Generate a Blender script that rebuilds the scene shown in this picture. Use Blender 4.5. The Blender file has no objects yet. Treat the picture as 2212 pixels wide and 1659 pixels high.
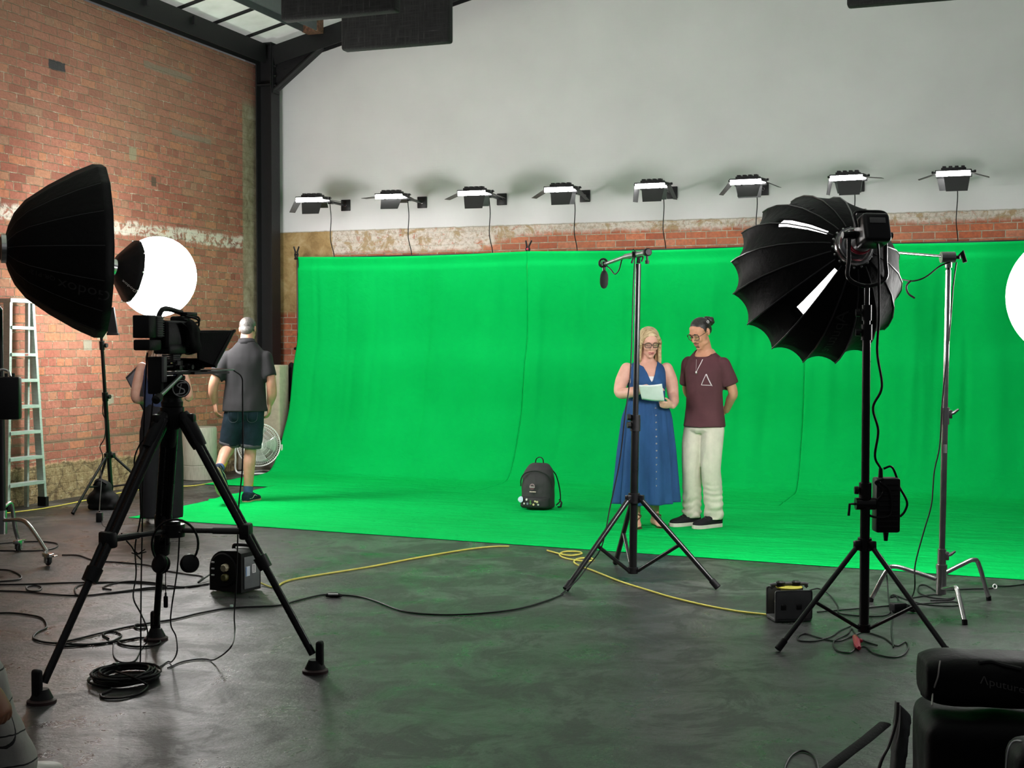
import bpy, bmesh, math, random
import numpy as np
from mathutils import Vector, Matrix, noise
from mathutils.bvhtree import BVHTree

SC = bpy.context.scene
COL = SC.collection
V = Vector
PI = math.pi
rnd = random.Random(7)

# ---------------------------------------------------------------- camera
FPX, CX, CY = 2900.0, 1106.0, 829.5
CAMZ = 1.545
PITCH = math.atan(84.5 / FPX)
cam_data = bpy.data.cameras.new('camera')
cam_data.sensor_width = 36.0
cam_data.lens = 36.0 * FPX / 2212.0
cam_data.clip_start = 0.05
cam_data.clip_end = 200
cam = bpy.data.objects.new('camera', cam_data)
COL.objects.link(cam)
cam.location = (0, 0, CAMZ)
cam.rotation_euler = (PI / 2 - PITCH, 0, 0)
SC.camera = cam

# ---------------------------------------------------------------- view, world
SC.view_settings.view_transform = 'Standard'
SC.view_settings.look = 'None'
SC.view_settings.gamma = 1.0
SC.view_settings.exposure = 0.0
SC.view_settings.use_curve_mapping = False
world = bpy.data.worlds.new('world')
SC.world = world
world.use_nodes = True
wn = world.node_tree
bg = wn.nodes['Background']
bg.inputs[0].default_value = (0.95, 0.97, 1.0, 1)
bg.inputs[1].default_value = 0.09


def P(px, py, Y):
    """point of the place seen at photo pixel (px, py), Y metres in front of the camera"""
    a, b = (px - CX) / FPX, (CY - py) / FPX
    dy = math.cos(PITCH) + b * math.sin(PITCH)
    dz = -math.sin(PITCH) + b * math.cos(PITCH)
    t = Y / dy
    return V((a * t, Y, CAMZ + dz * t))


def F(px, py, z=0.0):
    """point at height z seen at photo pixel"""
    a, b = (px - CX) / FPX, (CY - py) / FPX
    dy = math.cos(PITCH) + b * math.sin(PITCH)
    dz = -math.sin(PITCH) + b * math.cos(PITCH)
    t = (z - CAMZ) / dz
    return V((a * t, dy * t, z))


# room frame: corner of the two walls, u runs along the left wall, w along the back wall
CORNER = V((-3.14, 17.25, 0))
ANG = math.radians(19.7)
U = V((math.sin(ANG), math.cos(ANG), 0))
W = V((math.cos(ANG), -math.sin(ANG), 0))


def R(s, d, z=0.0):
    """s metres along the back wall from the corner, d metres out from it, z up"""
    return CORNER + W * s - U * d + V((0, 0, z))


def area(name, loc, target, size, power, color=(1, 1, 1), sizey=None, spread=None):
    l = bpy.data.lights.new(name, 'AREA')
    l.energy = power
    l.color = color
    l.shape = 'RECTANGLE' if sizey else 'DISK'
    l.size = size
    if sizey:
        l.size_y = sizey
    if spread:
        l.spread = spread
    o = bpy.data.objects.new(name, l)
    COL.objects.link(o)
    o.location = loc
    o.rotation_euler = (V(target) - V(loc)).to_track_quat('-Z', 'Y').to_euler()
    return o


# added fill lamps, unseen, over the middle and the near end of the hall
area('fill_light_mid', (1.5, 10.5, 5.2), (1.2, 11.6, 0), 6.0, 26, (0.97, 0.98, 1.0), 3.5)
area('fill_light_near', (-1.0, 3.0, 5.0), (-1.5, 9.0, 1.5), 5.0, 9, (0.97, 0.98, 1.0), 3.0)

# ---------------------------------------------------------------- mesh helpers
class MB:
    def __init__(self):
        self.v = []
        self.f = []

    def add(self, vs, fs):
        b = len(self.v)
        self.v += [V(p) for p in vs]
        self.f += [tuple(i + b for i in f) for f in fs]
        return self

    def addbm(self, bm, M=None):
        bm.verts.ensure_lookup_table()
        bm.verts.index_update()
        vs = [(M @ x.co if M else x.co.copy()) for x in bm.verts]
        fs = [[q.index for q in f.verts] for f in bm.faces]
        bm.free()
        return self.add(vs, fs)

    def merge(self, o, M=None):
        return self.add([M @ p for p in o.v] if M else o.v, o.f)

    def box(self, c, size, rot=None, bevel=0.0, seg=2):
        bm = bmesh.new()
        bmesh.ops.create_cube(bm, size=1.0)
        for q in bm.verts:
            q.co = V((q.co.x * size[0], q.co.y * size[1], q.co.z * size[2]))
        if bevel > 0:
            bmesh.ops.bevel(bm, geom=list(bm.edges), offset=bevel, segments=seg, affect='EDGES', profile=0.5)
        M = Matrix.Translation(V(c))
        if rot is not None:
            M = M @ (rot.to_4x4() if isinstance(rot, Matrix) else Matrix.Rotation(rot, 4, 'Z'))
        return self.addbm(bm, M)

    def hexa(self, p):
        """8 corners: bottom four, top four, same order"""
        return self.add(p, [(3, 2, 1, 0), (4, 5, 6, 7), (0, 1, 5, 4), (1, 2, 6, 5), (2, 3, 7, 6), (3, 0, 4, 7)])

    def tube(self, pts, r, n=8, closed=False, flat=None):
        pts = [V(p) for p in pts]
        m = len(pts)
        rs = r if isinstance(r, (list, tuple)) else [r] * m
        t0 = (pts[1] - pts[0]).normalized()
        ref = V((0, 0, 1)) if abs(t0.z) < 0.9 else V((1, 0, 0))
        nrm = (ref - t0 * ref.dot(t0)).normalized()
        vs = []
        for i in range(m):
            a = pts[i - 1] if (i > 0 or closed) else pts[i]
            b = pts[(i + 1) % m] if (i < m - 1 or closed) else pts[i]
            t = (b - a)
            t = t.normalized() if t.length > 1e-9 else t0
            nrm = (nrm - t * nrm.dot(t))
            nrm = nrm.normalized() if nrm.length > 1e-9 else t.orthogonal().normalized()
            bi = t.cross(nrm)
            for k in range(n):
                a2 = 2 * PI * k / n
                ca, sa = math.cos(a2), math.sin(a2)
                if flat:
                    ca *= flat
                vs.append(pts[i] + (nrm * ca + bi * sa) * rs[i])
        fs = []
        for i in range(m if closed else m - 1):
            j = (i + 1) % m
            for k in range(n):
                k2 = (k + 1) % n
                fs.append((i * n + k, i * n + k2, j * n + k2, j * n + k))
        if not closed:
            fs.append(tuple(range(n - 1, -1, -1)))
            fs.append(tuple((m - 1) * n + k for k in range(n)))
        return self.add(vs, fs)

    def cyl(self, p0, p1, r0, r1=None, n=16):
        return self.tube([p0, p1], [r0, r0 if r1 is None else r1], n)

    def ell(self, c, rad, rot=None, nu=20, nv=12):
        c = V(c)
        vs, fs = [V((0, 0, rad[2]))], []
        for j in range(1, nv):
            th = PI * j / nv
            for i in range(nu):
                ph = 2 * PI * i / nu
                vs.append(V((rad[0] * math.sin(th) * math.cos(ph), rad[1] * math.sin(th) * math.sin(ph), rad[2] * math.cos(th))))
        vs.append(V((0, 0, -rad[2])))
        for i in range(nu):
            fs.append((0, 1 + i, 1 + (i + 1) % nu))
            for j in range(nv - 2):
                a, b = 1 + j * nu, 1 + (j + 1) * nu
                fs.append((a + i, b + i, b + (i + 1) % nu, a + (i + 1) % nu))
            fs.append((len(vs) - 1, 1 + (nv - 2) * nu + (i + 1) % nu, 1 + (nv - 2) * nu + i))
        if rot is not None:
            m3 = rot.to_3x3()
            vs = [m3 @ p for p in vs]
        return self.add([p + c for p in vs], fs)

    def loft(self, rings, caps=True, closed=False):
        n = len(rings[0])
        vs = [p for r in rings for p in r]
        fs = []
        m = len(rings)
        for i in range(m if closed else m - 1):
            j = (i + 1) % m
            for k in range(n):
                k2 = (k + 1) % n
                fs.append((i * n + k, i * n + k2, j * n + k2, j * n + k))
        if caps and not closed:
            fs.append(tuple(range(n - 1, -1, -1)))
            fs.append(tuple((m - 1) * n + k for k in range(n)))
        return self.add(vs, fs)

    def lathe(self, prof, o, axis, n=32, caps=True):
        """prof: (radius, distance along axis)"""
        ax = V(axis).normalized()
        a = ax.orthogonal().normalized()
        b = ax.cross(a)
        o = V(o)
        rings = [[o + ax * h + (a * math.cos(2 * PI * k / n) + b * math.sin(2 * PI * k / n)) * max(r, 1e-4) for k in range(n)] for r, h in prof]
        return self.loft(rings, caps)

    def torus(self, c, axis, R_, r, n=40, m=8):
        ax = V(axis).normalized()
        a = ax.orthogonal().normalized()
        b = ax.cross(a)
        c = V(c)
        return self.tube([c + (a * math.cos(2 * PI * k / n) + b * math.sin(2 * PI * k / n)) * R_ for k in range(n)], r, m, closed=True)

    def prism(self, poly, ext):
        poly = [V(p) for p in poly]
        n = len(poly)
        e = V(ext)
        vs = poly + [p + e for p in poly]
        fs = [tuple(range(n - 1, -1, -1)), tuple(range(n, 2 * n))]
        for k in range(n):
            k2 = (k + 1) % n
            fs.append((k, k2, n + k2, n + k))
        return self.add(vs, fs)

    def grid(self, fn, nu, nv):
        vs = [fn(i / nu, j / nv) for j in range(nv + 1) for i in range(nu + 1)]
        fs = [(j * (nu + 1) + i, j * (nu + 1) + i + 1, (j + 1) * (nu + 1) + i + 1, (j + 1) * (nu + 1) + i) for j in range(nv) for i in range(nu)]
        return self.add(vs, fs)

    def mesh(self, name):
        me = bpy.data.meshes.new(name)
        me.from_pydata([tuple(p) for p in self.v], [], self.f)
        me.validate()
        bm = bmesh.new()
        bm.from_mesh(me)
        bmesh.ops.recalc_face_normals(bm, faces=bm.faces)
        bm.to_mesh(me)
        bm.free()
        return me

    def remesh(self, vox, smooth=3, fac=0.5):
        me = self.mesh('tmp')
        o = bpy.data.objects.new('tmp', me)
        COL.objects.link(o)
        m = o.modifiers.new('r', 'REMESH')
        m.mode = 'VOXEL'
        m.voxel_size = vox
        if smooth:
            s = o.modifiers.new('s', 'SMOOTH')
            s.factor = fac
            s.iterations = smooth
        dg = bpy.context.evaluated_depsgraph_get()
        dg.update()
        me2 = bpy.data.meshes.new_from_object(o.evaluated_get(dg))
        self.v = [q.co.copy() for q in me2.vertices]
        self.f = [tuple(p.vertices) for p in me2.polygons]
        bpy.data.objects.remove(o)
        bpy.data.meshes.remove(me)
        bpy.data.meshes.remove(me2)
        return self

    def displace(self, fn):
        """fn(co, normal) -> offset along the normal"""
        me = self.mesh('tmp')
        self.v = [q.co + q.normal * fn(q.co, q.normal) for q in me.vertices]
        self.f = [tuple(p.vertices) for p in me.polygons]
        bpy.data.meshes.remove(me)
        return self

    def bvh(self):
        return BVHTree.FromPolygons([tuple(p) for p in self.v], self.f)

    def build(self, name, mat, parent=None, world=True, smooth=35, flip=False, kind=None, label=None):
        """links this as ONE mesh object; coordinates are world ones unless world is False"""
        me = self.mesh(name)
        if flip:
            me.flip_normals()
        o = bpy.data.objects.new(name, me)
        COL.objects.link(o)
        if parent is not None:
            if world:
                r = parent
                while r.parent:
                    r = r.parent
                me.transform(r.matrix_basis.inverted())
            o.parent = parent
        if mat:
            me.materials.append(mat)
        if smooth:
            me.polygons.foreach_set('use_smooth', [True] * len(me.polygons))
            if smooth < 180:
                me.set_sharp_from_angle(angle=math.radians(smooth))
        if kind:
            o['kind'] = kind
        if label:
            o['label'] = label
        return o


def tag(o, label=None, cat=None, group=None, kind=None):
    if label:
        o['label'] = label
    if cat:
        o['category'] = cat
    if group:
        o['group'] = group
    if kind:
        o['kind'] = kind
    return o


def thing(name, label, cat, loc, rotz=0.0, group=None):
    o = bpy.data.objects.new(name, None)
    o.empty_display_size = 0.1
    COL.objects.link(o)
    o.matrix_basis = Matrix.Translation(V(loc)) @ Matrix.Rotation(rotz, 4, 'Z')
    return tag(o, label, cat, group)


def spline(pts, n=8, closed=False):
    """Catmull-Rom through the points"""
    pts = [V(p) for p in pts]
    m = len(pts)
    out = []
    for i in range(m if closed else m - 1):
        p1, p2 = pts[i], pts[(i + 1) % m]
        p0 = pts[i - 1] if (i > 0 or closed) else p1 * 2 - p2
        p3 = pts[(i + 2) % m] if (i < m - 2 or closed) else p2 * 2 - p1
        for k in range(n):
            t = k / n
            out.append(0.5 * ((2 * p1) + (p2 - p0) * t + (2 * p0 - 5 * p1 + 4 * p2 - p3) * t * t + (3 * p1 - p0 - 3 * p2 + p3) * t ** 3))
    if not closed:
        out.append(pts[-1])
    return out


def lerp(a, b, t):
    return a + (b - a) * t


def interp(tab, x):
    """tab: sorted (x, y...) rows"""
    if x <= tab[0][0]:
        return tab[0][1:] if len(tab[0]) > 2 else tab[0][1]
    for a, b in zip(tab, tab[1:]):
        if x <= b[0]:
            t = (x - a[0]) / (b[0] - a[0])
            r = tuple(lerp(p, q, t) for p, q in zip(a[1:], b[1:]))
            return r if len(r) > 1 else r[0]
    return tab[-1][1:] if len(tab[-1]) > 2 else tab[-1][1]


def rotm(axis, deg):
    return Matrix.Rotation(math.radians(deg), 3, axis)


def basis(x, z):
    """rotation whose z column is z and whose x column is as near x as can be"""
    z = V(z).normalized()
    x = V(x)
    x = (x - z * x.dot(z)).normalized()
    y = z.cross(x)
    return Matrix((x, y, z)).transposed()


def text_mesh(s, size=1.0, shear=0.0):
    cu = bpy.data.curves.new('t', 'FONT')
    cu.body = s
    cu.size = size
    cu.shear = shear
    cu.align_x = 'CENTER'
    cu.align_y = 'CENTER'
    cu.resolution_u = 3
    o = bpy.data.objects.new('t', cu)
    COL.objects.link(o)
    dg = bpy.context.evaluated_depsgraph_get()
    dg.update()
    me = bpy.data.meshes.new_from_object(o.evaluated_get(dg))
    vs = [q.co.copy() for q in me.vertices]
    fs = [tuple(p.vertices) for p in me.polygons]
    bpy.data.objects.remove(o)
    bpy.data.curves.remove(cu)
    bpy.data.meshes.remove(me)
    # finer triangles so that the letters can follow a curved surface
    bm = bmesh.new()
    bv = [bm.verts.new(p) for p in vs]
    for f in fs:
        try:
            bm.faces.new([bv[i] for i in f])
        except ValueError:
            pass
    bmesh.ops.triangulate(bm, faces=bm.faces)
    bm.verts.index_update()
    vs = [q.co.copy() for q in bm.verts]
    fs = [tuple(q.index for q in f.verts) for f in bm.faces]
    bm.free()
    return vs, fs


# ---------------------------------------------------------------- materials
MATS = {}


def nt(m):
    m.use_nodes = True
    t = m.node_tree
    t.nodes.clear()
    out = t.nodes.new('ShaderNodeOutputMaterial')
    return t, out


class NG:
    """short hand for node graphs"""

    def __init__(self, name):
        self.m = bpy.data.materials.new(name)
        self.t, self.out = nt(self.m)

    def n(self, typ, **kw):
        x = self.t.nodes.new(typ)
        for k, v in kw.items():
            setattr(x, k, v)
        return x

    def link(self, a, b):
        self.t.links.new(a, b)

    def sock(self, inp, v):
        if isinstance(v, bpy.types.NodeSocket):
            self.link(v, inp)
        else:
            inp.default_value = v

    def math(self, op, a, b=0.0, c=0.0, clamp=False):
        x = self.n('ShaderNodeMath', operation=op, use_clamp=clamp)
        self.sock(x.inputs[0], a)
        self.sock(x.inputs[1], b)
        if op in ('MULTIPLY_ADD', 'SMOOTH_MIN'):
            self.sock(x.inputs[2], c)
        return x.outputs[0]

    def noise(self, vec, scale, detail=4, rough=0.55, dist=0.0, col=False):
        x = self.n('ShaderNodeTexNoise')
        if vec is not None:
            self.link(vec, x.inputs['Vector'])
        x.inputs['Scale'].default_value = scale
        x.inputs['Detail'].default_value = detail
        x.inputs['Roughness'].default_value = rough
        x.inputs['Distortion'].default_value = dist
        return x.outputs['Color' if col else 'Fac']

    def ramp(self, fac, stops):
        x = self.n('ShaderNodeValToRGB')
        e = x.color_ramp.elements
        while len(e) < len(stops):
            e.new(0.5)
        for q, (p, c) in zip(e, stops):
            q.position = p
            q.color = (c, c, c, 1) if isinstance(c, (int, float)) else (*c, 1)
        self.link(fac, x.inputs[0])
        return x.outputs[0]

    def mix(self, fac, a, b, mode='MIX'):
        x = self.n('ShaderNodeMix', data_type='RGBA', blend_type=mode)
        self.sock(x.inputs[0], fac)
        self.sock(x.inputs[6], a if not isinstance(a, tuple) else (*a, 1))
        self.sock(x.inputs[7], b if not isinstance(b, tuple) else (*b, 1))
        return x.outputs[2]

    def step(self, x, a, b):
        """0 below a, 1 above b"""
        r = self.n('ShaderNodeMapRange', clamp=True)
        self.sock(r.inputs[0], x)
        self.sock(r.inputs[1], a)
        self.sock(r.inputs[2], b)
        return r.outputs[0]

    def obj(self):
        return self.n('ShaderNodeTexCoord').outputs['Object']

    def bump(self, h, strength, dist=0.01, nrm=None):
        x = self.n('ShaderNodeBump')
        x.inputs['Strength'].default_value = strength
        x.inputs['Distance'].default_value = dist
        self.link(h, x.inputs['Height'])
        if nrm:
            self.link(nrm, x.inputs['Normal'])
        return x.outputs[0]

    def bsdf(self, color, rough, metal=0.0, normal=None, spec=0.5, **kw):
        b = self.n('ShaderNodeBsdfPrincipled')
        self.sock(b.inputs['Base Color'], color if not isinstance(color, tuple) else (*color, 1))
        self.sock(b.inputs['Roughness'], rough)
        self.sock(b.inputs['Metallic'], metal)
        b.inputs['Specular IOR Level'].default_value = spec
        if normal:
            self.link(normal, b.inputs['Normal'])
        for k, v in kw.items():
            self.sock(b.inputs[k], v)
        self.link(b.outputs[0], self.out.inputs[0])
        return b


def mat(name, col, rough=0.5, metal=0.0, var=0.12, scale=18.0, bump=0.0, bscale=60.0, spec=0.5, stretch=None, **kw):
    """a plain surface with a little procedural unevenness"""
    if name in MATS:
        return MATS[name]
    g = NG(name)
    co = g.obj()
    if stretch:
        mp = g.n('ShaderNodeMapping')
        mp.inputs['Scale'].default_value = stretch
        g.link(co, mp.inputs[0])
        co = mp.outputs[0]
    f = g.noise(co, scale)
    dark = tuple(max(0, c * (1 - var)) for c in col)
    lite = tuple(min(1, c * (1 + var)) for c in col)
    c = g.ramp(f, [(0.3, dark), (0.7, lite)])
    rr = g.math('MULTIPLY_ADD', f, 0.16, rough - 0.08)
    nrm = None
    if bump:
        nrm = g.bump(g.noise(co, bscale, 3), bump, 0.004)
    g.bsdf(c, rr, metal, nrm, spec, **kw)
    MATS[name] = g.m
    return g.m


def emit(name, col, strength):
    if name in MATS:
        return MATS[name]
    g = NG(name)
    f = g.noise(g.obj(), 4.0)
    s = g.math('MULTIPLY_ADD', f, strength * 0.06, strength * 0.97)
    e = g.n('ShaderNodeEmission')
    e.inputs[0].default_value = (*col, 1)
    g.link(s, e.inputs[1])
    g.link(e.outputs[0], g.out.inputs[0])
    MATS[name] = g.m
    return g.m


BLACK = mat('black_plastic', (0.006, 0.006, 0.0065), 0.45, bump=0.1, spec=0.3)
BLACKM = mat('black_metal', (0.006, 0.006, 0.0065), 0.30, 0.0, spec=0.4)
STEEL = mat('black_painted_steel', (0.012, 0.012, 0.013), 0.5, bump=0.25, bscale=40, spec=0.3)
RUBBER = mat('black_rubber', (0.005, 0.005, 0.0055), 0.6, spec=0.25)
CHROME = mat('chrome', (0.55, 0.55, 0.54), 0.22, 1.0)
ALU = mat('aluminium', (0.62, 0.66, 0.64), 0.4, 0.85, stretch=(1, 1, 6))
CLOTHB = mat('black_cloth', (0.006, 0.006, 0.0065), 0.75, bump=0.4, bscale=160, spec=0.2)
CORD = mat('black_cord', (0.007, 0.007, 0.008), 0.5, spec=0.25)
YCORD = mat('yellow_cord', (0.62, 0.56, 0.10), 0.5)
WHITEP = mat('white_plastic', (0.75, 0.75, 0.74), 0.45)
GREY = mat('grey_plastic', (0.14, 0.14, 0.14), 0.5)
REDP = mat('red_plastic', (0.45, 0.02, 0.05), 0.4)

# ---------------------------------------------------------------- the room
def brick_graph(g, x, z, bw, rh, stops, mort=(0.235, 0.175, 0.115), wob=0.012, tint=None):
    """x, z sockets in metres; returns colour, height"""
    v0 = g.n('ShaderNodeCombineXYZ')
    g.link(x, v0.inputs[0])
    g.link(z, v0.inputs[1])
    nz = g.noise(v0.outputs[0], 3.0, 5, 0.6, col=True)
    sub = g.n('ShaderNodeVectorMath', operation='MULTIPLY_ADD')
    g.link(nz, sub.inputs[0])
    sub.inputs[1].default_value = (wob * 2, wob * 2.2, 0)
    g.link(v0.outputs[0], sub.inputs[2])
    b = g.n('ShaderNodeTexBrick')
    b.offset = 0.5
    b.squash = 0.5
    b.squash_frequency = 4
    g.link(sub.outputs[0], b.inputs['Vector'])
    b.inputs['Color1'].default_value = (0, 0, 0, 1)
    b.inputs['Color2'].default_value = (1, 1, 1, 1)
    b.inputs['Mortar'].default_value = (0.5, 0.5, 0.5, 1)
    b.inputs['Scale'].default_value = 1.0
    b.inputs['Mortar Size'].default_value = 0.0065
    b.inputs['Mortar Smooth'].default_value = 0.35
    b.inputs['Bias'].default_value = 0.0
    b.inputs['Brick Width'].default_value = bw
    b.inputs['Row Height'].default_value = rh
    col = g.ramp(b.outputs['Color'], stops)
    fine = g.noise(v0.outputs[0], 26, 6, 0.65)
    col = g.mix(g.ramp(fine, [(0.38, 0.0), (0.62, 0.75)]), col, g.mix(0.62, col, (0.17, 0.065, 0.045)))
    big = g.noise(v0.outputs[0], 1.1, 5, 0.6)
    col = g.mix(g.ramp(big, [(0.4, 0.0), (0.75, 0.45)]), col, (0.36, 0.22, 0.14))
    # pale lime left along the courses
    fl = g.noise(v0.outputs[0], 9, 6, 0.7, 0.6)
    mc = g.ramp(fl, [(0.30, tuple(c * 0.45 for c in mort)), (0.52, mort), (0.70, (0.62, 0.55, 0.42))])
    fac = b.outputs['Fac']
    fac2 = g.math('MULTIPLY', fac, g.ramp(g.noise(v0.outputs[0], 5, 4), [(0.25, 0.55), (0.5, 1.0)]))
    col = g.mix(fac2, col, mc)
    h = g.math('SUBTRACT', g.math('MULTIPLY', fine, 0.5), g.math('MULTIPLY', fac, 0.9))
    return v0.outputs[0], col, h


STOPS = [(0.0, (0.24, 0.080, 0.055)), (0.20, (0.335, 0.112, 0.076)), (0.5, (0.40, 0.142, 0.098)), (0.74, (0.43, 0.165, 0.115)),
         (0.90, (0.50, 0.19, 0.095)), (1.0, (0.36, 0.20, 0.135))]

# the left wall: object x = distance from the corner, z up
g = NG('old_brick')
sep = g.n('ShaderNodeSeparateXYZ')
g.link(g.obj(), sep.inputs[0])
X, Z = sep.outputs[0], sep.outputs[2]
vec, bc, bh = brick_graph(g, X, Z, 0.24, 0.084, STOPS)
n1 = g.noise(vec, 2.3, 6, 0.65)
n2 = g.noise(vec, 11, 6, 0.7, 0.8)
# band of old whitewash
zz = g.math('MULTIPLY_ADD', n1, 0.10, Z)
band = g.math('MULTIPLY', g.step(zz, 2.77, 2.79), g.math('SUBTRACT', 1.0, g.step(zz, 2.91, 2.94)))
band = g.math('MULTIPLY', band, g.ramp(n2, [(0.44, 0.04), (0.54, 0.80)]))
bc = g.mix(band, bc, (0.72, 0.68, 0.60))
# dusty upper part
bc = g.mix(g.math('MULTIPLY', g.step(Z, 3.0, 4.6), 0.35), bc, (0.31, 0.19, 0.14))
# drips near the cement strip
# cement strip against the column
cx = g.math('MULTIPLY_ADD', n2, 0.06, X)
cem = g.math('MULTIPLY', g.math('SUBTRACT', 1.0, g.step(cx, 0.60, 0.63)), g.math('SUBTRACT', 1.0, g.step(zz, 4.55, 4.65)))
cc = g.ramp(g.noise(vec, 6, 7, 0.7, 0.5), [(0.3, (0.17, 0.14, 0.085)), (0.5, (0.30, 0.26, 0.165)), (0.7, (0.42, 0.38, 0.27))])
bc = g.mix(cem, bc, cc)
# rubble footing
rz = g.math('MULTIPLY_ADD', n1, 0.22, Z)
rub = g.math('SUBTRACT', 1.0, g.step(rz, 0.46, 0.49))
vor = g.n('ShaderNodeTexVoronoi', feature='DISTANCE_TO_EDGE')
wv = g.n('ShaderNodeVectorMath', operation='MULTIPLY_ADD')
g.link(g.noise(vec, 5, 5, 0.7, col=True), wv.inputs[0])
wv.inputs[1].default_value = (0.25, 0.25, 0)
g.link(vec, wv.inputs[2])
g.link(wv.outputs[0], vor.inputs['Vector'])
vor.inputs['Scale'].default_value = 4.5
rc = g.ramp(g.noise(vec, 14, 7, 0.75, 0.6), [(0.28, (0.11, 0.075, 0.04)), (0.45, (0.36, 0.26, 0.13)), (0.58, (0.50, 0.39, 0.21)), (0.75, (0.62, 0.56, 0.44))])
rc = g.mix(g.ramp(vor.outputs[0], [(0.0, 0.75), (0.06, 0.0)]), rc, (0.10, 0.07, 0.04))
bc = g.mix(rub, bc, rc)
# a long settlement crack above the footing
cr = g.math('ABSOLUTE', g.math('SUBTRACT', g.math('MULTIPLY_ADD', n1, 0.03, Z), 0.60))
bc = g.mix(g.math('MULTIPLY', g.math('SUBTRACT', 1.0, g.step(cr, 0.012, 0.02)), 0.8), bc, (0.17, 0.13, 0.085))


def patch(x0, x1, z0, z1, col, amt=0.95):
    global bc
    a = g.math('MULTIPLY', g.step(cx, x0 + 0.02, x0 + 0.03), g.math('SUBTRACT', 1.0, g.step(cx, x1 + 0.03, x1 + 0.04)))
    b = g.math('MULTIPLY', g.step(zz, z0 + 0.045, z0 + 0.055), g.math('SUBTRACT', 1.0, g.step(zz, z1 + 0.045, z1 + 0.055)))
    bc = g.mix(g.math('MULTIPLY', g.math('MULTIPLY', a, b), amt), bc, col)


patch(3.96, 4.20, 4.27, 4.36, (0.04, 0.045, 0.05))
patch(2.42, 2.50, 3.30, 3.40, (0.10, 0.07, 0.05))
patch(2.78, 2.90, 3.55, 3.68, (0.30, 0.26, 0.17))
patch(3.58, 3.70, 1.50, 1.60, (0.30, 0.28, 0.22))
patch(3.32, 3.48, 1.60, 1.68, (0.32, 0.28, 0.20))
patch(3.22, 3.33, 0.92, 1.02, (0.30, 0.28, 0.21))
patch(1.70, 2.62, 4.58, 4.66, (0.23, 0.21, 0.16), 0.7)
patch(1.30, 2.10, 3.92, 3.99, (0.23, 0.21, 0.16), 0.6)
hgt = g.math('ADD', bh, g.math('MULTIPLY', g.math('MULTIPLY', rub, g.noise(vec, 9, 7, 0.75)), 3.0))
g.bsdf(bc, 0.85, 0.0, g.bump(hgt, 1.0, 0.022), 0.25)
BRICKL = g.m

# the back wall: object x = distance from the corner, z up
g = NG('painted_brick')
sep = g.n('ShaderNodeSeparateXYZ')
g.link(g.obj(), sep.inputs[0])
X, Z = sep.outputs[0], sep.outputs[2]
STOPS2 = [(0.0, (0.34, 0.085, 0.04)), (0.4, (0.50, 0.13, 0.055)), (0.75, (0.56, 0.165, 0.07)), (1.0, (0.62, 0.23, 0.13))]
vec, bc, bh = brick_graph(g, X, Z, 0.237, 0.079, STOPS2, (0.40, 0.35, 0.25), 0.004)
n1 = g.noise(vec, 2.6, 6, 0.65)
n2 = g.noise(vec, 8, 7, 0.72, 0.8)
# flaking whitewash, thick at the left and only one course at the right
low = g.math('SUBTRACT', 2.93, g.math('MULTIPLY', g.math('SUBTRACT', 1.0, g.step(X, 2.9, 3.5)), 0.18))
wz = g.math('MULTIPLY_ADD', n1, 0.12, Z)
fla = g.math('MULTIPLY', g.step(g.math('SUBTRACT', wz, low), -0.02, 0.03), g.ramp(n2, [(0.32, 0.05), (0.44, 0.92)]))
wcol = g.ramp(g.noise(vec, 20, 5), [(0.3, (0.40, 0.34, 0.25)), (0.55, (0.66, 0.62, 0.55))])
wcol = g.mix(g.ramp(g.noise(vec, 4.5, 6, 0.7, 0.8), [(0.52, 0.0), (0.60, 0.85)]), wcol, (0.36, 0.26, 0.12))
wcol = g.mix(g.ramp(g.noise(vec, 30, 5, 0.7, 1.0), [(0.56, 0.0), (0.64, 0.7)]), wcol, (0.30, 0.17, 0.11))
bc = g.mix(fla, bc, wcol)
gap = g.math('MULTIPLY', g.step(X, 2.95, 2.97), g.math('SUBTRACT', 1.0, g.step(X, 3.38, 3.40)))
# bare cement by the column
cx = g.math('MULTIPLY_ADD', n2, 0.05, X)
cem = g.math('MULTIPLY', g.math('SUBTRACT', 1.0, g.step(cx, 0.95, 0.97)), g.step(wz, 1.98, 2.05))
cc = g.ramp(g.noise(vec, 5, 7, 0.7, 0.4), [(0.3, (0.20, 0.125, 0.05)), (0.5, (0.36, 0.24, 0.10)), (0.72, (0.50, 0.38, 0.21))])
bc = g.mix(cem, bc, cc)
# white paint from here up
pz = g.math('MULTIPLY_ADD', n2, 0.03, Z)
wh = g.step(pz, 2.985, 2.992)
wc = g.ramp(g.noise(vec, 1.3, 5), [(0.3, (0.665, 0.65, 0.655)), (0.7, (0.725, 0.71, 0.715))])
# faint plaster seams under the lamps
seam = g.math('ABSOLUTE', g.math('SUBTRACT', g.math('FRACT', g.math('DIVIDE', g.math('ADD', X, 0.18), 1.04)), 0.5))
edge = g.math('MULTIPLY', g.math('SUBTRACT', 1.0, g.step(pz, 2.990, 3.004)), wh)
bc = g.mix(wh, bc, wc)
bc = g.mix(g.math('MULTIPLY', edge, 0.7), bc, (0.34, 0.29, 0.19))
hgt = g.math('MULTIPLY', bh, g.math('SUBTRACT', 1.0, g.math('MULTIPLY', g.math('MAXIMUM', wh, cem), 0.97)))
hgt = g.math('ADD', hgt, g.math('MULTIPLY', wh, 1.2))
hgt = g.math('ADD', hgt, g.math('MULTIPLY', g.noise(vec, 18, 3, 0.5), 0.10))
g.bsdf(bc, 0.75, 0.0, g.bump(hgt, 0.7, 0.01), 0.3)
BRICKB = g.m

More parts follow.
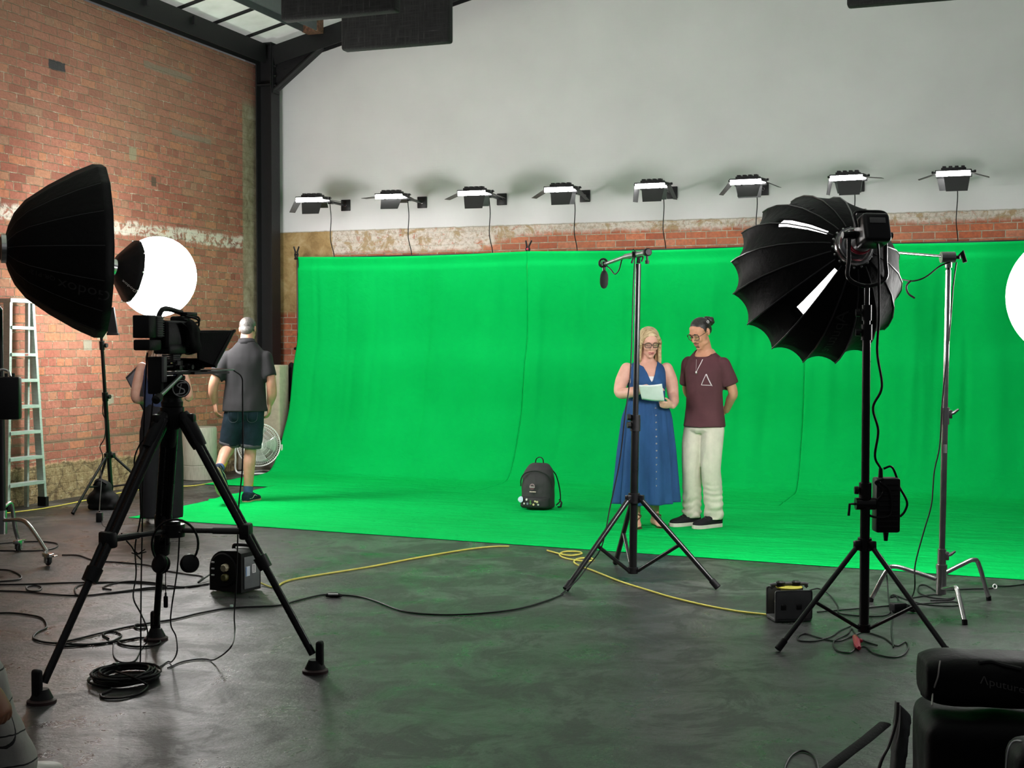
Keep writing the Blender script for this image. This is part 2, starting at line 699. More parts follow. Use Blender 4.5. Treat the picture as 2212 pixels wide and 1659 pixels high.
# floor
g = NG('worn_painted_concrete')
co = g.obj()
mp = g.n('ShaderNodeMapping')
g.link(co, mp.inputs[0])
mp.inputs['Rotation'].default_value = (0, 0, math.radians(35))
mp.inputs['Scale'].default_value = (1.0, 2.2, 1)
v1 = mp.outputs[0]
a = g.noise(v1, 0.9, 8, 0.66, 0.5)
b = g.noise(co, 2.6, 8, 0.72, 0.7)
c_ = g.noise(v1, 46, 4, 0.7)
st = g.noise(v1, 7, 6, 0.75, 1.5)
col = g.ramp(a, [(0.42, (0.010, 0.0098, 0.0098)), (0.47, (0.026, 0.0256, 0.0256)), (0.51, (0.050, 0.0495, 0.0495)), (0.64, (0.078, 0.0775, 0.0775))])
col = g.mix(g.ramp(b, [(0.52, 0.0), (0.545, 0.9)]), col, (0.014, 0.0135, 0.0135))
col = g.mix(g.ramp(st, [(0.55, 0.0), (0.68, 0.55)]), col, (0.018, 0.0175, 0.0175))
fle = g.noise(v1, 70, 3, 0.75, 1.2)
col = g.mix(g.ramp(fle, [(0.70, 0.0), (0.76, 0.45)]), col, (0.26, 0.25, 0.23))
# a long dark scuff running away from the camera
p0, p1 = F(860, 1600), F(1180, 1395)
dl = (p1 - p0).normalized()
fsep = g.n('ShaderNodeSeparateXYZ')
g.link(co, fsep.inputs[0])
ox, oy = p0.x - 2.5 * 0, p0.y
ex = g.math('SUBTRACT', fsep.outputs[0], ox)
ey = g.math('SUBTRACT', fsep.outputs[1], oy)
al = g.math('ADD', g.math('MULTIPLY', ex, dl.x), g.math('MULTIPLY', ey, dl.y))
ac = g.math('ABSOLUTE', g.math('ADD', g.math('SUBTRACT', g.math('MULTIPLY', ex, dl.y), g.math('MULTIPLY', ey, dl.x)), g.math('MULTIPLY', g.math('SUBTRACT', b, 0.5), 0.35)))
sk = g.math('MULTIPLY', g.math('SUBTRACT', 1.0, g.step(ac, 0.03, 0.08)), g.math('MULTIPLY', g.step(al, -0.1, 0.15), g.math('SUBTRACT', 1.0, g.step(al, (p1 - p0).length - 0.2, (p1 - p0).length + .1))))
col = g.mix(g.math('MULTIPLY', sk, 0.85), col, (0.010, 0.010, 0.010))
gr = g.noise(co, 150, 2, 0.7)
col = g.mix(g.ramp(gr, [(0.35, 0.5), (0.55, 0.0)]), col, (0.012, 0.012, 0.012))
crk = g.noise(mp.outputs[0], 16, 3, 0.6, 2.5)
ck = g.math('ABSOLUTE', g.math('SUBTRACT', crk, 0.5))
ck = g.math('MULTIPLY', g.math('SUBTRACT', 1.0, g.step(ck, 0.002, 0.007)), g.ramp(a, [(0.5, 0.0), (0.6, 0.8)]))
col = g.mix(ck, col, (0.010, 0.010, 0.010))
ro = g.ramp(b, [(0.38, 0.20), (0.58, 0.42)])
ro = g.math('ADD', ro, g.math('MULTIPLY', c_, 0.12))
hh = g.math('ADD', g.math('MULTIPLY', c_, 0.55), g.math('MULTIPLY', g.noise(co, 14, 6, 0.7), 1.4))
hh = g.math('SUBTRACT', hh, g.math('MULTIPLY', ck, 0.8))
g.bsdf(col, ro, 0.0, g.bump(hh, 0.6, 0.007), 0.55)
FLOORM = g.m


def wallobj(name, mb, m, o, ax):
    """a wall whose object x axis runs along ax from o"""
    me_o = mb.build(name, m, None, smooth=0)
    ax = V(ax)
    M = Matrix((ax, V((0, 0, 1)).cross(ax), V((0, 0, 1)))).transposed().to_4x4()
    M.translation = V(o)
    me_o.matrix_basis = M
    me_o['kind'] = 'structure'
    return me_o


ZE = 5.06      # top of the left wall
TANR = math.tan(math.radians(13.4))
mb = MB()
mb.box((6.0, -0.15, ZE / 2), (12.6, 0.30, ZE))
wallobj('wall_left', mb, BRICKL, CORNER, -U)     # x from the corner towards the camera
mb = MB()
mb.prism([(-0.3, 0, 0), (12.2, 0, 0), (12.2, 0, ZE + 0.3 + 12.2 * TANR), (-0.3, 0, ZE + 0.3)], (0, 0.3, 0))
wallobj('wall_back', mb, BRICKB, CORNER, W)
mb = MB()
mb.box((2.5, 8, -0.1), (18, 24, 0.2))
o = mb.build('floor', FLOORM, smooth=0)
tag(o, kind='structure')

# steel column, eaves beam, rafter with its haunch
def hsec(mb, p0, p1, side, wid, dep, tf=0.014, tw=0.01):
    """H section from p0 to p1; side = direction across the flanges"""
    p0, p1 = V(p0), V(p1)
    t = (p1 - p0).normalized()
    s = V(side)
    s = (s - t * s.dot(t)).normalized()
    e = t.cross(s)
    pts = []
    hw, hd = wid / 2, dep / 2
    for a, b in [(-hw, -hd), (hw, -hd), (hw, -hd + tf), (tw / 2, -hd + tf), (tw / 2, hd - tf), (hw, hd - tf), (hw, hd), (-hw, hd), (-hw, hd - tf),
                 (-tw / 2, hd - tf), (-tw / 2, -hd + tf), (-hw, -hd + tf)]:
        pts.append(p0 + s * a + e * b)
    mb.prism(pts, p1 - p0)


zc = ZE + 0.24
cs, cd = 0.17, 0.26
col_t = thing('steel_column', 'black steel H column standing in the corner between brick wall and white wall', 'column', R(cs, cd, 0))
mb = MB()
hsec(mb, R(cs, cd, 0), R(cs, cd, zc), U, 0.21, 0.22, 0.016, 0.012)
mb.build('shaft', STEEL, col_t, smooth=0)
mb = MB()
mb.box(R(cs, cd, 4.79), (0.22, 0.21, 0.016), -ANG)
mb.box(R(cs, cd, zc), (0.24, 0.23, 0.016), -ANG)
mb.build('stiffener_plate', STEEL, col_t, smooth=0)
mb = MB()
mb.box(R(cs, cd, 0.01), (0.34, 0.32, 0.02), -ANG)
mb.build('base_plate', STEEL, col_t, smooth=0)

beam_t = thing('eaves_beam', 'black steel beam running along the top of the brick wall', 'beam', R(0.16, 0.4, ZE + 0.12))
mb = MB()
hsec(mb, R(0.14, 0.37, ZE + 0.11), R(0.14, 11.0, ZE + 0.11), (0, 0, 1), 0.24, 0.14, 0.014, 0.01)
mb.build('beam_section', STEEL, beam_t, smooth=0)
for dd, c in [(4.45, 0.05), (4.0, 0.03), (2.9, 0.03), (2.0, 0.03)]:
    mb = MB()
    mb.box(R(0.24, dd, ZE + 0.15), (0.03, 0.05, 0.10), -ANG, 0.004)
    mb.build('bracket', STEEL, beam_t, smooth=0)

raf_t = thing('roof_rafter', 'black sloping roof rafter with a triangular haunch at the column', 'rafter', R(0.3, cd, ZE))


def RR(s, d, dz=0.0):
    """point on the rafter line"""
    return R(s, d, ZE + 0.02 + s * TANR + dz)


mb = MB()
nrm = (RR(1, 0) - RR(0, 0)).normalized().cross(U)
hsec(mb, RR(0.29, cd), RR(11.5, cd), nrm, 0.24, 0.15, 0.014, 0.01)
mb.build('rafter_section', STEEL, raf_t, smooth=0)
mb = MB()
a0, a1, a2 = RR(0.29, cd, -0.10), RR(0.95, cd, -0.10), R(0.29, cd, 4.72)
mb.prism([a0, a1, a2], U * 0.01)
d_ = (a1 - a2).normalized()
q = U.cross(d_)
mb.prism([a2 - U * 0.07, a1 - U * 0.07, a1 - U * 0.07 - q * 0.016, a2 - U * 0.07 - q * 0.016], U * 0.14)
mb.build('haunch', STEEL, raf_t, smooth=0)
mb = MB()
mb.box(R(0.287, cd, 4.96), (0.016, 0.16, 0.54), -ANG)
for k in range(4):
    for e in (-1, 1):
        mb.cyl(R(0.295, cd + e * 0.05, 4.78 + k * 0.12), R(0.325, cd + e * 0.05, 4.78 + k * 0.12), 0.016, n=6)
mb.build('end_plate', STEEL, raf_t, smooth=0)

# roof: translucent sheets on thin black bars, one grey purlin in view
g = NG('roof_sheet')
co = g.obj()
f = g.noise(co, 2.2, 6, 0.6)
cc = g.ramp(f, [(0.3, (0.60, 0.61, 0.56)), (0.6, (0.72, 0.73, 0.69)), (0.8, (0.76, 0.77, 0.74))])
bs = g.bsdf(cc, 0.6, 0.0, g.bump(f, 0.2, 0.01), 0.3)
# even glow added to the sheets to brighten them
g.link(cc, bs.inputs['Emission Color'])
bs.inputs['Emission Strength'].default_value = 0.28
ROOFM = g.m


def roofz(s):
    return ZE + 0.27 + s * TANR


mb = MB()
for k in range(6):
    s0, s1 = 0.02 + k * 2.0, 0.02 + (k + 1) * 2.0 - 0.006
    mb.hexa([R(s0, -0.1, roofz(s0)), R(s1, -0.1, roofz(s1)), R(s1, 12, roofz(s1)), R(s0, 12, roofz(s0)),
             R(s0, -0.1, roofz(s0) + .06), R(s1, -0.1, roofz(s1) + .06), R(s1, 12, roofz(s1) + .06), R(s0, 12, roofz(s0) + .06)])
o = mb.build('ceiling', ROOFM, smooth=0)
tag(o, kind='structure')
GREYST = mat('grey_steel', (0.12, 0.135, 0.14), 0.55, 0.3, bump=0.2)
k = 0
d = 0.62
while d < 7:
    mb = MB()
    mb.hexa([R(0.05, d - 0.013, roofz(0.05) - .035), R(6, d - 0.013, roofz(6) - .035), R(6, d + .013, roofz(6) - .035), R(0.05, d + 0.013, roofz(0.05) - .035),
             R(0.05, d - 0.013, roofz(0.05) - .002), R(6, d - 0.013, roofz(6) - .002), R(6, d + .013, roofz(6) - .002), R(0.05, d + 0.013, roofz(0.05) - .002)])
    o = mb.build('trim_%d' % (k + 1), STEEL, smooth=0)
    tag(o, kind='structure')
    d += 0.74
    k += 1
pur = thing('roof_purlin', 'grey steel purlin crossing under the pale roof sheets', 'purlin', R(0.9, 0.3, roofz(0.9) - 0.12))
mb = MB()
p0, p1 = R(0.90, cd + 0.08, roofz(0.9) - 0.095), R(0.90, 11, roofz(0.9) - 0.095)
hsec(mb, p0, p1, (0, 0, 1), 0.17, 0.20, 0.012, 0.012)
mb.build('purlin_section', GREYST, pur, smooth=0)
mb = MB()
mb.box(R(0.90, cd + 0.17, roofz(0.9) - 0.095), (0.21, 0.16, 0.178), -ANG)
mb.build('rusty_end', mat('rusty_paint', (0.16, 0.075, 0.045), 0.8, var=0.6, scale=30), pur, smooth=0)
rod = thing('tie_rod', 'thin pale rod fixed by a bracket to the black eaves beam', 'rod', R(0.3, 4.3, ZE + 0.2))
mb = MB()
mb.cyl(R(0.25, 4.5, ZE + 0.13), R(0.75, 4.25, ZE + 0.26), 0.011, n=8)
mb.build('shaft', mat('pale_metal', (0.5, 0.5, 0.46), 0.4, 0.6), rod)
mb = MB()
mb.box(R(0.24, 4.5, ZE + 0.10), (0.04, 0.05, 0.12), -ANG, 0.004)
mb.build('bracket', STEEL, rod)

# ---------------------------------------------------------------- green backdrop
g = NG('green_muslin')
co = g.obj()
sp = g.n('ShaderNodeSeparateXYZ')
g.link(co, sp.inputs[0])
f = g.noise(co, 1.5, 4)
cc = g.ramp(f, [(0.3, (0.001, 0.44, 0.080)), (0.7, (0.0015, 0.50, 0.094))])
mp = g.n('ShaderNodeMapping')
g.link(co, mp.inputs[0])
mp.inputs['Rotation'].default_value = (0, 0, ANG)
mp2 = g.n('ShaderNodeMapping')
g.link(mp.outputs[0], mp2.inputs[0])
mp2.inputs['Scale'].default_value = (0.8, 3.4, 1.1)
w1 = g.noise(mp2.outputs[0], 2.0, 3, 0.5, 1.6)
w2 = g.noise(co, 5.5, 4, 0.6, 1.2)
fl = g.math('SUBTRACT', 1.0, g.step(sp.outputs[2], 0.05, 0.5))
h = g.math('ADD', g.math('MULTIPLY', g.math('MULTIPLY', w1, fl), 1.0), g.math('MULTIPLY', w2, g.math('MULTIPLY_ADD', fl, 0.25, 0.22)))
g.bsdf(cc, 0.85, 0.0, g.bump(h, 1.0, 0.03), 0.04)
GREEN = g.m

PROF = [(2.63, 0.440), (2.515, 0.428), (2.49, 0.450), (1.69, 0.455), (1.29, 0.56), (0.77, 0.66), (0.50, 0.78), (0.30, 0.88), (0.15, 0.985), (0.045, 1.10),
        (0.014, 1.25), (0.008, 1.6), (0.008, 2.40)]
_pl = [0.0]
for (za, da), (zb, db) in zip(PROF, PROF[1:]):
    _pl.append(_pl[-1] + math.hypot(zb - za, db - da))
_sp = [(p.x, p.y) for p in spline([V((z, d, 0)) for z, d in PROF[2:]], 8)]
PROF = PROF[:2] + _sp
_pl = [0.0]
for (za, da), (zb, db) in zip(PROF, PROF[1:]):
    _pl.append(_pl[-1] + math.hypot(zb - za, db - da))
PTAB = [(l, z, d) for l, (z, d) in zip(_pl, PROF)]


def cloth_sheet(sa, sb, seed, leftedge=None):
    def fn(i, j):
        l = _pl[-1] * j
        z, d = interp(PTAB, l)
        s = lerp(sa, sb, i)
        if leftedge:
            s = lerp(leftedge(z, d), sb, i)
        q = V((s * 2.2 + seed, seed * 3.1, l * 0.25))
        hang = max(0.0, min(1.0, (z - 0.05) / 0.4))
        f1 = noise.noise(q) * 0.036 + noise.noise(V((s * 5.5, 3.3, l * 0.5))) * 0.024 + max(0, noise.noise(V((s * 9, 7.7, l * 0.6))) - .1) * 0.034
        top = min(1.0, max(0.0, (2.63 - z) / 0.5))
        d -= f1 * hang * (0.15 + 0.85 * top)
        if z < 0.1 and d < 2.2:
            z += 0.014 * max(0, noise.noise(V((s * 0.8, d * 7 + seed, 0.3)))) + 0.008 * max(0, noise.noise(V((s * 3, d * 3, seed))))
        # the hem sags a little between its clamps
        z -= 0.030 * math.sin(PI * i) * min(1, max(0, (z - 1.6))) * (0.8 if i < 1 else 0)
        return R(s, d, z)
    return fn


def solid(o, t):
    m = o.modifiers.new('thick', 'SOLIDIFY')
    m.thickness = t
    m.offset = 0
    return o


sheets = [(0.68, 3.679, 'leftmost green backdrop cloth, its free edge beside the black column'),
          (3.681, 6.869, 'middle green backdrop cloth hanging behind the two people'),
          (6.871, 10.1, 'rightmost green backdrop cloth behind the chrome stand')]
for k, (sa, sb, lab) in enumerate(sheets):
    le = (lambda z, d: interp([(0.4, 0.69), (1.1, 0.66), (2.4, 0.56)], d)) if k == 0 else None
    m = MB().grid(cloth_sheet(sa, sb, 1.7, le), 150, 130)
    o = m.build('backdrop_cloth', GREEN, smooth=180)
    solid(o, 0.003)
    tag(o, lab, 'backdrop', 'green backdrop cloths')


def floor_fn(i, j):
    s = lerp(1.42 + 0.1 * j, 10.2, i)
    d1 = 5.08 + (s - 1.5) * 0.095 + 0.012 * noise.noise(V((s * 1.5, 0, 0)))
    d = lerp(2.33, d1, j)
    s += 0.02 * noise.noise(V((d * 2, 4, 0))) if i < 0.001 else 0
    z = 0.024 + 0.012 * noise.noise(V((s * 0.6, d * 6, 0))) + 0.007 * noise.noise(V((s * 2.5, d * 3.4, 9))) + 0.010 * max(0, noise.noise(V((s * 0.9, d * 13, 4))) - .05) * min(1, max(.25, (s - 3) / 3))
    z = max(z - .008, 0.011)
    z = lerp(0.0035, z, min(1, (1 - j) * 40, i * 60 + .0)) if j > .5 else z
    return R(s, d, z)


m = MB().grid(floor_fn, 200, 190)
o = m.build('floor_cloth', GREEN, smooth=180)
solid(o, 0.003)
tag(o, 'wide green cloth spread over the floor in front of the backdrop', 'backdrop')


# ---------------------------------------------------------------- backdrop supports
def knob(mb, p, ax, r=0.018, l=0.03):
    p = V(p)
    ax = V(ax).normalized()
    mb.cyl(p, p + ax * l, 0.007, n=8)
    mb.cyl(p + ax * l, p + ax * (l + 0.02), r, r * 0.9, n=10)


def backdrop_stand(s, lab, grp=None):
    base = R(s, 0.40, 0)
    t = thing('backdrop_stand', lab, 'stand', base, -ANG, grp)
    m = MB()
    m.cyl(base + V((0, 0, 0.06)), base + V((0, 0, 1.5)), 0.016)
    m.cyl(base + V((0, 0, 1.5)), base + V((0, 0, 2.60)), 0.012)
    m.build('pole', BLACKM, t)
    m = MB()
    m.cyl(base + V((0, 0, 1.46)), base + V((0, 0, 1.54)), 0.022)
    knob(m, base + V((0, 0, 1.5)), -W)
    m.build('collar', BLACK, t)
    for a in (60, 180, 300):
        m = MB()
        q = W * math.cos(math.radians(a)) + U * math.sin(math.radians(a))
        m.tube([base + q * 0.03 + V((0, 0, 0.45)), base + q * 0.30 + V((0, 0, 0.012))], 0.010, 8)
        m.build('leg', BLACKM, t)
    return t


GS = 'poles that hold up the green backdrop'
backdrop_stand(0.66, 'thin black pole at the left end of the green backdrop', GS)
backdrop_stand(3.68, 'black pole behind the seam of left and middle backdrop cloths', GS)
backdrop_stand(6.87, 'black pole behind the seam of middle and right backdrop cloths', GS)
m = MB()
m.cyl(R(0.62, 0.40, 2.612), R(10.15, 0.40, 2.612), 0.013, n=10)
tag(m.build('crossbar', BLACKM), 'black crossbar inside the top hem of the green backdrop', 'crossbar')


def clamp(p, lab, tilt):
    t = thing('spring_clamp', lab, 'clamp', p, -ANG, 'spring clamps on the backdrop hem')
    for e in (-1, 1):
        m = MB()
        a = p + W * 0.008 * e
        m.tube([a + V((0, 0, -0.05)), a + W * 0.012 * e, a + V((0, 0, 0.03)) + W * 0.004 * e, a + V((0, 0, 0.10)) + W * (0.028 * e + tilt)], [0.010, 0.012, 0.011, 0.009], 8)
        m.build('jaw', BLACK, t)
    m = MB()
    m.cyl(p - U * 0.02, p + U * 0.02, 0.012, n=10)
    m.build('pivot', REDP if tilt > 0.01 else BLACK, t)


clamp(R(0.655, 0.42, 2.66), 'black spring clamp at the left top corner of the backdrop', 0.0)
clamp(R(3.68, 0.42, 2.655), 'black spring clamp on the hem above the left cloth seam', 0.012)
# dark jacket on the left pole
base = R(0.58, 0.40, 1.0)
m = MB()
for (dx, dz, rx, rz) in [(0, 0.28, 0.04, 0.05), (-0.02, 0.18, 0.07, 0.12), (-0.04, 0.06, 0.085, 0.14), (-0.02, -0.05, 0.075, 0.12), (-0.07, 0.02, 0.05, 0.15)]:
    m.ell(base + W * dx + V((0, 0, dz)), (rx, 0.05, rz))
m.remesh(0.012, 4).displace(lambda c, n: 0.014 * noise.noise(V((c.x * 22, c.y * 22, c.z * 7))))
tag(m.build('jacket', CLOTHB, smooth=180), 'black jacket hanging on the left backdrop pole', 'jacket')

# ---------------------------------------------------------------- lamps on the wall
LEDW = emit('led_panel_glow', (1.0, 0.99, 0.97), 26.0)
DOORM = mat('barn_door_metal', (0.012, 0.012, 0.0125), 0.5, 0.0, bump=0.15)
ANGS = [(60, 66, 30, 10), (5, 50, 20, 28), (22, 74, 60, 22), (30, 68, 78, 48), (84, 70, 60, 66), (48, 58, 80, 24), (80, 80, 64, 6), (17, 80, 84, 17)]
NTH = ['LED panel nearest the black column, its left barn door hanging low', 'second LED panel from the black column, its left barn door lying flat',
       'third LED panel from the black column, over the left backdrop cloth', 'LED panel on the white wall just right of the cloth seam clamp',
       'LED panel on the white wall above the boom microphone', 'LED panel on the white wall left of the dome softbox, one door slanting left',
       'LED panel on the white wall directly above the dome softbox', 'LED panel furthest right on the white wall, side doors spread like wings']
for k in range(8):
    s = 1.13 + 1.04 * k
    zc = 3.29
    t = thing('panel_light', NTH[k], 'light', R(s, 0, zc), -ANG, 'LED panels along the white wall')
    m = MB()
    m.box(R(s, 0.012, zc), (0.125, 0.022, 0.14), -ANG, 0.006)
    m.build('wall_plate', BLACK, t)
    m = MB()
    m.cyl(R(s, 0.02, zc), R(s, 0.03, zc), 0.02, n=10)
    m.build('bolt', CHROME, t)
    pc = R(s - 0.03, 0.82, zc - 0.012)
    m = MB()
    m.tube([R(s, 0.03, zc), R(s - .01, 0.40, zc + 0.004), R(s - .025, 0.68, zc + 0.008)], 0.017, 8)
    m.box(R(s, 0.42, zc - 0.01), (0.05, 0.07, 0.03), -ANG, 0.005)
    m.build('arm', BLACKM, t)
    yaw = -ANG + math.radians([9, 7, 4, 2, 0, -2, -3, 0][k])
    TM = Matrix.Translation(pc) @ Matrix.Rotation(yaw, 4, 'Z') @ Matrix.Rotation(math.radians(4.0), 4, 'X')
    hw, hd = 0.175, 0.13

    def T(x, y, z):
        return TM @ V((x, y, z))
    m = MB()
    m.box((0, 0, 0.018), (2 * hw, 2 * hd, 0.036), None, 0.006)
    m.box((0, hd - 0.003, -0.008), (2 * hw, 0.008, 0.05), None, 0.002)
    m.box((0, 0.0, 0.045), (0.24, 0.16, 0.03), None, 0.006)
    for x in (-0.09, -0.03, 0.03, 0.09):
        m.box((x, -0.02, 0.065), (0.035, 0.10, 0.022), None, 0.004)
    mm = MB().merge(m, TM)
    mm.build('housing', BLACK, t)
    m = MB()
    m.add([T(-hw + .012, -hd - .006, -0.030), T(hw - .012, -hd - .006, -0.030), T(hw - .012, hd - .01, -0.012), T(-hw + .012, hd - .01, -0.012),
           T(-hw + .012, -hd - .006, 0.022), T(hw - .012, -hd - .006, 0.022), T(hw - .012, hd - .01, 0.01), T(-hw + .012, hd - .01, 0.01)],
          [(3, 2, 1, 0), (4, 5, 6, 7), (0, 1, 5, 4), (1, 2, 6, 5), (2, 3, 7, 6), (3, 0, 4, 7)])
    m.build('diffuser', LEDW, t)
    m = MB()
    for e in (-1, 1):
        m.tube([T(e * (hw + .012), 0.02, 0.02), T(e * (hw + .02), 0.1, 0.02), T(e * 0.1, 0.155, 0.02), T(0, 0.16, 0.02)], 0.008, 6)
        knob(m, T(e * (hw + 0.005), 0.02, 0.02), TM.to_3x3() @ V((e, 0, 0)), 0.014, 0.015)
    m.build('yoke', BLACKM, t)
    al, af, ab, ar = [math.radians(x) for x in ANGS[k]]

    def door(o, out, along, half, L, ang):
        o, out, along = V(o), V(out), V(along)
        d = out * math.cos(ang) + V((0, 0, -1)) * math.sin(ang)
        nrm = d.cross(along).normalized() * 0.002
        p = [o - along * half, o + along * half, o + along * half * 0.82 + d * L, o - along * half * 0.82 + d * L]
        mm = MB()
        mm.hexa([TM @ (q - nrm) for q in p] + [TM @ (q + nrm) for q in p])
        for e in (-0.6, 0.6):
            mm.cyl(TM @ (o + along * half * (e - 0.08)), TM @ (o + along * half * (e + 0.08)), 0.006, n=8)
        mm.build('barn_door', DOORM, t, smooth=0)
    door((-hw - .004, 0, 0), (-1, 0, 0), (0, 1, 0), hd * 0.9, 0.17, al)
    door((0.035, -hd - .012, -.034), (0, -1, 0), (1, 0, 0), hw * 0.72, 0.15, af)
    door((-0.02, hd + .004, -.012), (0, 1, 0), (1, 0, 0), hw * 0.85, 0.15, ab)
    door((hw + .004, 0, 0), (1, 0, 0), (0, 1, 0), hd * 0.9, 0.17, ar)
    m = MB()
    pts = [R(s - 0.01, 0.42, zc - 0.02), R(s, 0.41, zc - 0.2), R(s - 0.012, 0.405, zc - 0.45), R(s + 0.004, 0.34, zc - 0.65), R(s - .01, 0.30, zc - 0.9)]
    m.tube(spline(pts, 5), 0.0055, 6)
    m.build('power_cord', CORD, t)

# ---------------------------------------------------------------- hanging acoustic baffles
g = NG('black_hessian')
co = g.obj()
h1 = g.noise(co, 9, 5, 0.7)
mpa = g.n('ShaderNodeMapping')
g.link(co, mpa.inputs[0])
mpa.inputs['Scale'].default_value = (60, 60, 4)
mpb = g.n('ShaderNodeMapping')
g.link(co, mpb.inputs[0])
mpb.inputs['Scale'].default_value = (3, 3, 90)
wv = g.math('MAXIMUM', g.noise(mpa.outputs[0], 1.5, 3), g.noise(mpb.outputs[0], 1.5, 3))
cc = g.ramp(g.math('ADD', g.math('MULTIPLY', wv, 0.75), g.math('MULTIPLY', h1, 0.25)), [(0.42, (0.008, 0.008, 0.0075)), (0.62, (0.019, 0.019, 0.018)), (0.75, (0.06, 0.06, 0.056))])
g.bsdf(cc, 0.9, 0.0, g.bump(wv, 0.5, 0.004), 0.2)
HESS = g.m


def baffle(px0, px1, py, D, hgt, thick, lab):
    a = P(px0, py, D)
    k = (px1 - CX) / FPX
    # right end on the same line, parallel with the back wall
    L = (k * a.y - a.x) / (W.x - k * W.y)
    c = a + W * (L / 2) + V((0, 0, hgt / 2))
    t = thing('acoustic_baffle', lab, 'baffle', c - V((0, 0, hgt / 2)), -ANG, 'black baffles hanging from the roof')
    m = MB()
    m.box(c + U * thick / 2, (L, thick, hgt), -ANG, 0.022, 3)
    m.build('cloth_cover', HESS, t)
    ztop = roofz(6) + 0.3
    for e in (-0.4, 0.4):
        m = MB()
        p = c + W * L * e + V((0, 0, hgt / 2 - 0.01)) + U * thick / 2
        rel = p - CORNER
        m.cyl(p, V((p.x, p.y, roofz(rel.dot(W)) + 0.01)), 0.003, n=6)
        m.build('hanging_wire', BLACKM, t)


baffle(605, 856, 45, 9.6, 0.6, 0.10, 'black cloth covered baffle hanging nearest, overlapping the wider one')
baffle(736, 970, 109, 10.6, 0.9, 0.10, 'black hessian baffle reaching lowest, hanging in front of the rafter')
baffle(1829, 2090, 14, 10.0, 0.6, 0.10, 'black baffle of which only the bottom edge shows, hanging above the dome softbox')

# ---------------------------------------------------------------- softboxes and lanterns
SOFTB = mat('softbox_cloth', (0.0035, 0.0035, 0.004), 0.6, bump=0.8, bscale=24, spec=0.14)
g = NG('white_lining')
f = g.noise(g.obj(), 8)
c = g.ramp(f, [(0.3, (0.74, 0.74, 0.73)), (0.7, (0.82, 0.82, 0.81))])
d_ = g.n('ShaderNodeBsdfDiffuse')
g.link(c, d_.inputs[0])
tl_ = g.n('ShaderNodeBsdfTranslucent')
g.link(c, tl_.inputs[0])
mx = g.n('ShaderNodeMixShader')
mx.inputs[0].default_value = 0.5
g.link(d_.outputs[0], mx.inputs[1])
g.link(tl_.outputs[0], mx.inputs[2])
g.link(mx.outputs[0], g.out.inputs[0])
LINING = g.m
PRINT = mat('grey_print', (0.028, 0.028, 0.028), 0.6, spec=0.3)
RIBM = mat('seam_tape', (0.035, 0.035, 0.036), 0.3, spec=0.6)
GLOW = emit('diffuser_glow', (1.0, 0.985, 0.96), 26.0)
GLOBE = emit('lantern_glow', (1.0, 0.985, 0.96), 58.0)
GLOBE2 = emit('lantern_glow_right', (1.0, 0.985, 0.96), 22.0)


class Dome:
    """surface of revolution with flat or scalloped panels between its ribs"""

    def __init__(self, o, ax, prof, nrib, scal=None, toward=None):
        self.o, self.ax = V(o), V(ax).normalized()
        self.prof, self.n, self.scal = prof, nrib, scal
        d = V(toward if toward is not None else (0, -1, 0))
        self.e0 = (d - self.ax * d.dot(self.ax)).normalized()     # phi = 0 looks at the camera
        self.e1 = self.ax.cross(self.e0)

    def pt(self, h, phi, off=0.0):
        r = interp(self.prof, h)
        w = 2 * PI / self.n
        a = (phi / w) % 1.0
        if self.scal:
            r *= 1 - self.scal(h) * (4 * a * (1 - a)) ** 0.8
        else:
            r *= math.cos(w / 2) / math.cos((a - 0.5) * w) * 1.012
        d = self.e0 * math.cos(phi) + self.e1 * math.sin(phi)
        return self.o + self.ax * h + d * (r + off)

    def shell(self, hs, per, skip=None, off=0.0):
        m = MB()
        N = self.n * per
        for h in hs:
            m.v += [self.pt(h, 2 * PI * k / N, off) for k in range(N)]
        for i in range(len(hs) - 1):
            for k in range(N):
                if skip and skip(i, k):
                    continue
                k2 = (k + 1) % N
                m.f.append((i * N + k, i * N + k2, (i + 1) * N + k2, (i + 1) * N + k))
        return m

    def text(self, s, size, h0, phi0, dirh=-1, off=0.004):
        vs, fs = text_mesh(s, size)
        m = MB()
        out = []
        for p in vs:
            h = h0 + dirh * p.x
            r = interp(self.prof, h)
            out.append(self.pt(h, phi0 + dirh * p.y / r * self.sgn, off))
        return m.add(out, fs)

    sgn = 1.0


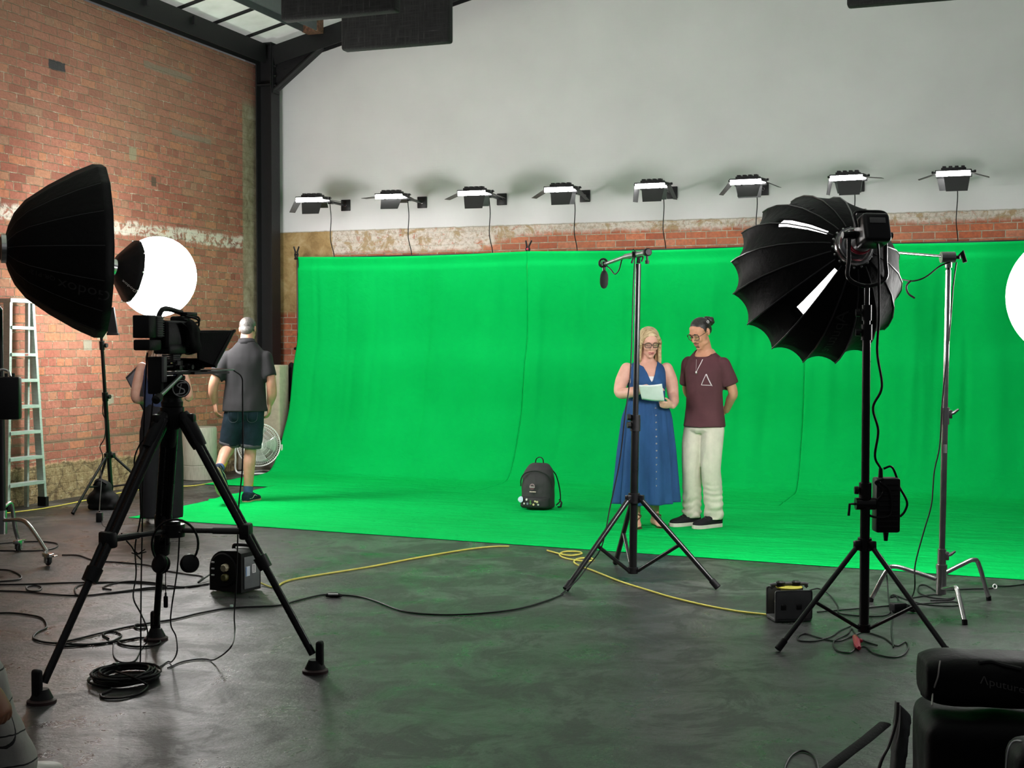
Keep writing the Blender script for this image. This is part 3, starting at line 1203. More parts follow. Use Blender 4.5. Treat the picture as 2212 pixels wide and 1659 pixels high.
def tripod_stand(t, top, feet, zcol, zhub, rcol, rleg, secs, knobdir, legm=BLACKM, brace_at=0.55, zbot=0.07, flat=False):
    """column from near the floor to top; legs from a collar at zcol to the feet; braces to a hub at zhub.
    secs: list of (height, radius) for the telescoping tubes"""
    b = sum(feet, V()) / 3
    axis0 = V((b.x, b.y, zbot))
    top = V(top)

    def at(z):
        f = (z - zbot) / (top.z - zbot)
        return axis0.lerp(top, f)
    z0 = zbot
    for (z1, r) in secs:
        m = MB()
        m.cyl(at(z0), at(z1), r, n=20)
        m.build('column', legm, t)
        if z1 < top.z - 0.05:
            m = MB()
            m.cyl(at(z1 - 0.05), at(z1 + 0.03), r + 0.007, n=20)
            knob(m, at(z1 - 0.01), knobdir, 0.022, 0.035)
            m.build('collar', BLACK, t)
        z0 = z1 - 0.02
    m = MB()
    m.cyl(at(zcol - 0.03), at(zcol + 0.035), rcol + 0.012, n=20)
    knob(m, at(zcol), knobdir, 0.02, 0.035)
    m.build('leg_collar', BLACK, t)
    m = MB()
    m.cyl(at(zhub - 0.02), at(zhub + 0.02), rcol + 0.008, n=20)
    m.build('brace_hub', BLACK, t)
    for f in feet:
        d = (V((f.x, f.y, 0)) - V((b.x, b.y, 0))).normalized()
        a = at(zcol) + d * (rcol + 0.02)
        e = V((f.x, f.y, rleg))
        m = MB()
        m.tube([a, e], rleg, 18)
        m.box(a, (0.05, 0.03, 0.05), math.atan2(d.y, d.x), 0.006)
        lg = m.build('leg', legm, t)
        m = MB()
        q = (e - a).normalized()
        m.tube([e - q * 0.06, e + q * 0.0 + V((0, 0, 0.0))], [rleg + 0.004, rleg + 0.005], 18)
        m.build('rubber_foot', RUBBER, lg)
        c = a.lerp(e, brace_at)
        m = MB()
        m.tube([at(zhub) + d * (rcol + 0.01), c], rleg * 0.72, 14)
        m.build('brace', legm, t)
    return at


# big parabolic softbox at the left
AX1 = V((math.sin(math.radians(65.6)), math.cos(math.radians(65.6)), 0))
rimc = P(221, 543, 9.5)
o1 = rimc - AX1 * 0.64
PROF1 = [(0.0, 0.085), (0.02, 0.155), (0.058, 0.242), (0.13, 0.332), (0.28, 0.440), (0.45, 0.540), (0.58, 0.600), (0.64, 0.600)]
ft = [F(104, 1222), F(40, 1192), F(-170, 1195)]
bx = sum(ft, V()) / 3
root = thing('parabolic_softbox', 'huge black parabolic softbox on a wheeled stand at the left edge, aimed right', 'softbox', V((bx.x, bx.y, 0)))
D1 = Dome(o1, AX1, PROF1, 16, None, -o1 + V((0, 0, o1.z)))
hs = [0.0, 0.01, 0.02, 0.04, 0.058, 0.09, 0.13, 0.20, 0.28, 0.37, 0.447, 0.52, 0.58, 0.585, 0.64]
sh = D1.shell(hs, 6).build('shell', SOFTB, root, smooth=30)
solid(sh, 0.006)
for k in range(16):
    m = MB()
    m.tube([D1.pt(h, 2 * PI * k / 16, 0.001) for h in hs[1:-2]], 0.0035, 6)
    m.build('rib', RIBM, root)
m = MB()
m.lathe([(0.001, 0.60), (0.585, 0.60), (0.585, 0.606), (0.001, 0.606)], o1, AX1, 48)
m.build('diffuser', GLOW, root)
D1.sgn = 1.0 if D1.e1.z > 0 else -1.0
ph = -math.radians(31) * D1.sgn
for s_, sz, h0, pp in [('Godox', 0.115, 0.462, 1.06), ('QR-P120T', 0.046, 0.185, 0.95)]:
    D1.text(s_, sz, h0, ph * pp).build('lettering', PRINT, root, smooth=0)
m = MB()
m.lathe([(0.06, -0.03), (0.10, -0.03), (0.10, 0.012), (0.06, 0.012)], o1, AX1, 32)
m.build('speed_ring', CHROME, root)
hb = basis(V((0, 0, 1)), AX1)
m = MB()
m.box(o1 - AX1 * 0.20, (0.18, 0.15, 0.33), hb, 0.02, 3)
hd = m.build('lamp_head', BLACK, root)
m = MB()
m.box(o1 - AX1 * 0.10 - V((0.0, 0.085, 0.04)), (0.05, 0.01, 0.02), None, 0.002)  # small white plate standing in for a glint on the lamp head
m.build('glint_plate', WHITEP, hd)
colx = P(4, 1000, 9.75)
cb = V((colx.x, colx.y, 0.20))
ct = V((o1 - AX1 * 0.22) - V((0, 0, 0.16)))
m = MB()
m.cyl(cb, V((cb.x, cb.y, 1.2)), 0.024, n=20)
m.build('column', STEEL, root)
m = MB()
m.tube([V((cb.x, cb.y, 1.1)), V((cb.x, cb.y, 1.8)), ct], 0.018, 16)
m.build('column', STEEL, root)
m = MB()
m.cyl(V((cb.x, cb.y, 1.15)), V((cb.x, cb.y, 1.25)), 0.034, n=20)
knob(m, V((cb.x, cb.y, 1.2)), (1, -0.3, 0), 0.02, 0.04)
m.build('collar', CHROME, root)
m = MB()
m.cyl(V((cb.x, cb.y, 0.17)), V((cb.x, cb.y, 0.34)), 0.032, n=20)
m.build('leg_socket', CHROME, root)
m = MB()
m.tube([ct + V((0, 0, -0.02)), ct + V((0, 0, 0.1))], 0.03, 12)
m.build('yoke', BLACKM, root)
CASTER = mat('caster_tyre', (0.02, 0.02, 0.02), 0.6)
for f, hz in zip(ft, (0.27, 0.36, 0.30)):
    d = (V((f.x, f.y, 0)) - V((cb.x, cb.y, 0)))
    L = d.length
    d.normalize()
    c0 = V((cb.x, cb.y, 0))
    m = MB()
    m.tube(spline([c0 + d * 0.02 + V((0, 0, hz)), c0 + d * L * 0.42 + V((0, 0, hz + 0.02)), c0 + d * L * 0.60 + V((0, 0, hz - 0.01)), c0 + d * L * 0.80 + V((0, 0, 0.18)),
                   c0 + d * L * 0.97 + V((0, 0, 0.10))], 6), 0.015, 12)
    lg = m.build('leg', CHROME, root)
    m = MB()
    w = d.cross(V((0, 0, 1)))
    e = V((f.x, f.y, 0))
    m.box(e + V((0, 0, 0.075)), (0.09, 0.045, 0.028), math.atan2(d.y, d.x), 0.006)
    for q in (-1, 1):
        m.box(e + w * 0.02 * q + V((0, 0, 0.05)), (0.035, 0.006, 0.06), math.atan2(d.y, d.x), 0.002)
    m.box(e + d * 0.07 + V((0, 0, 0.078)), (0.06, 0.03, 0.008), math.atan2(d.y, d.x), 0.003)
    m.build('caster_bracket', CHROME, lg)
    m = MB()
    m.torus(e + V((0, 0, 0.036)), w, 0.024, 0.0115, 28, 10)
    m.cyl(e + V((0, 0, 0.036)) - w * 0.009, e + V((0, 0, 0.036)) + w * 0.009, 0.022, n=20)
    m.build('caster_wheel', CASTER, lg)

# ballast box hanging on that stand
bp = P(14, 860, 9.45)
bt = thing('power_box', 'black power box hanging on the left softbox stand in front of the ladder', 'power box', bp)
m = MB()
m.box(bp, (0.19, 0.10, 0.30), 0.15, 0.012)
m.build('casing', BLACK, bt)
m = MB()
m.tube(spline([bp + V((-.06, 0, .15)), bp + V((-.05, .02, .20)), bp + V((0.0, .03, .19)), bp + V((.03, 0, .15))], 5), 0.008, 8)
m.cyl(bp + V((-.04, 0.05, .12)), V((cb.x, cb.y, bp.z + .12)), 0.014)
m.build('hanger', CHROME, bt)
m = MB()
for x in (-0.06, 0.0, 0.05):
    m.cyl(bp + V((x, 0, 0.15)), bp + V((x, 0, 0.175)), 0.011, n=10)
m.build('socket', BLACKM, bt)


# lantern softboxes
def lantern(c, ax, r, glow, root, word=None):
    ax = V(ax).normalized()
    o = c - ax * r * 1.18
    m = MB()
    prof = []
    for k in range(3, 33):
        th = PI * (1 - k / 32.0)
        prof.append((r * 1.03 * math.sin(th), r * 1.18 + r * 0.97 * math.cos(th)))
    m.lathe(prof, o, ax, 64)
    m.build('globe', glow, root, smooth=180)
    PR = [(0.0, 0.05), (0.03, 0.115), (0.10 * r / .37, 0.198 * r / .37), (0.18 * r / .37, 0.290 * r / .37)]
    Dm = Dome(o, ax, PR, 10, lambda h: 0.03, -c + V((0, 0, c.z)))
    s = Dm.shell([0, 0.015, 0.03, 0.05, 0.07, 0.10 * r / .37, 0.14 * r / .37, 0.18 * r / .37], 4, off=0.012).build('skirt', SOFTB, root, smooth=180)
    solid(s, 0.004)
    m = MB()
    for k in range(10):
        m.ell(Dm.pt(0.174 * r / .37, 2 * PI * k / 10, 0.014), (0.009, 0.009, 0.009), nu=8, nv=6)
    m.build('press_stud', WHITEP, root)
    Dm.sgn = 1.0 if Dm.e1.z > 0 else -1.0
    if word:
        Dm.text(word, 0.04, 0.115, -math.radians(40) * Dm.sgn, -1, 0.018).build('lettering', mat('pale_print', (0.4, 0.4, 0.4), 0.6), root, smooth=0)
    m = MB()
    m.lathe([(0.055, -0.04), (0.085, -0.04), (0.085, 0.01), (0.055, 0.01)], o, ax, 28)
    m.build('speed_ring', CHROME, root)
    m = MB()
    hb = basis(V((0, 0, 1)), ax)
    m.box(o - ax * 0.15, (0.15, 0.13, 0.24), hb, 0.02, 3)
    m.build('lamp_head', BLACK, root)
    return o - ax * 0.15


cl = P(340, 598, 12.75)
AX2 = (math.sin(math.radians(52)), math.cos(math.radians(52)), -0.17)
ft = [F(157, 1112), F(300, 1040), F(205, 1050)]
pc = V((-3.82, 12.72, 0))
ft = [V((pc.x + 0.52 * math.cos(a), pc.y + 0.52 * math.sin(a), 0)) for a in (math.radians(250), math.radians(20), math.radians(125))]
ft[0] = F(157, 1112)
root = thing('lantern_light', 'glowing white lantern softbox with a black skirt on a stand by the brick wall', 'light', pc, 0, 'glowing lantern softboxes')
hp = lantern(cl, AX2, 0.37, GLOBE, root, 'Godox')
tripod_stand(root, V((hp.x, hp.y, hp.z - 0.12)), ft, 0.50, 0.20, 0.016, 0.012, [(1.07, 0.021), (1.55, 0.017), (hp.z - 0.05, 0.014)], (1, -0.3, 0), zbot=0.16)
m = MB()
bq = P(243, 694, 12.6)
m.hexa([bq + V((-.05, 0, -.11)), bq + V((.045, 0, -.11)), bq + V((.045, .03, -.11)), bq + V((-.05, .03, -.11)),
        bq + V((-.05, 0, .13)), bq + V((.012, 0, .13)), bq + V((.012, .03, .13)), bq + V((-.05, .03, .13))])
m.box(bq + V((0, .015, -.12)), (0.11, 0.05, 0.02), None, 0.004)
m.build('hanging_flap', BLACK, root)

cr_ = P(2308, 640, 8.2)
hx = cr_ + V((0.62, -0.1, 0))
root = thing('lantern_light', 'glowing white lantern softbox cut by the right edge beside the chrome stand', 'light', V((hx.x, hx.y, 0)), 0, 'glowing lantern softboxes')
hp = lantern(cr_, (-0.95, 0.2, -0.1), 0.37, GLOBE2, root)
ft = [V((hp.x + 0.5 * math.cos(a), hp.y + 0.5 * math.sin(a), 0)) for a in (math.radians(90), math.radians(210), math.radians(330))]
tripod_stand(root, V((hp.x, hp.y, hp.z - 0.07)), ft, 0.50, 0.12, 0.017, 0.012, [(1.0, 0.021), (hp.z - 0.05, 0.016)], (1, 0, 0))

# dome softbox at the right
f1, f2 = F(1680, 1408), F(2058, 1428)
f3 = V((2.04, 7.74, 0))
ft = [f1, f2, f3]
bx = sum(ft, V()) / 3
root = thing('dome_softbox', 'black ribbed dome softbox seen from behind on a tall black tripod stand', 'softbox', V((bx.x, bx.y, 0)))
rimc = P(1756, 608, 7.58)
ringc = P(1843, 534, 7.06)
AX3 = (rimc - ringc).normalized()
dep = (rimc - ringc).length
PROF3 = [(0.0, 0.085), (0.03, 0.15), (0.09, 0.24), (0.18, 0.335), (0.28, 0.405), (0.38, 0.45), (0.48, 0.475), (dep, 0.483)]
D3 = Dome(ringc, AX3, PROF3, 16, lambda h: 0.012 + 0.085 * (h / dep) ** 1.6, -ringc + V((0, 0, ringc.z)))
hs = [0.0, 0.015, 0.03, 0.06, 0.09, 0.135, 0.18, 0.23, 0.28, 0.33, 0.38, 0.43, 0.48, dep]
per = 8


def slit(i, k):
    # two unzipped flaps let the white lining show
    return (2 <= i <= 6 and k in SLITS)


def phi_of(px, py):
    """angle on the dome for a direction in view, from the ring outwards"""
    q = P(px, py, ringc.y) - ringc
    q -= AX3 * q.dot(AX3)
    return math.atan2(q.dot(D3.e1), q.dot(D3.e0)) % (2 * PI)


SLITS = []
for (px, py) in [(1785, 492), (1790, 600)]:
    k0 = int(phi_of(px, py) / (2 * PI) * 16 * per)
    SLITS += [(k0 + q) % 128 for q in (-1, 0, 1)]


def wrinkle(m):
    return m.displace(lambda c, n: 0.004 * noise.noise(V((c.x * 14, c.y * 14, c.z * 14))) + 0.003 * noise.noise(V((c.x * 40 + c.z * 10, c.y * 30, c.z * 9))))


m = D3.shell(hs, per, slit)
sh = m.build('shell', SOFTB, root, smooth=40)
solid(sh, 0.004)
lin = D3.shell(hs, 4, None, -0.016).build('lining', LINING, root, smooth=60)
for k in range(16):
    m = MB()
    m.tube([D3.pt(h, 2 * PI * k / 16, 0.002) for h in hs[1:]], 0.0045, 6)
    m.build('rib', RIBM, root)
m = MB()
m.lathe([(0.001, dep - 0.08), (0.385, dep - 0.08), (0.385, dep - 0.072), (0.001, dep - 0.072)], ringc, AX3, 48)
m.build('diffuser', emit('dome_glow', (1.0, 0.985, 0.96), 60.0), root)
D3.sgn = 1.0 if D3.e1.z > 0 else -1.0
D3.text('Light Dome II', 0.055, 0.30, phi_of(1800, 430) - 0.08, 1, 0.006).build('lettering', PRINT, root, smooth=0)
D3.text('Aputure', 0.09, 0.30, phi_of(1830, 700), 1, 0.006).build('lettering', PRINT, root, smooth=0)
m = MB()
m.lathe([(0.07, -0.02), (0.105, -0.02), (0.11, 0.0), (0.105, 0.03), (0.09, 0.035), (0.07, 0.02)], ringc, AX3, 40)
m.torus(ringc - AX3 * 0.03, AX3, 0.088, 0.006, 40, 8)
for k in range(16):
    m.ell(D3.pt(0.012, 2 * PI * (k + .5) / 16, 0.0), (0.009, 0.009, 0.009), nu=8, nv=6)
m.build('speed_ring', CHROME, root)
hb = basis(V((0, 0, 1)), AX3)
m = MB()
m.lathe([(0.055, -0.17), (0.062, -0.165), (0.062, -0.03), (0.075, -0.02), (0.075, 0.0)], ringc, AX3, 28)
hd = m.build('lamp_barrel', mat('grey_metal', (0.28, 0.28, 0.29), 0.35, 0.7), root)
m = MB()
m.torus(ringc - AX3 * 0.075, AX3, 0.0625, 0.006, 32, 6)
m.torus(ringc - AX3 * 0.09, AX3, 0.0625, 0.006, 32, 6)
m.build('red_band', REDP, hd)
rear = ringc - AX3 * 0.235
m = MB()
m.box(rear, (0.155, 0.145, 0.14), hb, 0.022, 3)
hd = m.build('lamp_head', BLACKM, root)
sid = hb @ V((0, 1, 0))
upv = hb @ V((1, 0, 0))
m = MB()
m.box(rear - AX3 * 0.072 + upv * 0.03, (0.030, 0.085, 0.006), hb, 0.002)
m.build('display', mat('display_grey', (0.16, 0.16, 0.155), 0.3), hd)
m = MB()
hh = [rear + sid * e * 0.082 + upv * 0.02 for e in (-1, 1)]
m.tube(spline([hh[0], hh[0] + upv * 0.075, rear + upv * 0.105, hh[1] + upv * 0.075, hh[1]], 6), 0.009, 8)
m.build('handle', BLACK, hd)
# yoke down to the stand
ptop = P(1872, 628, 6.98)
m = MB()
ya = [rear + AX3 * 0.06 + sid * e * 0.10 for e in (-1, 1)]
yb = [V((q.x, q.y, ptop.z + 0.03)) for q in ya]
m.tube(spline([ya[0], ya[0].lerp(yb[0], 0.5), yb[0] + V((0, 0, 0.03)), (yb[0] + yb[1]) / 2 + V((0, 0, -0.01)), yb[1] + V((0, 0, 0.03)), ya[1].lerp(yb[1], 0.5), ya[1]], 6), 0.011, 10)
for e, q in zip((-1, 1), ya):
    m.cyl(q, q - sid * e * 0.03, 0.022, n=14)
    m.cyl(q, q + sid * e * 0.035, 0.018, n=10)
m.build('yoke', BLACKM, root)
yc = (yb[0] + yb[1]) / 2
at3 = tripod_stand(root, V((yc.x, yc.y, yc.z - 0.0)), ft, 0.505, 0.065, 0.024, 0.0135, [(0.80, 0.025), (1.62, 0.021), (1.72, 0.018), (yc.z, 0.014)], (-1, 0.1, 0), zbot=0.045)

# power supply clamped on the stand
pb = P(1914, 1090, 7.0)
t = thing('power_supply', 'black power supply box clamped to the dome softbox stand', 'power box', pb)
m = MB()
m.box(pb, (0.128, 0.09, 0.285), 0.0, 0.012)
for z in np.linspace(-0.11, 0.11, 9):
    m.box(pb + V((0, -0.046, z)), (0.10, 0.006, 0.012), 0, 0.002)
m.build('casing', BLACK, t)
m = MB()
q = at3(pb.z - 0.0)
m.box((q + pb) / 2 + V((0, 0, 0.01)), (abs(pb.x - q.x), 0.03, 0.04), 0, 0.006)
m.cyl(q + V((-.05, 0, 0.01)), q + V((.05, 0, 0.01)), 0.032, n=14)
m.tube([q + V((-.05, -.01, 0.01)), q + V((-.085, -.02, 0.01)), q + V((-.09, -.02, -0.05))], 0.007, 8)
m.build('clamp', BLACKM, t)
m = MB()
m.cyl(pb + V((0, 0, -0.14)), pb + V((0, 0, -0.19)), 0.015, 0.010)
m.build('plug', BLACK, t)
m = MB()
m.cyl(pb + V((-.03, 0, 0.14)), pb + V((-.03, 0, 0.19)), 0.013, 0.010)
m.build('plug', BLACK, t)
m = MB()
m.tube(spline([pb + V((.06, 0, .13)), pb + V((.02, -.03, .20)), pb + V((-.02, -.02, .19))], 6), 0.006, 8)
m.tube(spline([pb + V((.06, -.02, .10)), pb + V((.10, -.03, .02)), pb + V((.09, -.03, -.03)), pb + V((.065, -.03, -.06))], 6), 0.006, 8)
m.tube(spline([pb + V((-.06, -.05, .13)), pb + V((.0, -.06, .08)), pb + V((.01, -.06, -.04)), pb + V((-.06, -.06, -.06)), pb + V((-.11, -.05, -.03)), pb + V((-.03, -.055, .07)), pb + V((-.07, -.05, .12)), pb + V((-.03, -.055, .14))], 6), 0.006, 8)
m.build('looped_cord', CORD, t)
m = MB()
a = ringc - AX3 * 0.28 - upv * 0.06
m.tube(spline([a, P(1898, 560, 6.85), P(1899, 680, 6.87), P(1895, 760, 6.93), P(1905, 835, 6.93), P(1886, 880, 6.93), P(1897, 930, 6.93), P(1890, 985, 6.93), pb + V((-.03, 0, .19))], 7), 0.0065, 8)
m.build('head_cord', CORD, t)

# ---------------------------------------------------------------- video camera with teleprompter on its tripod
CAMB = mat('camera_black', (0.005, 0.005, 0.0055), 0.42, bump=0.2, bscale=90, spec=0.3)
CARB = mat('carbon_tube', (0.005, 0.005, 0.0055), 0.28, spec=0.4)
f1, f2, f3 = F(90, 1518), F(681, 1452), F(337, 1382)
fc = (f1 + f2 + f3) / 3
TC = V((fc.x, fc.y, 0))
tri = thing('camera_tripod', 'large black video tripod with mid-level spreader standing on the open floor at left', 'tripod', TC)
TOPZ = 1.225
m = MB()
m.lathe([(0.030, -0.08), (0.045, -0.065), (0.054, -0.02), (0.056, 0.0), (0.056, 0.025), (0.045, 0.03)], TC + V((0, 0, TOPZ)), (0, 0, 1), 32)
m.build('bowl', CAMB, tri)
m = MB()
hubz = 0.665
m.cyl(TC + V((0, 0, hubz - 0.03)), TC + V((0, 0, hubz + 0.03)), 0.055, n=24)
m.cyl(TC + V((0, 0, hubz + 0.03)), TC + V((0, 0, hubz + 0.045)), 0.035, n=24)
m.build('spreader_hub', CAMB, tri)
for f in (f1, f2, f3):
    d = V((f.x - TC.x, f.y - TC.y, 0)).normalized()
    w = d.cross(V((0, 0, 1)))
    a = TC + d * 0.062 + V((0, 0, TOPZ - 0.03))
    e = V((f.x, f.y, 0.085)) - d * 0.012
    q = (e - a).normalized()
    L = (e - a).length
    m = MB()
    # upper stage: two tubes side by side in a channel
    for s in (-1, 1):
        m.tube([a + w * 0.024 * s, a + q * (L * 0.60) + w * 0.022 * s], 0.0175, 14)
    m.hexa([a + q * 0.02 + w * x + q.cross(w) * y for x, y in ((-.036, -.010), (.036, -.010), (.036, .010), (-.036, .010))] +
           [a + q * (L * 0.60) + w * x + q.cross(w) * y for x, y in ((-.028, -.007), (.028, -.007), (.028, .007), (-.028, .007))])
    lg = m.build('leg', CARB, tri)
    m = MB()
    m.tube([a - q * 0.03, a + q * 0.02, a + q * 0.11, a + q * 0.15], [0.028, 0.040, 0.038, 0.034], 16)
    m.box(a - q * 0.0 + d * 0.02, (0.06, 0.05, 0.05), math.atan2(d.y, d.x), 0.012)
    m.build('hinge', CAMB, lg)
    m = MB()
    m.tube([a + q * (L * 0.585), a + q * (L * 0.635)], [0.044, 0.042], 14, flat=0.75)
    m.build('lock_collar', CAMB, lg)
    m = MB()
    m.tube([a + q * (L * 0.58), e], 0.0175, 12)
    m.build('lower_stage', CARB, lg)
    # rubber shoe: upright heel block on a flat pad
    c = V((f.x, f.y, 0))
    m = MB()
    yaw = math.atan2(d.y, d.x)
    m.box(c + V((0, 0, 0.085)) + d * 0.022, (0.035, 0.05, 0.13), yaw, 0.014, 3)
    m.tube([c + V((0, 0, 0.02)), c + V((0, 0, 0.06))], [0.05, 0.03], 16)
    m.build('foot_clamp', RUBBER, lg)
    m = MB()
    m.tube([c + V((0, 0, 0.0)), c + V((0, 0, 0.012)), c + V((0, 0, 0.022))], [0.062, 0.062, 0.045], 20)
    m.build('foot_pad', mat('dark_red_rubber', (0.030, 0.010, 0.010), 0.6), lg)
    # spreader arm
    t = (TOPZ - 0.03 - hubz) / (a.z - e.z)
    pc = a.lerp(e, t)
    m = MB()
    m.tube([TC + d * 0.05 + V((0, 0, hubz)), pc], 0.0125, 10)
    m.tube([TC + d * ((pc - TC).to_2d().length * 0.55) + V((0, 0, hubz)), pc], 0.016, 10)
    m.build('spreader_arm', mat('dark_metal_tube', (0.06, 0.06, 0.06), 0.3, 0.8), tri)
    m = MB()
    m.box(pc, (0.05, 0.085, 0.075), yaw, 0.012)
    m.build('spreader_clamp', CAMB, tri)

# fluid head
HD = thing('fluid_head', 'black fluid head with round white logo between tripod and video camera', 'tripod head', TC + V((0, 0, TOPZ + 0.03)))
h0 = TC + V((0, 0, TOPZ + 0.03))
AIM = math.radians(20)                               # camera heading, right of straight ahead
fw = V((math.sin(AIM), math.cos(AIM), 0))
rt = V((math.cos(AIM), -math.sin(AIM), 0))
m = MB()
m.lathe([(0.050, 0.0), (0.052, 0.02), (0.045, 0.03), (0.045, 0.045), (0.050, 0.055)], h0, (0, 0, 1), 28)
m.build('pan_base', CAMB, HD)
m = MB()
m.cyl(h0 + V((0, 0, 0.09)) - rt * 0.05, h0 + V((0, 0, 0.09)) + rt * 0.05, 0.046, n=32)
m.box(h0 + V((0, 0, 0.075)), (0.085, 0.08, 0.06), -AIM, 0.015)
m.box(h0 + V((0, 0, 0.134)), (0.075, 0.12, 0.022), -AIM, 0.006)
m.build('tilt_drum', CAMB, HD)
# logo disc on the face turned to us
vw = (V((0, 0, CAMZ)) - (h0 + V((0, 0, 0.13))))
vw = V((vw.x, vw.y, 0)).normalized()
lc = h0 + V((0.042, 0, 0.086)) + vw * 0.062
vr = V((-vw.y, vw.x, 0))
m = MB()
m.cyl(lc - vw * 0.03, lc, 0.043, n=28)
m.build('side_cap', CAMB, HD)
m = MB()
LW = mat('logo_white', (0.62, 0.62, 0.60), 0.5)
m.torus(lc + vw * 0.002, vw, 0.037, 0.0022, 36, 6)
m.build('logo_ring', LW, HD)
m = MB()
up = V((0, 0, 1))


def lg_(x, z):
    return lc + vw * 0.002 + vr * x + up * z


m.tube(spline([lg_(.022, .026), lg_(-.002, .026), lg_(-.017, .014), lg_(-.004, .003), lg_(.014, -.006), lg_(.012, -.022), lg_(-.022, -.027)], 5), 0.003, 6)
m.build('logo_stroke', LW, HD)
m = MB()
for x in (-0.004, 0.006):
    m.tube([lg_(x + .006, .022), lg_(x - .004, -.022)], 0.0022, 6)
    break
m.build('logo_bar', LW, HD)
# pan handle towards the lower left
ha = P(390, 813, TC.y - 0.05)
hb_ = P(343, 858, TC.y - 0.30)
m = MB()
m.tube([ha, hb_], 0.0095, 10)
m.build('pan_bar', mat('satin_metal', (0.30, 0.34, 0.32), 0.3, 0.9), HD)
m = MB()
q = (hb_ - ha).normalized()
m.tube([hb_ - q * 0.015, hb_ + q * 0.01, hb_ + q * 0.035, hb_ + q * 0.045], [0.015, 0.020, 0.020, 0.012], 14)
m.build('pan_grip', RUBBER, HD)
m = MB()
m.cyl(ha - rt * 0.0, h0 + V((0, 0, 0.11)) - rt * 0.0, 0.018, n=14)
m.build('pan_bar_joint', CAMB, HD)

# rig: one local frame, x right of the lens axis, y forward, z up
RIGZ = 1.545 - (806 - 745) / FPX * TC.y
ro = V((TC.x, TC.y, RIGZ))
RM = Matrix((rt, fw, V((0, 0, 1)))).transposed().to_4x4()
RM.translation = ro


def rig(x, y, z):
    return RM @ V((x, y, z))


def rigmb(build):
    m = MB()
    build(m)
    return MB().merge(m, RM)


PR = thing('teleprompter', 'black teleprompter with a cloth hood and tilted glass fixed before the video camera', 'teleprompter', ro)
rigmb(lambda m: m.box((0, 0.06, 0.0), (0.085, 0.36, 0.016), None, 0.004)).build('base_plate', CAMB, PR)
for s in (-1, 1):
    rigmb(lambda m: m.cyl((s * 0.035, -0.12, 0.032), (s * 0.035, 0.27, 0.032), 0.008, n=12)).build('rod', CARB, PR)
for y in (-0.03, 0.07, 0.16):
    rigmb(lambda m: [m.box((0, y, 0.028), (0.10, 0.024, 0.034), None, 0.006), m.cyl((0.05, y, 0.028), (0.07, y, 0.028), 0.011, n=10)]).build('rod_clamp', CAMB, PR)
rigmb(lambda m: [m.box((-0.01, 0.01, 0.055 + 0.0095 * k), (0.065, 0.06, 0.0085), None, 0.002) for k in range(5)]).build('riser_plate', GREY, PR)
for s in (-1, 1):
    rigmb(lambda m: [m.box((s * 0.035, 0.01, 0.035), (0.010, 0.05, 0.05), None, 0.003)]).build('riser_block', CAMB, PR)
# hood: tapers from the lens to the wide front
gz = 0.13
nh = [(-0.075, 0.10, 0.068), (0.075, 0.10, 0.068), (0.075, 0.10, 0.192), (-0.075, 0.10, 0.192)]
fh = [(-0.115, 0.19, 0.034), (0.115, 0.19, 0.034), (0.112, 0.355, 0.197), (-0.112, 0.355, 0.197)]


def hood(m):
    rings = []
    for t in np.linspace(0, 1, 9):
        ring = []
        for k in range(4):
            a, b = V(nh[k]), V(fh[k])
            a2, b2 = V(nh[(k + 1) % 4]), V(fh[(k + 1) % 4])
            for j in range(6):
                p = a.lerp(b, t).lerp(a2.lerp(b2, t), j / 6)
                c = (V(nh[0]) + V(nh[2])) / 2
                sag = 0.022 * math.sin(PI * t) * math.sin(PI * (j + 0.01) / 6)
                p = p + (V((0, p.y, gz)) - p) * sag * 4
                ring.append(p)
        rings.append(ring)
    m.loft(rings, caps=False)


ho = rigmb(hood).build('hood', CLOTHB, PR, smooth=60)
solid(ho, 0.004)
# frame round the front of the hood and the tilted glass in it


def frame(m):
    pts = [V(q) for q in fh]
    m.tube(spline([pts[0].lerp(pts[1], .04), pts[0].lerp(pts[1], .96), pts[1].lerp(pts[2], .05), pts[1].lerp(pts[2], .95), pts[2].lerp(pts[3], .05), pts[2].lerp(pts[3], .95),
                   pts[3].lerp(pts[0], .05), pts[3].lerp(pts[0], .95)], 4, True), 0.009, 8, closed=True)


rigmb(frame).build('hood_frame', CAMB, PR)
gl = NG('beam_splitter_glass')
f = gl.noise(gl.obj(), 3.0)
gl.bsdf((0.8, 0.85, 0.85), gl.math('MULTIPLY_ADD', f, 0.02, 0.01), 0.0, None, 0.5, **{'Transmission Weight': 0.85, 'IOR': 1.45})
def glass(m):
    p = [V(q) for q in fh]
    n_ = (p[1] - p[0]).cross(p[3] - p[0]).normalized() * 0.003
    m.hexa([q - n_ for q in p] + [q + n_ for q in p])


rigmb(glass).build('glass', gl.m, PR, smooth=0)
# monitor tray sticking out in front
rigmb(lambda m: m.hexa([V(q) for q in ((-.06, .10, -.008), (.06, .10, -.008), (.09, .36, -.008), (-.09, .36, -.008), (-.06, .10, .004), (.06, .10, .004), (.09, .36, .002), (-.09, .36, .002))])).build('monitor_tray', CAMB, PR, smooth=0)
tb = thing('tablet', 'thin tablet lying on the teleprompter tray, its edge catching light', 'tablet', rig(0, 0.4, 0.02))
rigmb(lambda m: m.box((0.01, 0.295, 0.010), (0.17, 0.21, 0.007), None, 0.003)).build('casing', mat('tablet_grey', (0.25, 0.27, 0.27), 0.3, 0.5), tb)
rigmb(lambda m: m.box((0.01, 0.295, 0.0142), (0.15, 0.19, 0.001), None, 0)).build('screen', mat('dark_screen', (0.01, 0.012, 0.012), 0.1), tb)
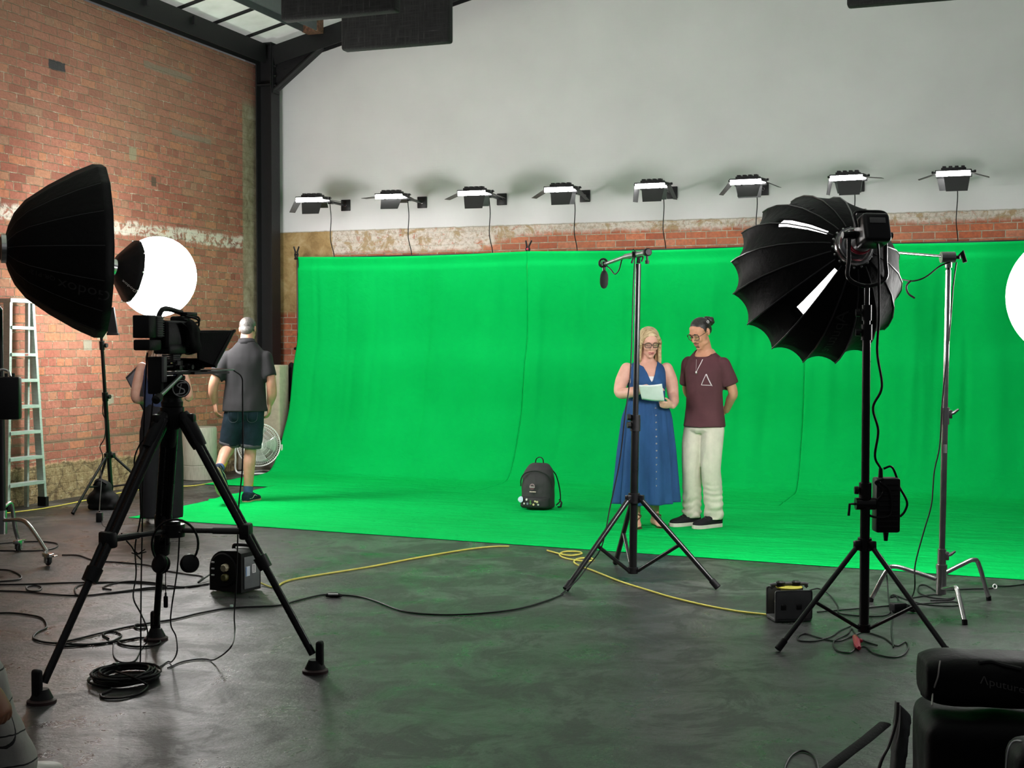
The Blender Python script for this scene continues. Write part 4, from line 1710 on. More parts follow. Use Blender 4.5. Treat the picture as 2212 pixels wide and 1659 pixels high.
# power plate hanging behind, under the batteries
rigmb(lambda m: [m.box((-0.008, -0.118, -0.008), (0.075, 0.026, 0.175), None, 0.006), m.box((-0.008, -0.096, 0.03), (0.06, 0.03, 0.04), None, 0.004)]).build('battery_plate', CAMB, PR)
rigmb(lambda m: m.box((0.038, -0.117, 0.02), (0.014, 0.028, 0.12), None, 0.004)).build('side_rail', GREY, PR)

VC = thing('video_camera', 'black video camera with top handle and big rear battery seen from behind', 'camera', rig(0, -0.05, 0.13))
bz = 0.205
rigmb(lambda m: [m.box((0, 0.0, bz - 0.025), (0.105, 0.22, 0.135), None, 0.014, 3), m.box((0.01, -0.03, bz - 0.09), (0.09, 0.14, 0.05), None, 0.01)]).build('body', CAMB, VC)
rigmb(lambda m: m.box((-0.005, -0.205, bz + 0.012), (0.088, 0.065, 0.105), None, 0.006)).build('battery', CAMB, VC)


def ridges(m):
    m.box((-0.005, -0.148, bz + 0.012), (0.094, 0.05, 0.10), None, 0.008)
    for k in range(9):
        m.box((-0.005, -0.148, bz - 0.030 + k * 0.0105), (0.099, 0.052, 0.0045), None, 0.001)


rigmb(ridges).build('battery_adapter', mat('ridged_grey', (0.10, 0.10, 0.10), 0.5), VC)
rigmb(lambda m: [m.box((-0.005, -0.185, bz - 0.072), (0.088, 0.10, 0.050), None, 0.008)]).build('receiver', CAMB, VC)


def handle(m):
    z = bz + 0.042
    pts = [(0, -0.105, z - .005), (0, -0.098, z + .025), (0, -0.07, z + .052), (0, -0.02, z + .055), (0, 0.05, z + .045), (0, 0.085, z + .038), (0, 0.10, z + .015), (0, 0.09, z - .01)]
    m.tube(spline(pts, 6), 0.0125, 12)


rigmb(handle).build('top_handle', CAMB, VC)
rigmb(lambda m: [m.box((0.025, 0.115, bz + 0.076), (0.03, 0.09, 0.018), None, 0.005)]).build('microphone_holder', CAMB, VC)
rigmb(lambda m: [m.box((0, 0.075, bz + 0.048), (0.08, 0.07, 0.035), None, 0.012)]).build('handle_front', CAMB, VC)
rigmb(lambda m: [m.lathe([(0.042, 0), (0.045, 0.01), (0.045, 0.04), (0.050, 0.045), (0.050, 0.065), (0.044, 0.07)], (0, 0.09, bz - 0.07), (0, 1, 0), 28)]).build('lens', CARB, VC)


def cabl(m):
    m.tube(spline([(0.04, 0.09, bz + .06), (0.06, 0.13, bz + .062), (0.06, 0.14, bz + .04), (0.05, 0.10, bz + .03)], 6), 0.005, 6)
    m.tube(spline([(0.04, 0.06, bz + .065), (0.07, 0.11, bz + .05), (0.07, 0.12, bz + .02), (0.06, 0.09, bz + .005), (0.055, 0.04, bz - .01)], 6), 0.005, 6)


rigmb(cabl).build('short_cord', CORD, VC)
rigmb(lambda m: [m.tube(spline([(0.06, -0.02, bz + 0.03), (0.068, 0.01, bz + 0.01), (0.068, 0.03, bz - 0.04), (0.06, 0.03, bz - 0.08)], 6), 0.016, 8, flat=0.3)]).build('hand_strap', CLOTHB, VC)


def cover(m):
    m.ell((0.062, 0.085, bz - 0.035), (0.026, 0.055, 0.068))
    m.ell((0.062, 0.105, bz - 0.075), (0.022, 0.04, 0.042))
    m.ell((0.06, 0.07, bz + 0.012), (0.020, 0.04, 0.04))


mm = rigmb(cover)
mm.remesh(0.007, 3).displace(lambda c, n: 0.006 * noise.noise(V((c.x * 30, c.y * 30, c.z * 18))))
mm.build('cloth_sleeve', CLOTHB, VC, smooth=180)

# headphones hanging from the spreader
hp = P(378, 1150, 6.22)
t = thing('headphones', 'black headphones hanging from the tripod spreader', 'headphones', hp)
m = MB()
vx = V((1, 0.15, 0)).normalized()
ban = [hp + vx * (0.105 * math.cos(a)) + V((0, 0, -0.055 + 0.115 * math.sin(a))) for a in np.linspace(math.radians(-35), math.radians(215), 22)]
m.tube(ban, 0.0095, 8, flat=0.6)
m.build('headband', RUBBER, t)
for e, tw in ((1, 0.5), (-1, -0.7)):
    c = hp + vx * 0.068 * e + V((0, -0.005, -0.145))
    ax = (V((e * 0.5, -0.8, 0.3)))
    m = MB()
    m.lathe([(0.02, -0.02), (0.04, -0.014), (0.045, 0.0), (0.04, 0.014), (0.02, 0.02)], c, ax, 22)
    m.build('ear_cup', CAMB, t)
    m = MB()
    m.torus(c + V(ax).normalized() * -0.02, ax, 0.028, 0.014, 22, 8)
    m.build('ear_pad', CLOTHB, t)

# ---------------------------------------------------------------- boom stand with microphone
f1, f2, f3 = F(1222, 1279), F(1551, 1275), F(1330, 1220)
bs = (f1 + f2 + f3) / 3
root = thing('boom_stand', 'black tripod boom stand in front of the woman in the blue dress', 'stand', V((bs.x, bs.y, 0)))
tp = P(1379, 562, bs.y)
at = tripod_stand(root, tp, [f1, f2, f3], 0.545, 0.075, 0.026, 0.017, [(1.035, 0.026), (2.07, 0.0185)], (-1, -0.2, 0), zbot=0.055, brace_at=0.52)
m = MB()
m.cyl(at(1.0), at(1.09), 0.031, n=20)
knob(m, at(1.075), (-1, -0.1, 0), 0.022, 0.035)
m.build('height_clamp', BLACK, root)
ba, bb, bc_ = P(1398, 545, 8.25), P(1352, 554, 8.72), P(1308, 570, 9.1)
m = MB()
m.tube([ba, bb.lerp(bc_, 0.0)], 0.017, 12)
m.tube([bb, bc_], 0.012, 12)
m.build('boom_tube', mat('dull_tube', (0.32, 0.34, 0.33), 0.35, 0.7), root)
m = MB()
q = (ba - bb).normalized()
m.tube([ba - q * 0.015, ba + q * 0.02, ba + q * 0.03], [0.024, 0.025, 0.018], 18)
knob(m, ba - V((0, 0, 0.02)), (0.0, 0, -1), 0.014, 0.03)
m.build('end_cap', RUBBER, root)
m = MB()
pj = ba.lerp(bb, 0.48)
m.tube([tp - V((0, 0, 0.02)), tp + V((0.002, 0, 0.02)), pj], [0.014, 0.010, 0.012], 10)
m.cyl(pj - V((0.03, 0, 0)), pj + V((0.03, 0, 0)), 0.02, n=12)
m.build('boom_joint', BLACKM, root)
m = MB()
c1 = tp + V((0, 0, 0.045))
m.tube([c1 + V((-.015, 0, 0.0)), c1 + V((-.03, -.01, -.02)), c1 + V((-.045, -.02, -.065))], 0.007, 8)
m.tube([c1 + V((.015, 0, .0)), c1 + V((.03, -.01, -.03)), c1 + V((.02, -.01, -.055))], 0.006, 8)
m.cyl(c1 - V((.02, 0, 0)), c1 + V((.02, 0, 0)), 0.010, n=10)
m.build('locking_lever', BLACK, root)
m = MB()
k0 = tp + V((-.012, -.02, .07))
m.tube(spline([bb.lerp(ba, 0.5) + V((-.02, -.02, .03)), k0 + V((-.012, 0, -.03)), P(1368, 620, bs.y - .03), P(1362, 800, bs.y - .04), P(1350, 900, bs.y - 0.05), P(1338, 1000, bs.y - .05), P(1318, 1095, bs.y - .1),
                P(1300, 1180, bs.y - .2), P(1268, 1225, f1.y + 0.15), P(1245, 1255, f1.y + .02), F(1212, 1284, 0.006)], 7), 0.0048, 6)
m.build('microphone_cord', CORD, root)
mc = P(1305, 603, 9.12)
mk = thing('microphone', 'microphone in black foam windshield hanging from the boom end', 'microphone', mc)
m = MB()
m.lathe([(0.010, 0.058), (0.018, 0.05), (0.026, 0.03), (0.029, 0.0), (0.027, -0.035), (0.018, -0.056), (0.006, -0.064)], mc, (0.03, 0, 1), 24)
m.build('foam_windshield', mat('black_foam', (0.012, 0.012, 0.012), 0.95, bump=0.6, bscale=300), mk, smooth=180)
m = MB()
m.cyl(mc + V((0, 0, 0.04)), mc + V((-.001, 0, 0.12)), 0.0105, n=12)
m.build('barrel', BLACKM, mk)
sh_ = P(1303, 568, 9.12)
m = MB()
for y in (-0.02, 0.02):
    m.torus(sh_ + V((0, y, 0)), (0.1, 1, 0.1), 0.027, 0.006, 24, 8)
m.build('shock_mount_ring', BLACK, mk)
m = MB()
for k in range(8):
    a = k * PI / 4
    m.tube([sh_ + V((math.cos(a) * .027, -0.02, math.sin(a) * .027)), sh_ + V((math.cos(a + .6) * .009, 0, math.sin(a + .6) * .009 - 0.012)), sh_ + V((math.cos(a + .3) * .027, 0.02, math.sin(a + .3) * .027))], 0.0022, 5)
m.build('elastic', GREY, mk)
m = MB()
m.tube(spline([sh_ + V((.02, 0, -.015)), P(1320, 583, 9.05), P(1328, 592, 9.0), P(1337, 583, 8.95), P(1343, 562, 8.85), P(1350, 550, 8.75), P(1358, 558, 8.7), P(1366, 555, 8.65), P(1370, 549, 8.6)], 6), 0.0045, 6)
m.build('cord', CORD, mk)

# ---------------------------------------------------------------- chrome C-stand
f1, f2, f3 = F(1881, 1300), F(2136, 1297), F(2084, 1349)
bs = (f1 + f2 + f3) / 3
root = thing('century_stand', 'chrome C-stand with turtle legs and grip arm right of the dome softbox', 'stand', V((bs.x, bs.y, 0)))
tp = P(2049, 556, bs.y)
b0 = V((bs.x, bs.y, 0.13))


def cat(z):
    return b0.lerp(tp, (z - b0.z) / (tp.z - b0.z))


for z0, z1, r in ((0.20, 1.14, 0.0185), (1.10, 1.98, 0.0160)):
    m = MB()
    m.cyl(cat(z0), cat(z1), r, n=20)
    m.build('column', CHROME, root)
m = MB()
m.cyl(cat(1.96), cat(tp.z), 0.0125, n=16)
m.build('column', BLACKM, root)
for z in (1.13, 0.30):
    m = MB()
    m.cyl(cat(z - 0.05), cat(z + 0.05), 0.0255, n=20)
    m.box(cat(z) + V((0.026, 0, 0.01)), (0.03, 0.022, 0.05), 0, 0.004)
    m.build('collar', CHROME, root)
    m = MB()
    m.tube([cat(z) + V((.03, 0, 0.01)), cat(z) + V((.05, -.01, .02)), cat(z) + V((.075, -.015, .04))], [0.008, 0.010, 0.006], 8)
    m.build('wing_screw', mat('cast_grey', (0.20, 0.20, 0.20), 0.4, 0.8), root)
m = MB()
m.cyl(cat(0.085), cat(0.255), 0.029, n=22)
m.cyl(cat(0.235), cat(0.26), 0.033, n=22)
m.build('leg_sleeve', CHROME, root)
for f, hz, kn in ((f1, 0.17, 0.66), (f2, 0.205, 0.66), (f3, 0.12, 0.62)):
    d = V((f.x - bs.x, f.y - bs.y, 0))
    L = d.length
    d.normalize()
    c0 = V((bs.x, bs.y, 0))
    m = MB()
    pts = [c0 + d * 0.03 + V((0, 0, hz)), c0 + d * L * 0.4 + V((0, 0, hz + 0.035)), c0 + d * L * kn + V((0, 0, hz + 0.055)), c0 + d * L * (kn + .12) + V((0, 0, hz + 0.02)), c0 + d * L + V((0, 0, 0.012))]
    m.tube(spline(pts, 7), 0.0135, 14)
    lg = m.build('leg', CHROME, root)
    m = MB()
    m.cyl(c0 + d * (L - .004) + V((0, 0, 0.028)), c0 + d * L + V((0, 0, 0.0)), 0.0155, n=14)
    m.build('foot_cap', RUBBER, lg)
gh = tp + V((0.0, 0, 0.0))
m = MB()
m.cyl(gh + V((-.045, 0, 0)), gh + V((.035, 0, 0)), 0.033, n=22)
m.cyl(gh + V((0, 0, -.06)), gh + V((0, 0, 0.0)), 0.02, n=16)
m.build('grip_head', mat('grip_steel', (0.35, 0.35, 0.35), 0.35, 0.9), root)
m = MB()
m.tube([gh + V((.035, 0, 0)), gh + V((.06, 0, .0)), gh + V((.075, -.01, .03)), gh + V((.09, -.02, -.03))], [0.010, 0.013, 0.016, 0.014], 10)
m.build('knob', RUBBER, root)
m = MB()
m.tube([gh + V((-.03, -.01, .005)), P(1938, 546, 8.0), P(1760, 540, 8.25)], 0.0085, 12)
m.build('grip_arm', CHROME, root)
m = MB()
m.tube(spline([gh + V((-.0, -.03, -.03)), P(2030, 575, 7.8), P(2000, 598, 7.75), P(1972, 607, 7.75), P(1945, 603, 7.8)], 6), 0.0045, 6)
m.tube(spline([P(1968, 606, 7.75), P(1958, 618, 7.75), P(1962, 634, 7.75), P(1976, 644, 7.75)], 6), 0.006, 6)
m.build('hanging_strap', CORD, root)
m = MB()
m.tube(spline([gh + V((.04, -.02, -.03)), P(2059, 620, 7.8), P(2050, 730, 7.78), P(2036, 860, 7.8), P(2030, 960, 7.8), P(2018, 1020, 7.78), P(2012, 1090, 7.75), P(1995, 1150, 7.72), P(1977, 1220, 7.7),
                P(1976, 1270, 7.7), F(1968, 1294, 0.006)], 7), 0.0042, 6)
m.build('cord', CORD, root)
m = MB()
m.box(cat(0.94) + V((0, -.018, 0)), (0.016, 0.003, 0.05), 0, 0)
m.build('paper_label', WHITEP, root, smooth=0)

# ---------------------------------------------------------------- step ladder
STEPM = mat('ladder_aluminium', (0.50, 0.58, 0.54), 0.45, 0.5, stretch=(1, 1, 4))
fl_, fr_ = V(((10 - CX) / FPX * 12.4, 12.4, 0)), V(((92 - CX) / FPX * 12.85, 12.85, 0))
root = thing('step_ladder', 'tall aluminium step ladder against the brick wall behind the left softbox', 'ladder', (fl_ + fr_) / 2)
LD = (fl_.y + fr_.y) / 2
tl, tr = P(19, 652, 12.45), P(67, 656, 12.78)
xdir = (fr_ - fl_).normalized()
back = V((-xdir.y, xdir.x, 0))
if back.y < 0:
    back = -back
m = MB()
for a, b in ((fl_, tl), (fr_, tr)):
    m = MB()
    m.hexa([a - xdir * .015 - back * .03, a + xdir * .015 - back * .03, a + xdir * .015 + back * .05, a - xdir * .015 + back * .05,
            b - xdir * .015 - back * .03, b + xdir * .015 - back * .03, b + xdir * .015 + back * .05, b - xdir * .015 + back * .05])
    m.build('front_rail', STEPM, root, smooth=0)
    m = MB()
    m.hexa([a - xdir * .02 - back * .04, a + xdir * .02 - back * .04, a + xdir * .02 + back * .06, a - xdir * .02 + back * .06] +
           [p + V((0, 0, .09)) for p in (a - xdir * .02 - back * .04, a + xdir * .02 - back * .04, a + xdir * .02 + back * .06, a - xdir * .02 + back * .06)])
    m.build('rail_foot', RUBBER, root, smooth=0)
for k, y in enumerate((703, 761, 817, 874, 930, 986, 1042)):
    t = (y - 652) / (1100 - 652)
    a, b = tl.lerp(fl_, t), tr.lerp(fr_, t)
    m = MB()
    m.hexa([a - back * .045 - V((0, 0, .03)), b - back * .045 - V((0, 0, .03)), b + back * .05 - V((0, 0, .03)), a + back * .05 - V((0, 0, .03)),
            a - back * .045, b - back * .045, b + back * .05, a + back * .05])
    m.build('step', STEPM, root, smooth=0)
m = MB()
c = (tl + tr) / 2 + back * 0.03
w = (tr - tl).length / 2 + 0.02
m.hexa([c - xdir * w - back * .10, c + xdir * w - back * .10, c + xdir * w + back * .08, c - xdir * w + back * .08] +
       [p + V((0, 0, .035)) for p in (c - xdir * w - back * .10, c + xdir * w - back * .10, c + xdir * w + back * .08, c - xdir * w + back * .08)])
m.build('top_cap', STEPM, root, smooth=0)
for e in (-1, 1):
    m = MB()
    a = c + xdir * e * (w - .06)
    b = (fl_ + fr_) / 2 + xdir * e * 0.12 + back * 0.10
    b.z = 0
    m.hexa([a - xdir * .012 - back * .02, a + xdir * .012 - back * .02, a + xdir * .012 + back * .02, a - xdir * .012 + back * .02,
            b - xdir * .012 - back * .02, b + xdir * .012 - back * .02, b + xdir * .012 + back * .02, b - xdir * .012 + back * .02])
    m.build('rear_rail', STEPM, root, smooth=0)
m = MB()
t = (761 - 652) / (1100 - 652)
a = tl.lerp(fl_, t).lerp(tr.lerp(fr_, t), 0.55) - back * .048 - V((0, 0, .015))
m.box(a, (0.04, 0.003, 0.018), math.atan2(xdir.y, xdir.x), 0)
m.build('sticker', mat('red_sticker', (0.30, 0.08, 0.06), 0.5), root, smooth=0)

# ---------------------------------------------------------------- fan, panels and plinth behind the walking man
BEIGE = mat('beige_felt', (0.42, 0.37, 0.28), 0.9, bump=0.3, bscale=200)
BEIGE2 = mat('grey_felt', (0.30, 0.27, 0.22), 0.9, bump=0.3, bscale=200)


def wbox(m, s0, s1, d, dep, z0, z1, bev=0.02):
    c = R((s0 + s1) / 2, d, (z0 + z1) / 2)
    m.box(c, (s1 - s0, dep, z1 - z0), -ANG, bev, 3)


def s_at(px, d):
    """s of the point d metres off the back wall that is seen in photo column px"""
    k = (px - CX) / FPX
    o = CORNER - U * d
    return (k * o.y - o.x) / (W.x - k * W.y)


d = 0.66
low = MB()
wbox(low, max(0.03, s_at(516, d)), s_at(614, d), d, 0.26, 0.0, 0.385)
o = low.build('felt_block', BEIGE2)
tag(o, 'grey-beige felt block on the floor under the tall beige panel', 'block')
o = MB()
wbox(o, s_at(540, d), s_at(614, d), d, 0.24, 0.388, 1.30)
tag(o.build('acoustic_board', BEIGE), 'tall beige felt panel standing on the grey block beside the black column', 'panel')

fc_ = P(559, 961, 16.1)
root = thing('floor_fan', 'round white floor fan with a wire guard behind the walking man', 'fan', V((fc_.x, fc_.y, 0)))
WIRE = mat('white_wire', (0.78, 0.78, 0.76), 0.35, 0.3)
fax = V((0.25, -0.95, 0.12)).normalized()
Rf = 0.255
ea = V((1, 0.26, 0)).normalized()
ea = (ea - fax * ea.dot(fax)).normalized()
eb = fax.cross(ea)


def fan_pt(r, a, bulge):
    return fc_ + (ea * math.cos(a) + eb * math.sin(a)) * r + fax * bulge


for side, nm in ((1, 'front_guard'), (-1, 'rear_guard')):
    m = MB()
    for k in range(64):
        a = 2 * PI * k / 64
        m.tube([fan_pt(r, a + 0.25 * (r / Rf) * side, side * 0.075 * (1 - (r / Rf) ** 3)) for r in (0.045, 0.12, 0.19, Rf)], 0.0016, 4)
    for r in (0.09, 0.14, 0.19, 0.225):
        m.tube([fan_pt(r, 2 * PI * k / 40, side * 0.076 * (1 - (r / Rf) ** 3)) for k in range(40)], 0.0022, 4, closed=True)
    m.lathe([(0.045, -0.004), (0.045, 0.006), (0.001, 0.008)], fc_ + fax * side * 0.073, fax * side, 20)
    m.build(nm, WIRE, root)
m = MB()
m.torus(fc_, fax, Rf, 0.008, 56, 8)
m.build('guard_rim', WIRE, root)
BLADE = mat('fan_blade', (0.60, 0.60, 0.58), 0.35, 0.5)
for k in range(4):
    m = MB()

    def bl(i, j, k=k):
        r = 0.04 + 0.175 * j
        a = k * PI / 2 + (i - 0.5) * (0.55 + 0.5 * j)
        return fan_pt(r, a, (i - 0.5) * 0.06)
    m.grid(bl, 6, 6)
    solid(m.build('blade', BLADE, root, smooth=180), 0.003)
m = MB()
m.cyl(fc_ - fax * 0.14, fc_ + fax * 0.02, 0.05, n=20)
m.build('motor', WHITEP, root)
m = MB()
pv = [fc_ + ea * e * (Rf + 0.02) for e in (-1, 1)]
b0_ = [V((p.x, p.y, 0.02)) for p in pv]
m.tube(spline([pv[0], pv[0] + V((0, 0, -.14)), b0_[0] + V((.02, 0, 0.0)), b0_[0].lerp(b0_[1], .5) - V((0, 0.16, 0.006)), b0_[1] + V((-.02, 0, 0)), pv[1] + V((0, 0, -.14)), pv[1]], 7), 0.011, 10)
m.tube([b0_[0] + V((0, .05, -.006)), b0_[0].lerp(b0_[1], .5) + V((0, .22, -.006)), b0_[1] + V((0, .05, -.006))], 0.011, 10)
m.build('cradle', WIRE, root)

pl = R(0.21, 1.91)
root = thing('round_plinth', 'round grey-green plinth with a seam standing by the brick wall behind the tripod leg', 'plinth', pl)
PLY = mat('grey_veneer', (0.30, 0.295, 0.235), 0.55, stretch=(6, 6, 0.6), var=0.18)
m = MB()
m.lathe([(0.19, 0.17), (0.195, 0.177), (0.195, 0.59), (0.185, 0.605)], pl, (0, 0, 1), 56)
m.build('drum', PLY, root)
m = MB()
m.lathe([(0.187, 0.0), (0.195, 0.01), (0.195, 0.163), (0.19, 0.17)], pl, (0, 0, 1), 56)
m.build('base_drum', PLY, root)

# ---------------------------------------------------------------- backpack
bp = F(1164, 1106)
bp = V((bp.x + .0, bp.y + 0.10, 0.03))
root = thing('backpack', 'dark grey backpack with pins and patches standing on the green cloth', 'backpack', bp, math.radians(-22))
BAG = mat('charcoal_canvas', (0.030, 0.0285, 0.030), 0.7, bump=0.3, bscale=220)
BAG2 = mat('black_canvas', (0.014, 0.016, 0.016), 0.65, bump=0.3, bscale=220)
BM_ = root.matrix_basis


def bl(fn):
    m = MB()
    fn(m)
    return MB().merge(m, BM_)


def ringxy(z, hx, y0, y1, n=28, p=2.6):
    out = []
    for k in range(n):
        a = 2 * PI * k / n
        c, s = math.cos(a), math.sin(a)
        out.append(V((hx * math.copysign(abs(c) ** (2 / p), c), (y0 + y1) / 2 + (y1 - y0) / 2 * math.copysign(abs(s) ** (2 / p), s), z)))
    return out


m = MB()
m.loft([ringxy(z, hx, y0, y1) for z, hx, y0, y1 in ((0.0, .13, -.09, .08), (0.012, .155, -.115, .09), (0.08, .158, -.12, .095), (0.14, .155, -.115, .095), (.22, .155, -.105, .095), (.30, .15, -.085, .09),
                                                    (.36, .13, -.06, .085), (.395, .10, -.03, .08), (.415, .055, .0, .07))])
MB().merge(m, BM_).remesh(0.010, 4).displace(lambda c, n: 0.006 * noise.noise(c * 16)).build('body', BAG, root, smooth=180)
m = MB()
m.loft([ringxy(z, hx, y0, y1) for z, hx, y0, y1 in ((0.004, .12, -.135, -.04), (0.02, .145, -.155, -.02), (.08, .145, -.15, -.02), (.105, .135, -.135, -.03), (.112, .12, -.12, -.05))])
MB().merge(m, BM_).remesh(0.009, 3).displace(lambda c, n: 0.004 * noise.noise(c * 22)).build('front_pocket', BAG2, root, smooth=180)
m = MB()
m.tube(spline([(-.155, -.06, .20), (-.145, -.075, .27), (-.10, -.085, .325), (0, -.08, .35), (.10, -.085, .325), (.145, -.07, .27), (.155, -.05, .20)], 6), 0.006, 6)
MB().merge(m, BM_).build('zip', BAG2, root)
m = MB()
m.tube(spline([(-.045, .03, .405), (-.035, .03, .45), (0, .03, .468), (.03, .03, .45), (.038, .03, .405)], 6), 0.011, 8, flat=0.4)
MB().merge(m, BM_).build('grab_loop', BAG2, root)
for e in (-1, 1):
    m = MB()
    m.tube(spline([(e * .08, .08, .37), (e * .13, .11, .30), (e * .17, .10, .18), (e * .185, .08, .07), (e * .15, .07, .02)], 6), 0.020, 8, flat=0.3)
    MB().merge(m, BM_).build('shoulder_strap', BAG2, root)
m = MB()
m.tube([(.18, .07, .075), (.205, .06, .05), (.20, .05, .01), (.17, .06, .005)], 0.012, 8, flat=0.4)
MB().merge(m, BM_).build('strap_end', BAG2, root)


def bagpt(x, z, off=0.0):
    y = interp([(0.0, -.155), (.09, -.157), (.115, -.135), (.14, -.122), (.22, -.11), (.30, -.09)], z)
    return BM_ @ V((x, y + 0.25 * x * x * 4 - off, z))


def sticker(name, col, pts, lab=None):
    m = MB()
    c = sum((V((x, 0, z)) for x, z in pts), V()) / len(pts)
    base = [bagpt(x, z, 0.001) for x, z in pts]
    m.prism(base, (BM_.to_3x3() @ V((0, -1, 0))) * 0.005)
    m.build(name, mat('sticker_' + '_'.join('%02d' % int(c_ * 99) for c_ in col), col, 0.5), root, smooth=0, label=lab)


def disc(cx, cz, r, n=14):
    return [(cx + r * math.cos(2 * PI * k / n), cz + r * math.sin(2 * PI * k / n)) for k in range(n)]


sticker('badge', (0.55, 0.72, 0.85), disc(-.125, .085, .028), 'round pale blue badge')
sticker('badge_stripe', (0.80, 0.86, 0.90), [(-.15, .072), (-.10, .072), (-.105, .082), (-.147, .082)])
half = [(-.02 + .026 * math.cos(a), .205 + .026 * math.sin(a)) for a in np.linspace(0, PI, 9)]
sticker('patch', (0.34, 0.22, 0.24), half, 'half round patch')
half2 = [(-.02 + .018 * math.cos(a), .207 + .017 * math.sin(a)) for a in np.linspace(0, PI, 9)]
sticker('patch_centre', (0.04, 0.03, 0.03), half2)
sticker('patch_stripe', (0.55, 0.50, 0.48), [(-.046, .197), (.006, .197), (.006, .203), (-.046, .203)])
low_ = [(-.02 + .024 * math.cos(a), .192 + .016 * math.sin(a)) for a in np.linspace(PI, 2 * PI, 9)]
sticker('patch_base', (0.09, 0.03, 0.035), low_)
for k in range(6):
    sticker('word_strip', (0.66, 0.52, 0.46), [(-.044 + k * .011, .153), (-.036 + k * .011, .153), (-.036 + k * .011, .163), (-.044 + k * .011, .163)])
for x, z, c in ((-.06, .088, (0.7, .7, .65)), (-.02, .075, (.10, .22, .06)), (-.02, .055, (.12, .25, .08)), (.025, .075, (.72, .62, .34)), (.045, .07, (.72, .62, .34)), (.01, .045, (.72, .62, .30)),
                (-.085, .05, (.65, .63, .62)), (-.05, .05, (.22, .26, .34)), (.055, .045, (.62, .64, .60))):
    sticker('pin', c, disc(x, z, .009 + .004 * rnd.random(), 7))

# ---------------------------------------------------------------- cable reels
ra = F(500, 1283)
root = thing('cable_reel', 'black boxy cable reel with plugs in it beside the tripod leg', 'cable reel', V((ra.x, ra.y + .1, 0)), math.radians(-28))
RMx = root.matrix_basis


def put(fn, name, m_, smooth=35, parent=None, label=None):
    m = MB()
    fn(m)
    return MB().merge(m, RMx).build(name, m_, parent or root, smooth=smooth, label=label)


def shellbox(m):
    pr = [(-.125, 0, .012), (.125, 0, .012), (.125, 0, .255), (.09, 0, .27), (-.01, 0, .265)] + [(-.01 - .115 * math.sin(a), 0, .15 + .115 * math.cos(a)) for a in np.linspace(0.15, PI / 2, 7)]
    m.prism([V(p) + V((0, -.09, 0)) for p in pr], (0, .19, 0))


put(shellbox, 'housing', BLACK)
put(lambda m: m.box((.128, .01, .13), (.006, .15, .20), None, 0.004), 'side_plate', mat('reel_grey', (0.10, 0.11, 0.11), 0.5))
put(lambda m: [m.tube(spline([(.10, .05, .262), (.10, .05, .285), (-.03, .05, .285), (-.05, .05, .258)], 5), 0.012, 8)], 'carry_handle', BLACK)
put(lambda m: [m.lathe([(.105, 0), (.108, .006), (.10, .012), (.001, .012)], (-.01, -.09, .145), (0, -1, 0), 40)], 'socket_face', RUBBER)
put(lambda m: [m.lathe([(.024, 0), (.026, .03), (.02, .04)], (.02, -.10, .165), (0.1, -1, 0), 8)], 'plug', mat('tan_plug', (0.33, 0.29, 0.18), 0.5), label='tan mains plug')
put(lambda m: [m.lathe([(.022, 0), (.024, .03), (.018, .04)], (.02, -.10, .105), (0.1, -1, 0), 12)], 'plug', mat('olive_plug', (0.09, 0.085, 0.02), 0.5), label='olive plug of the yellow cable')
for z in (0.19, 0.15, 0.11):
    put(lambda m: [m.box((-.085, -.105, z), (.022, .012, .010), None, .003)], 'socket_light', WHITEP)
put(lambda m: m.box((.1322, -.035, .14), (.002, .04, .06), None, 0), 'label_sticker', mat('white_blue_sticker', (0.55, 0.62, 0.68), 0.5), 0)
put(lambda m: m.box((.1322, .025, .15), (.002, .035, .055), None, 0), 'label_sticker', mat('white_sticker', (0.62, 0.62, 0.60), 0.5), 0)
for k in range(5):
    put(lambda m: m.box((.1335, .025, .132 + k * .009), (.0006, .022, .0035), None, 0), 'label_print', mat('ink', (0.05, 0.05, 0.06), 0.6), 0)
put(lambda m: m.box((.1335, -.05, .14), (.0006, .008, .058), None, 0), 'label_print', mat('blue_ink', (0.08, 0.18, 0.36), 0.6), 0)

rb = F(1712, 1346)
root = thing('cable_reel', 'open grey box reel wound with yellow cable beside the right tripod leg', 'cable reel', V((rb.x, rb.y + .1, 0)), math.radians(8))
RMx = root.matrix_basis
REELG = mat('reel_box_grey', (0.075, 0.078, 0.08), 0.55)
for y in (-.075, .075):
    put(lambda m: m.box((0, y, .095), (.215, .012, .165), None, .012, 3), 'end_frame', REELG)
put(lambda m: m.box((0, 0, .012), (.215, .15, .02), None, .006), 'base', REELG)
put(lambda m: [m.cyl((0, -.07, .095), (0, .07, .095), .045, n=24)], 'spool', BLACK)


def wind(m):
    pts = []
    for k in range(150):
        a = 2 * PI * k / 16
        pts.append(V((.062 * math.cos(a), -.062 + .124 * abs(((k / 150) * 2) % 2 - 1), .095 + .062 * math.sin(a))))
    m.tube(pts, .0065, 6)


put(wind, 'wound_cable', YCORD)
put(lambda m: [m.lathe([(.001, 0), (.07, 0), (.075, .008), (.06, .014), (.001, .014)], (0, 0, .178), (0, 0, 1), 32)], 'yellow_top', mat('yellow_plastic', (0.55, 0.50, 0.06), 0.5))
for x in (-.05, .04):
    put(lambda m: [m.lathe([(.026, 0), (.026, .022), (.016, .03)], (x, 0, .19), (0, 0, 1), 16)], 'plug', BLACK)
put(lambda m: [m.tube(spline([(-.095, 0, .18), (-.095, 0, .20), (.095, 0, .20), (.095, 0, .18)], 4), .010, 8)], 'carry_handle', REELG)
for x in (-.06, .03):
    put(lambda m: m.box((x, -.083, .085), (.03, .01, .03), None, .004), 'latch', BLACK)

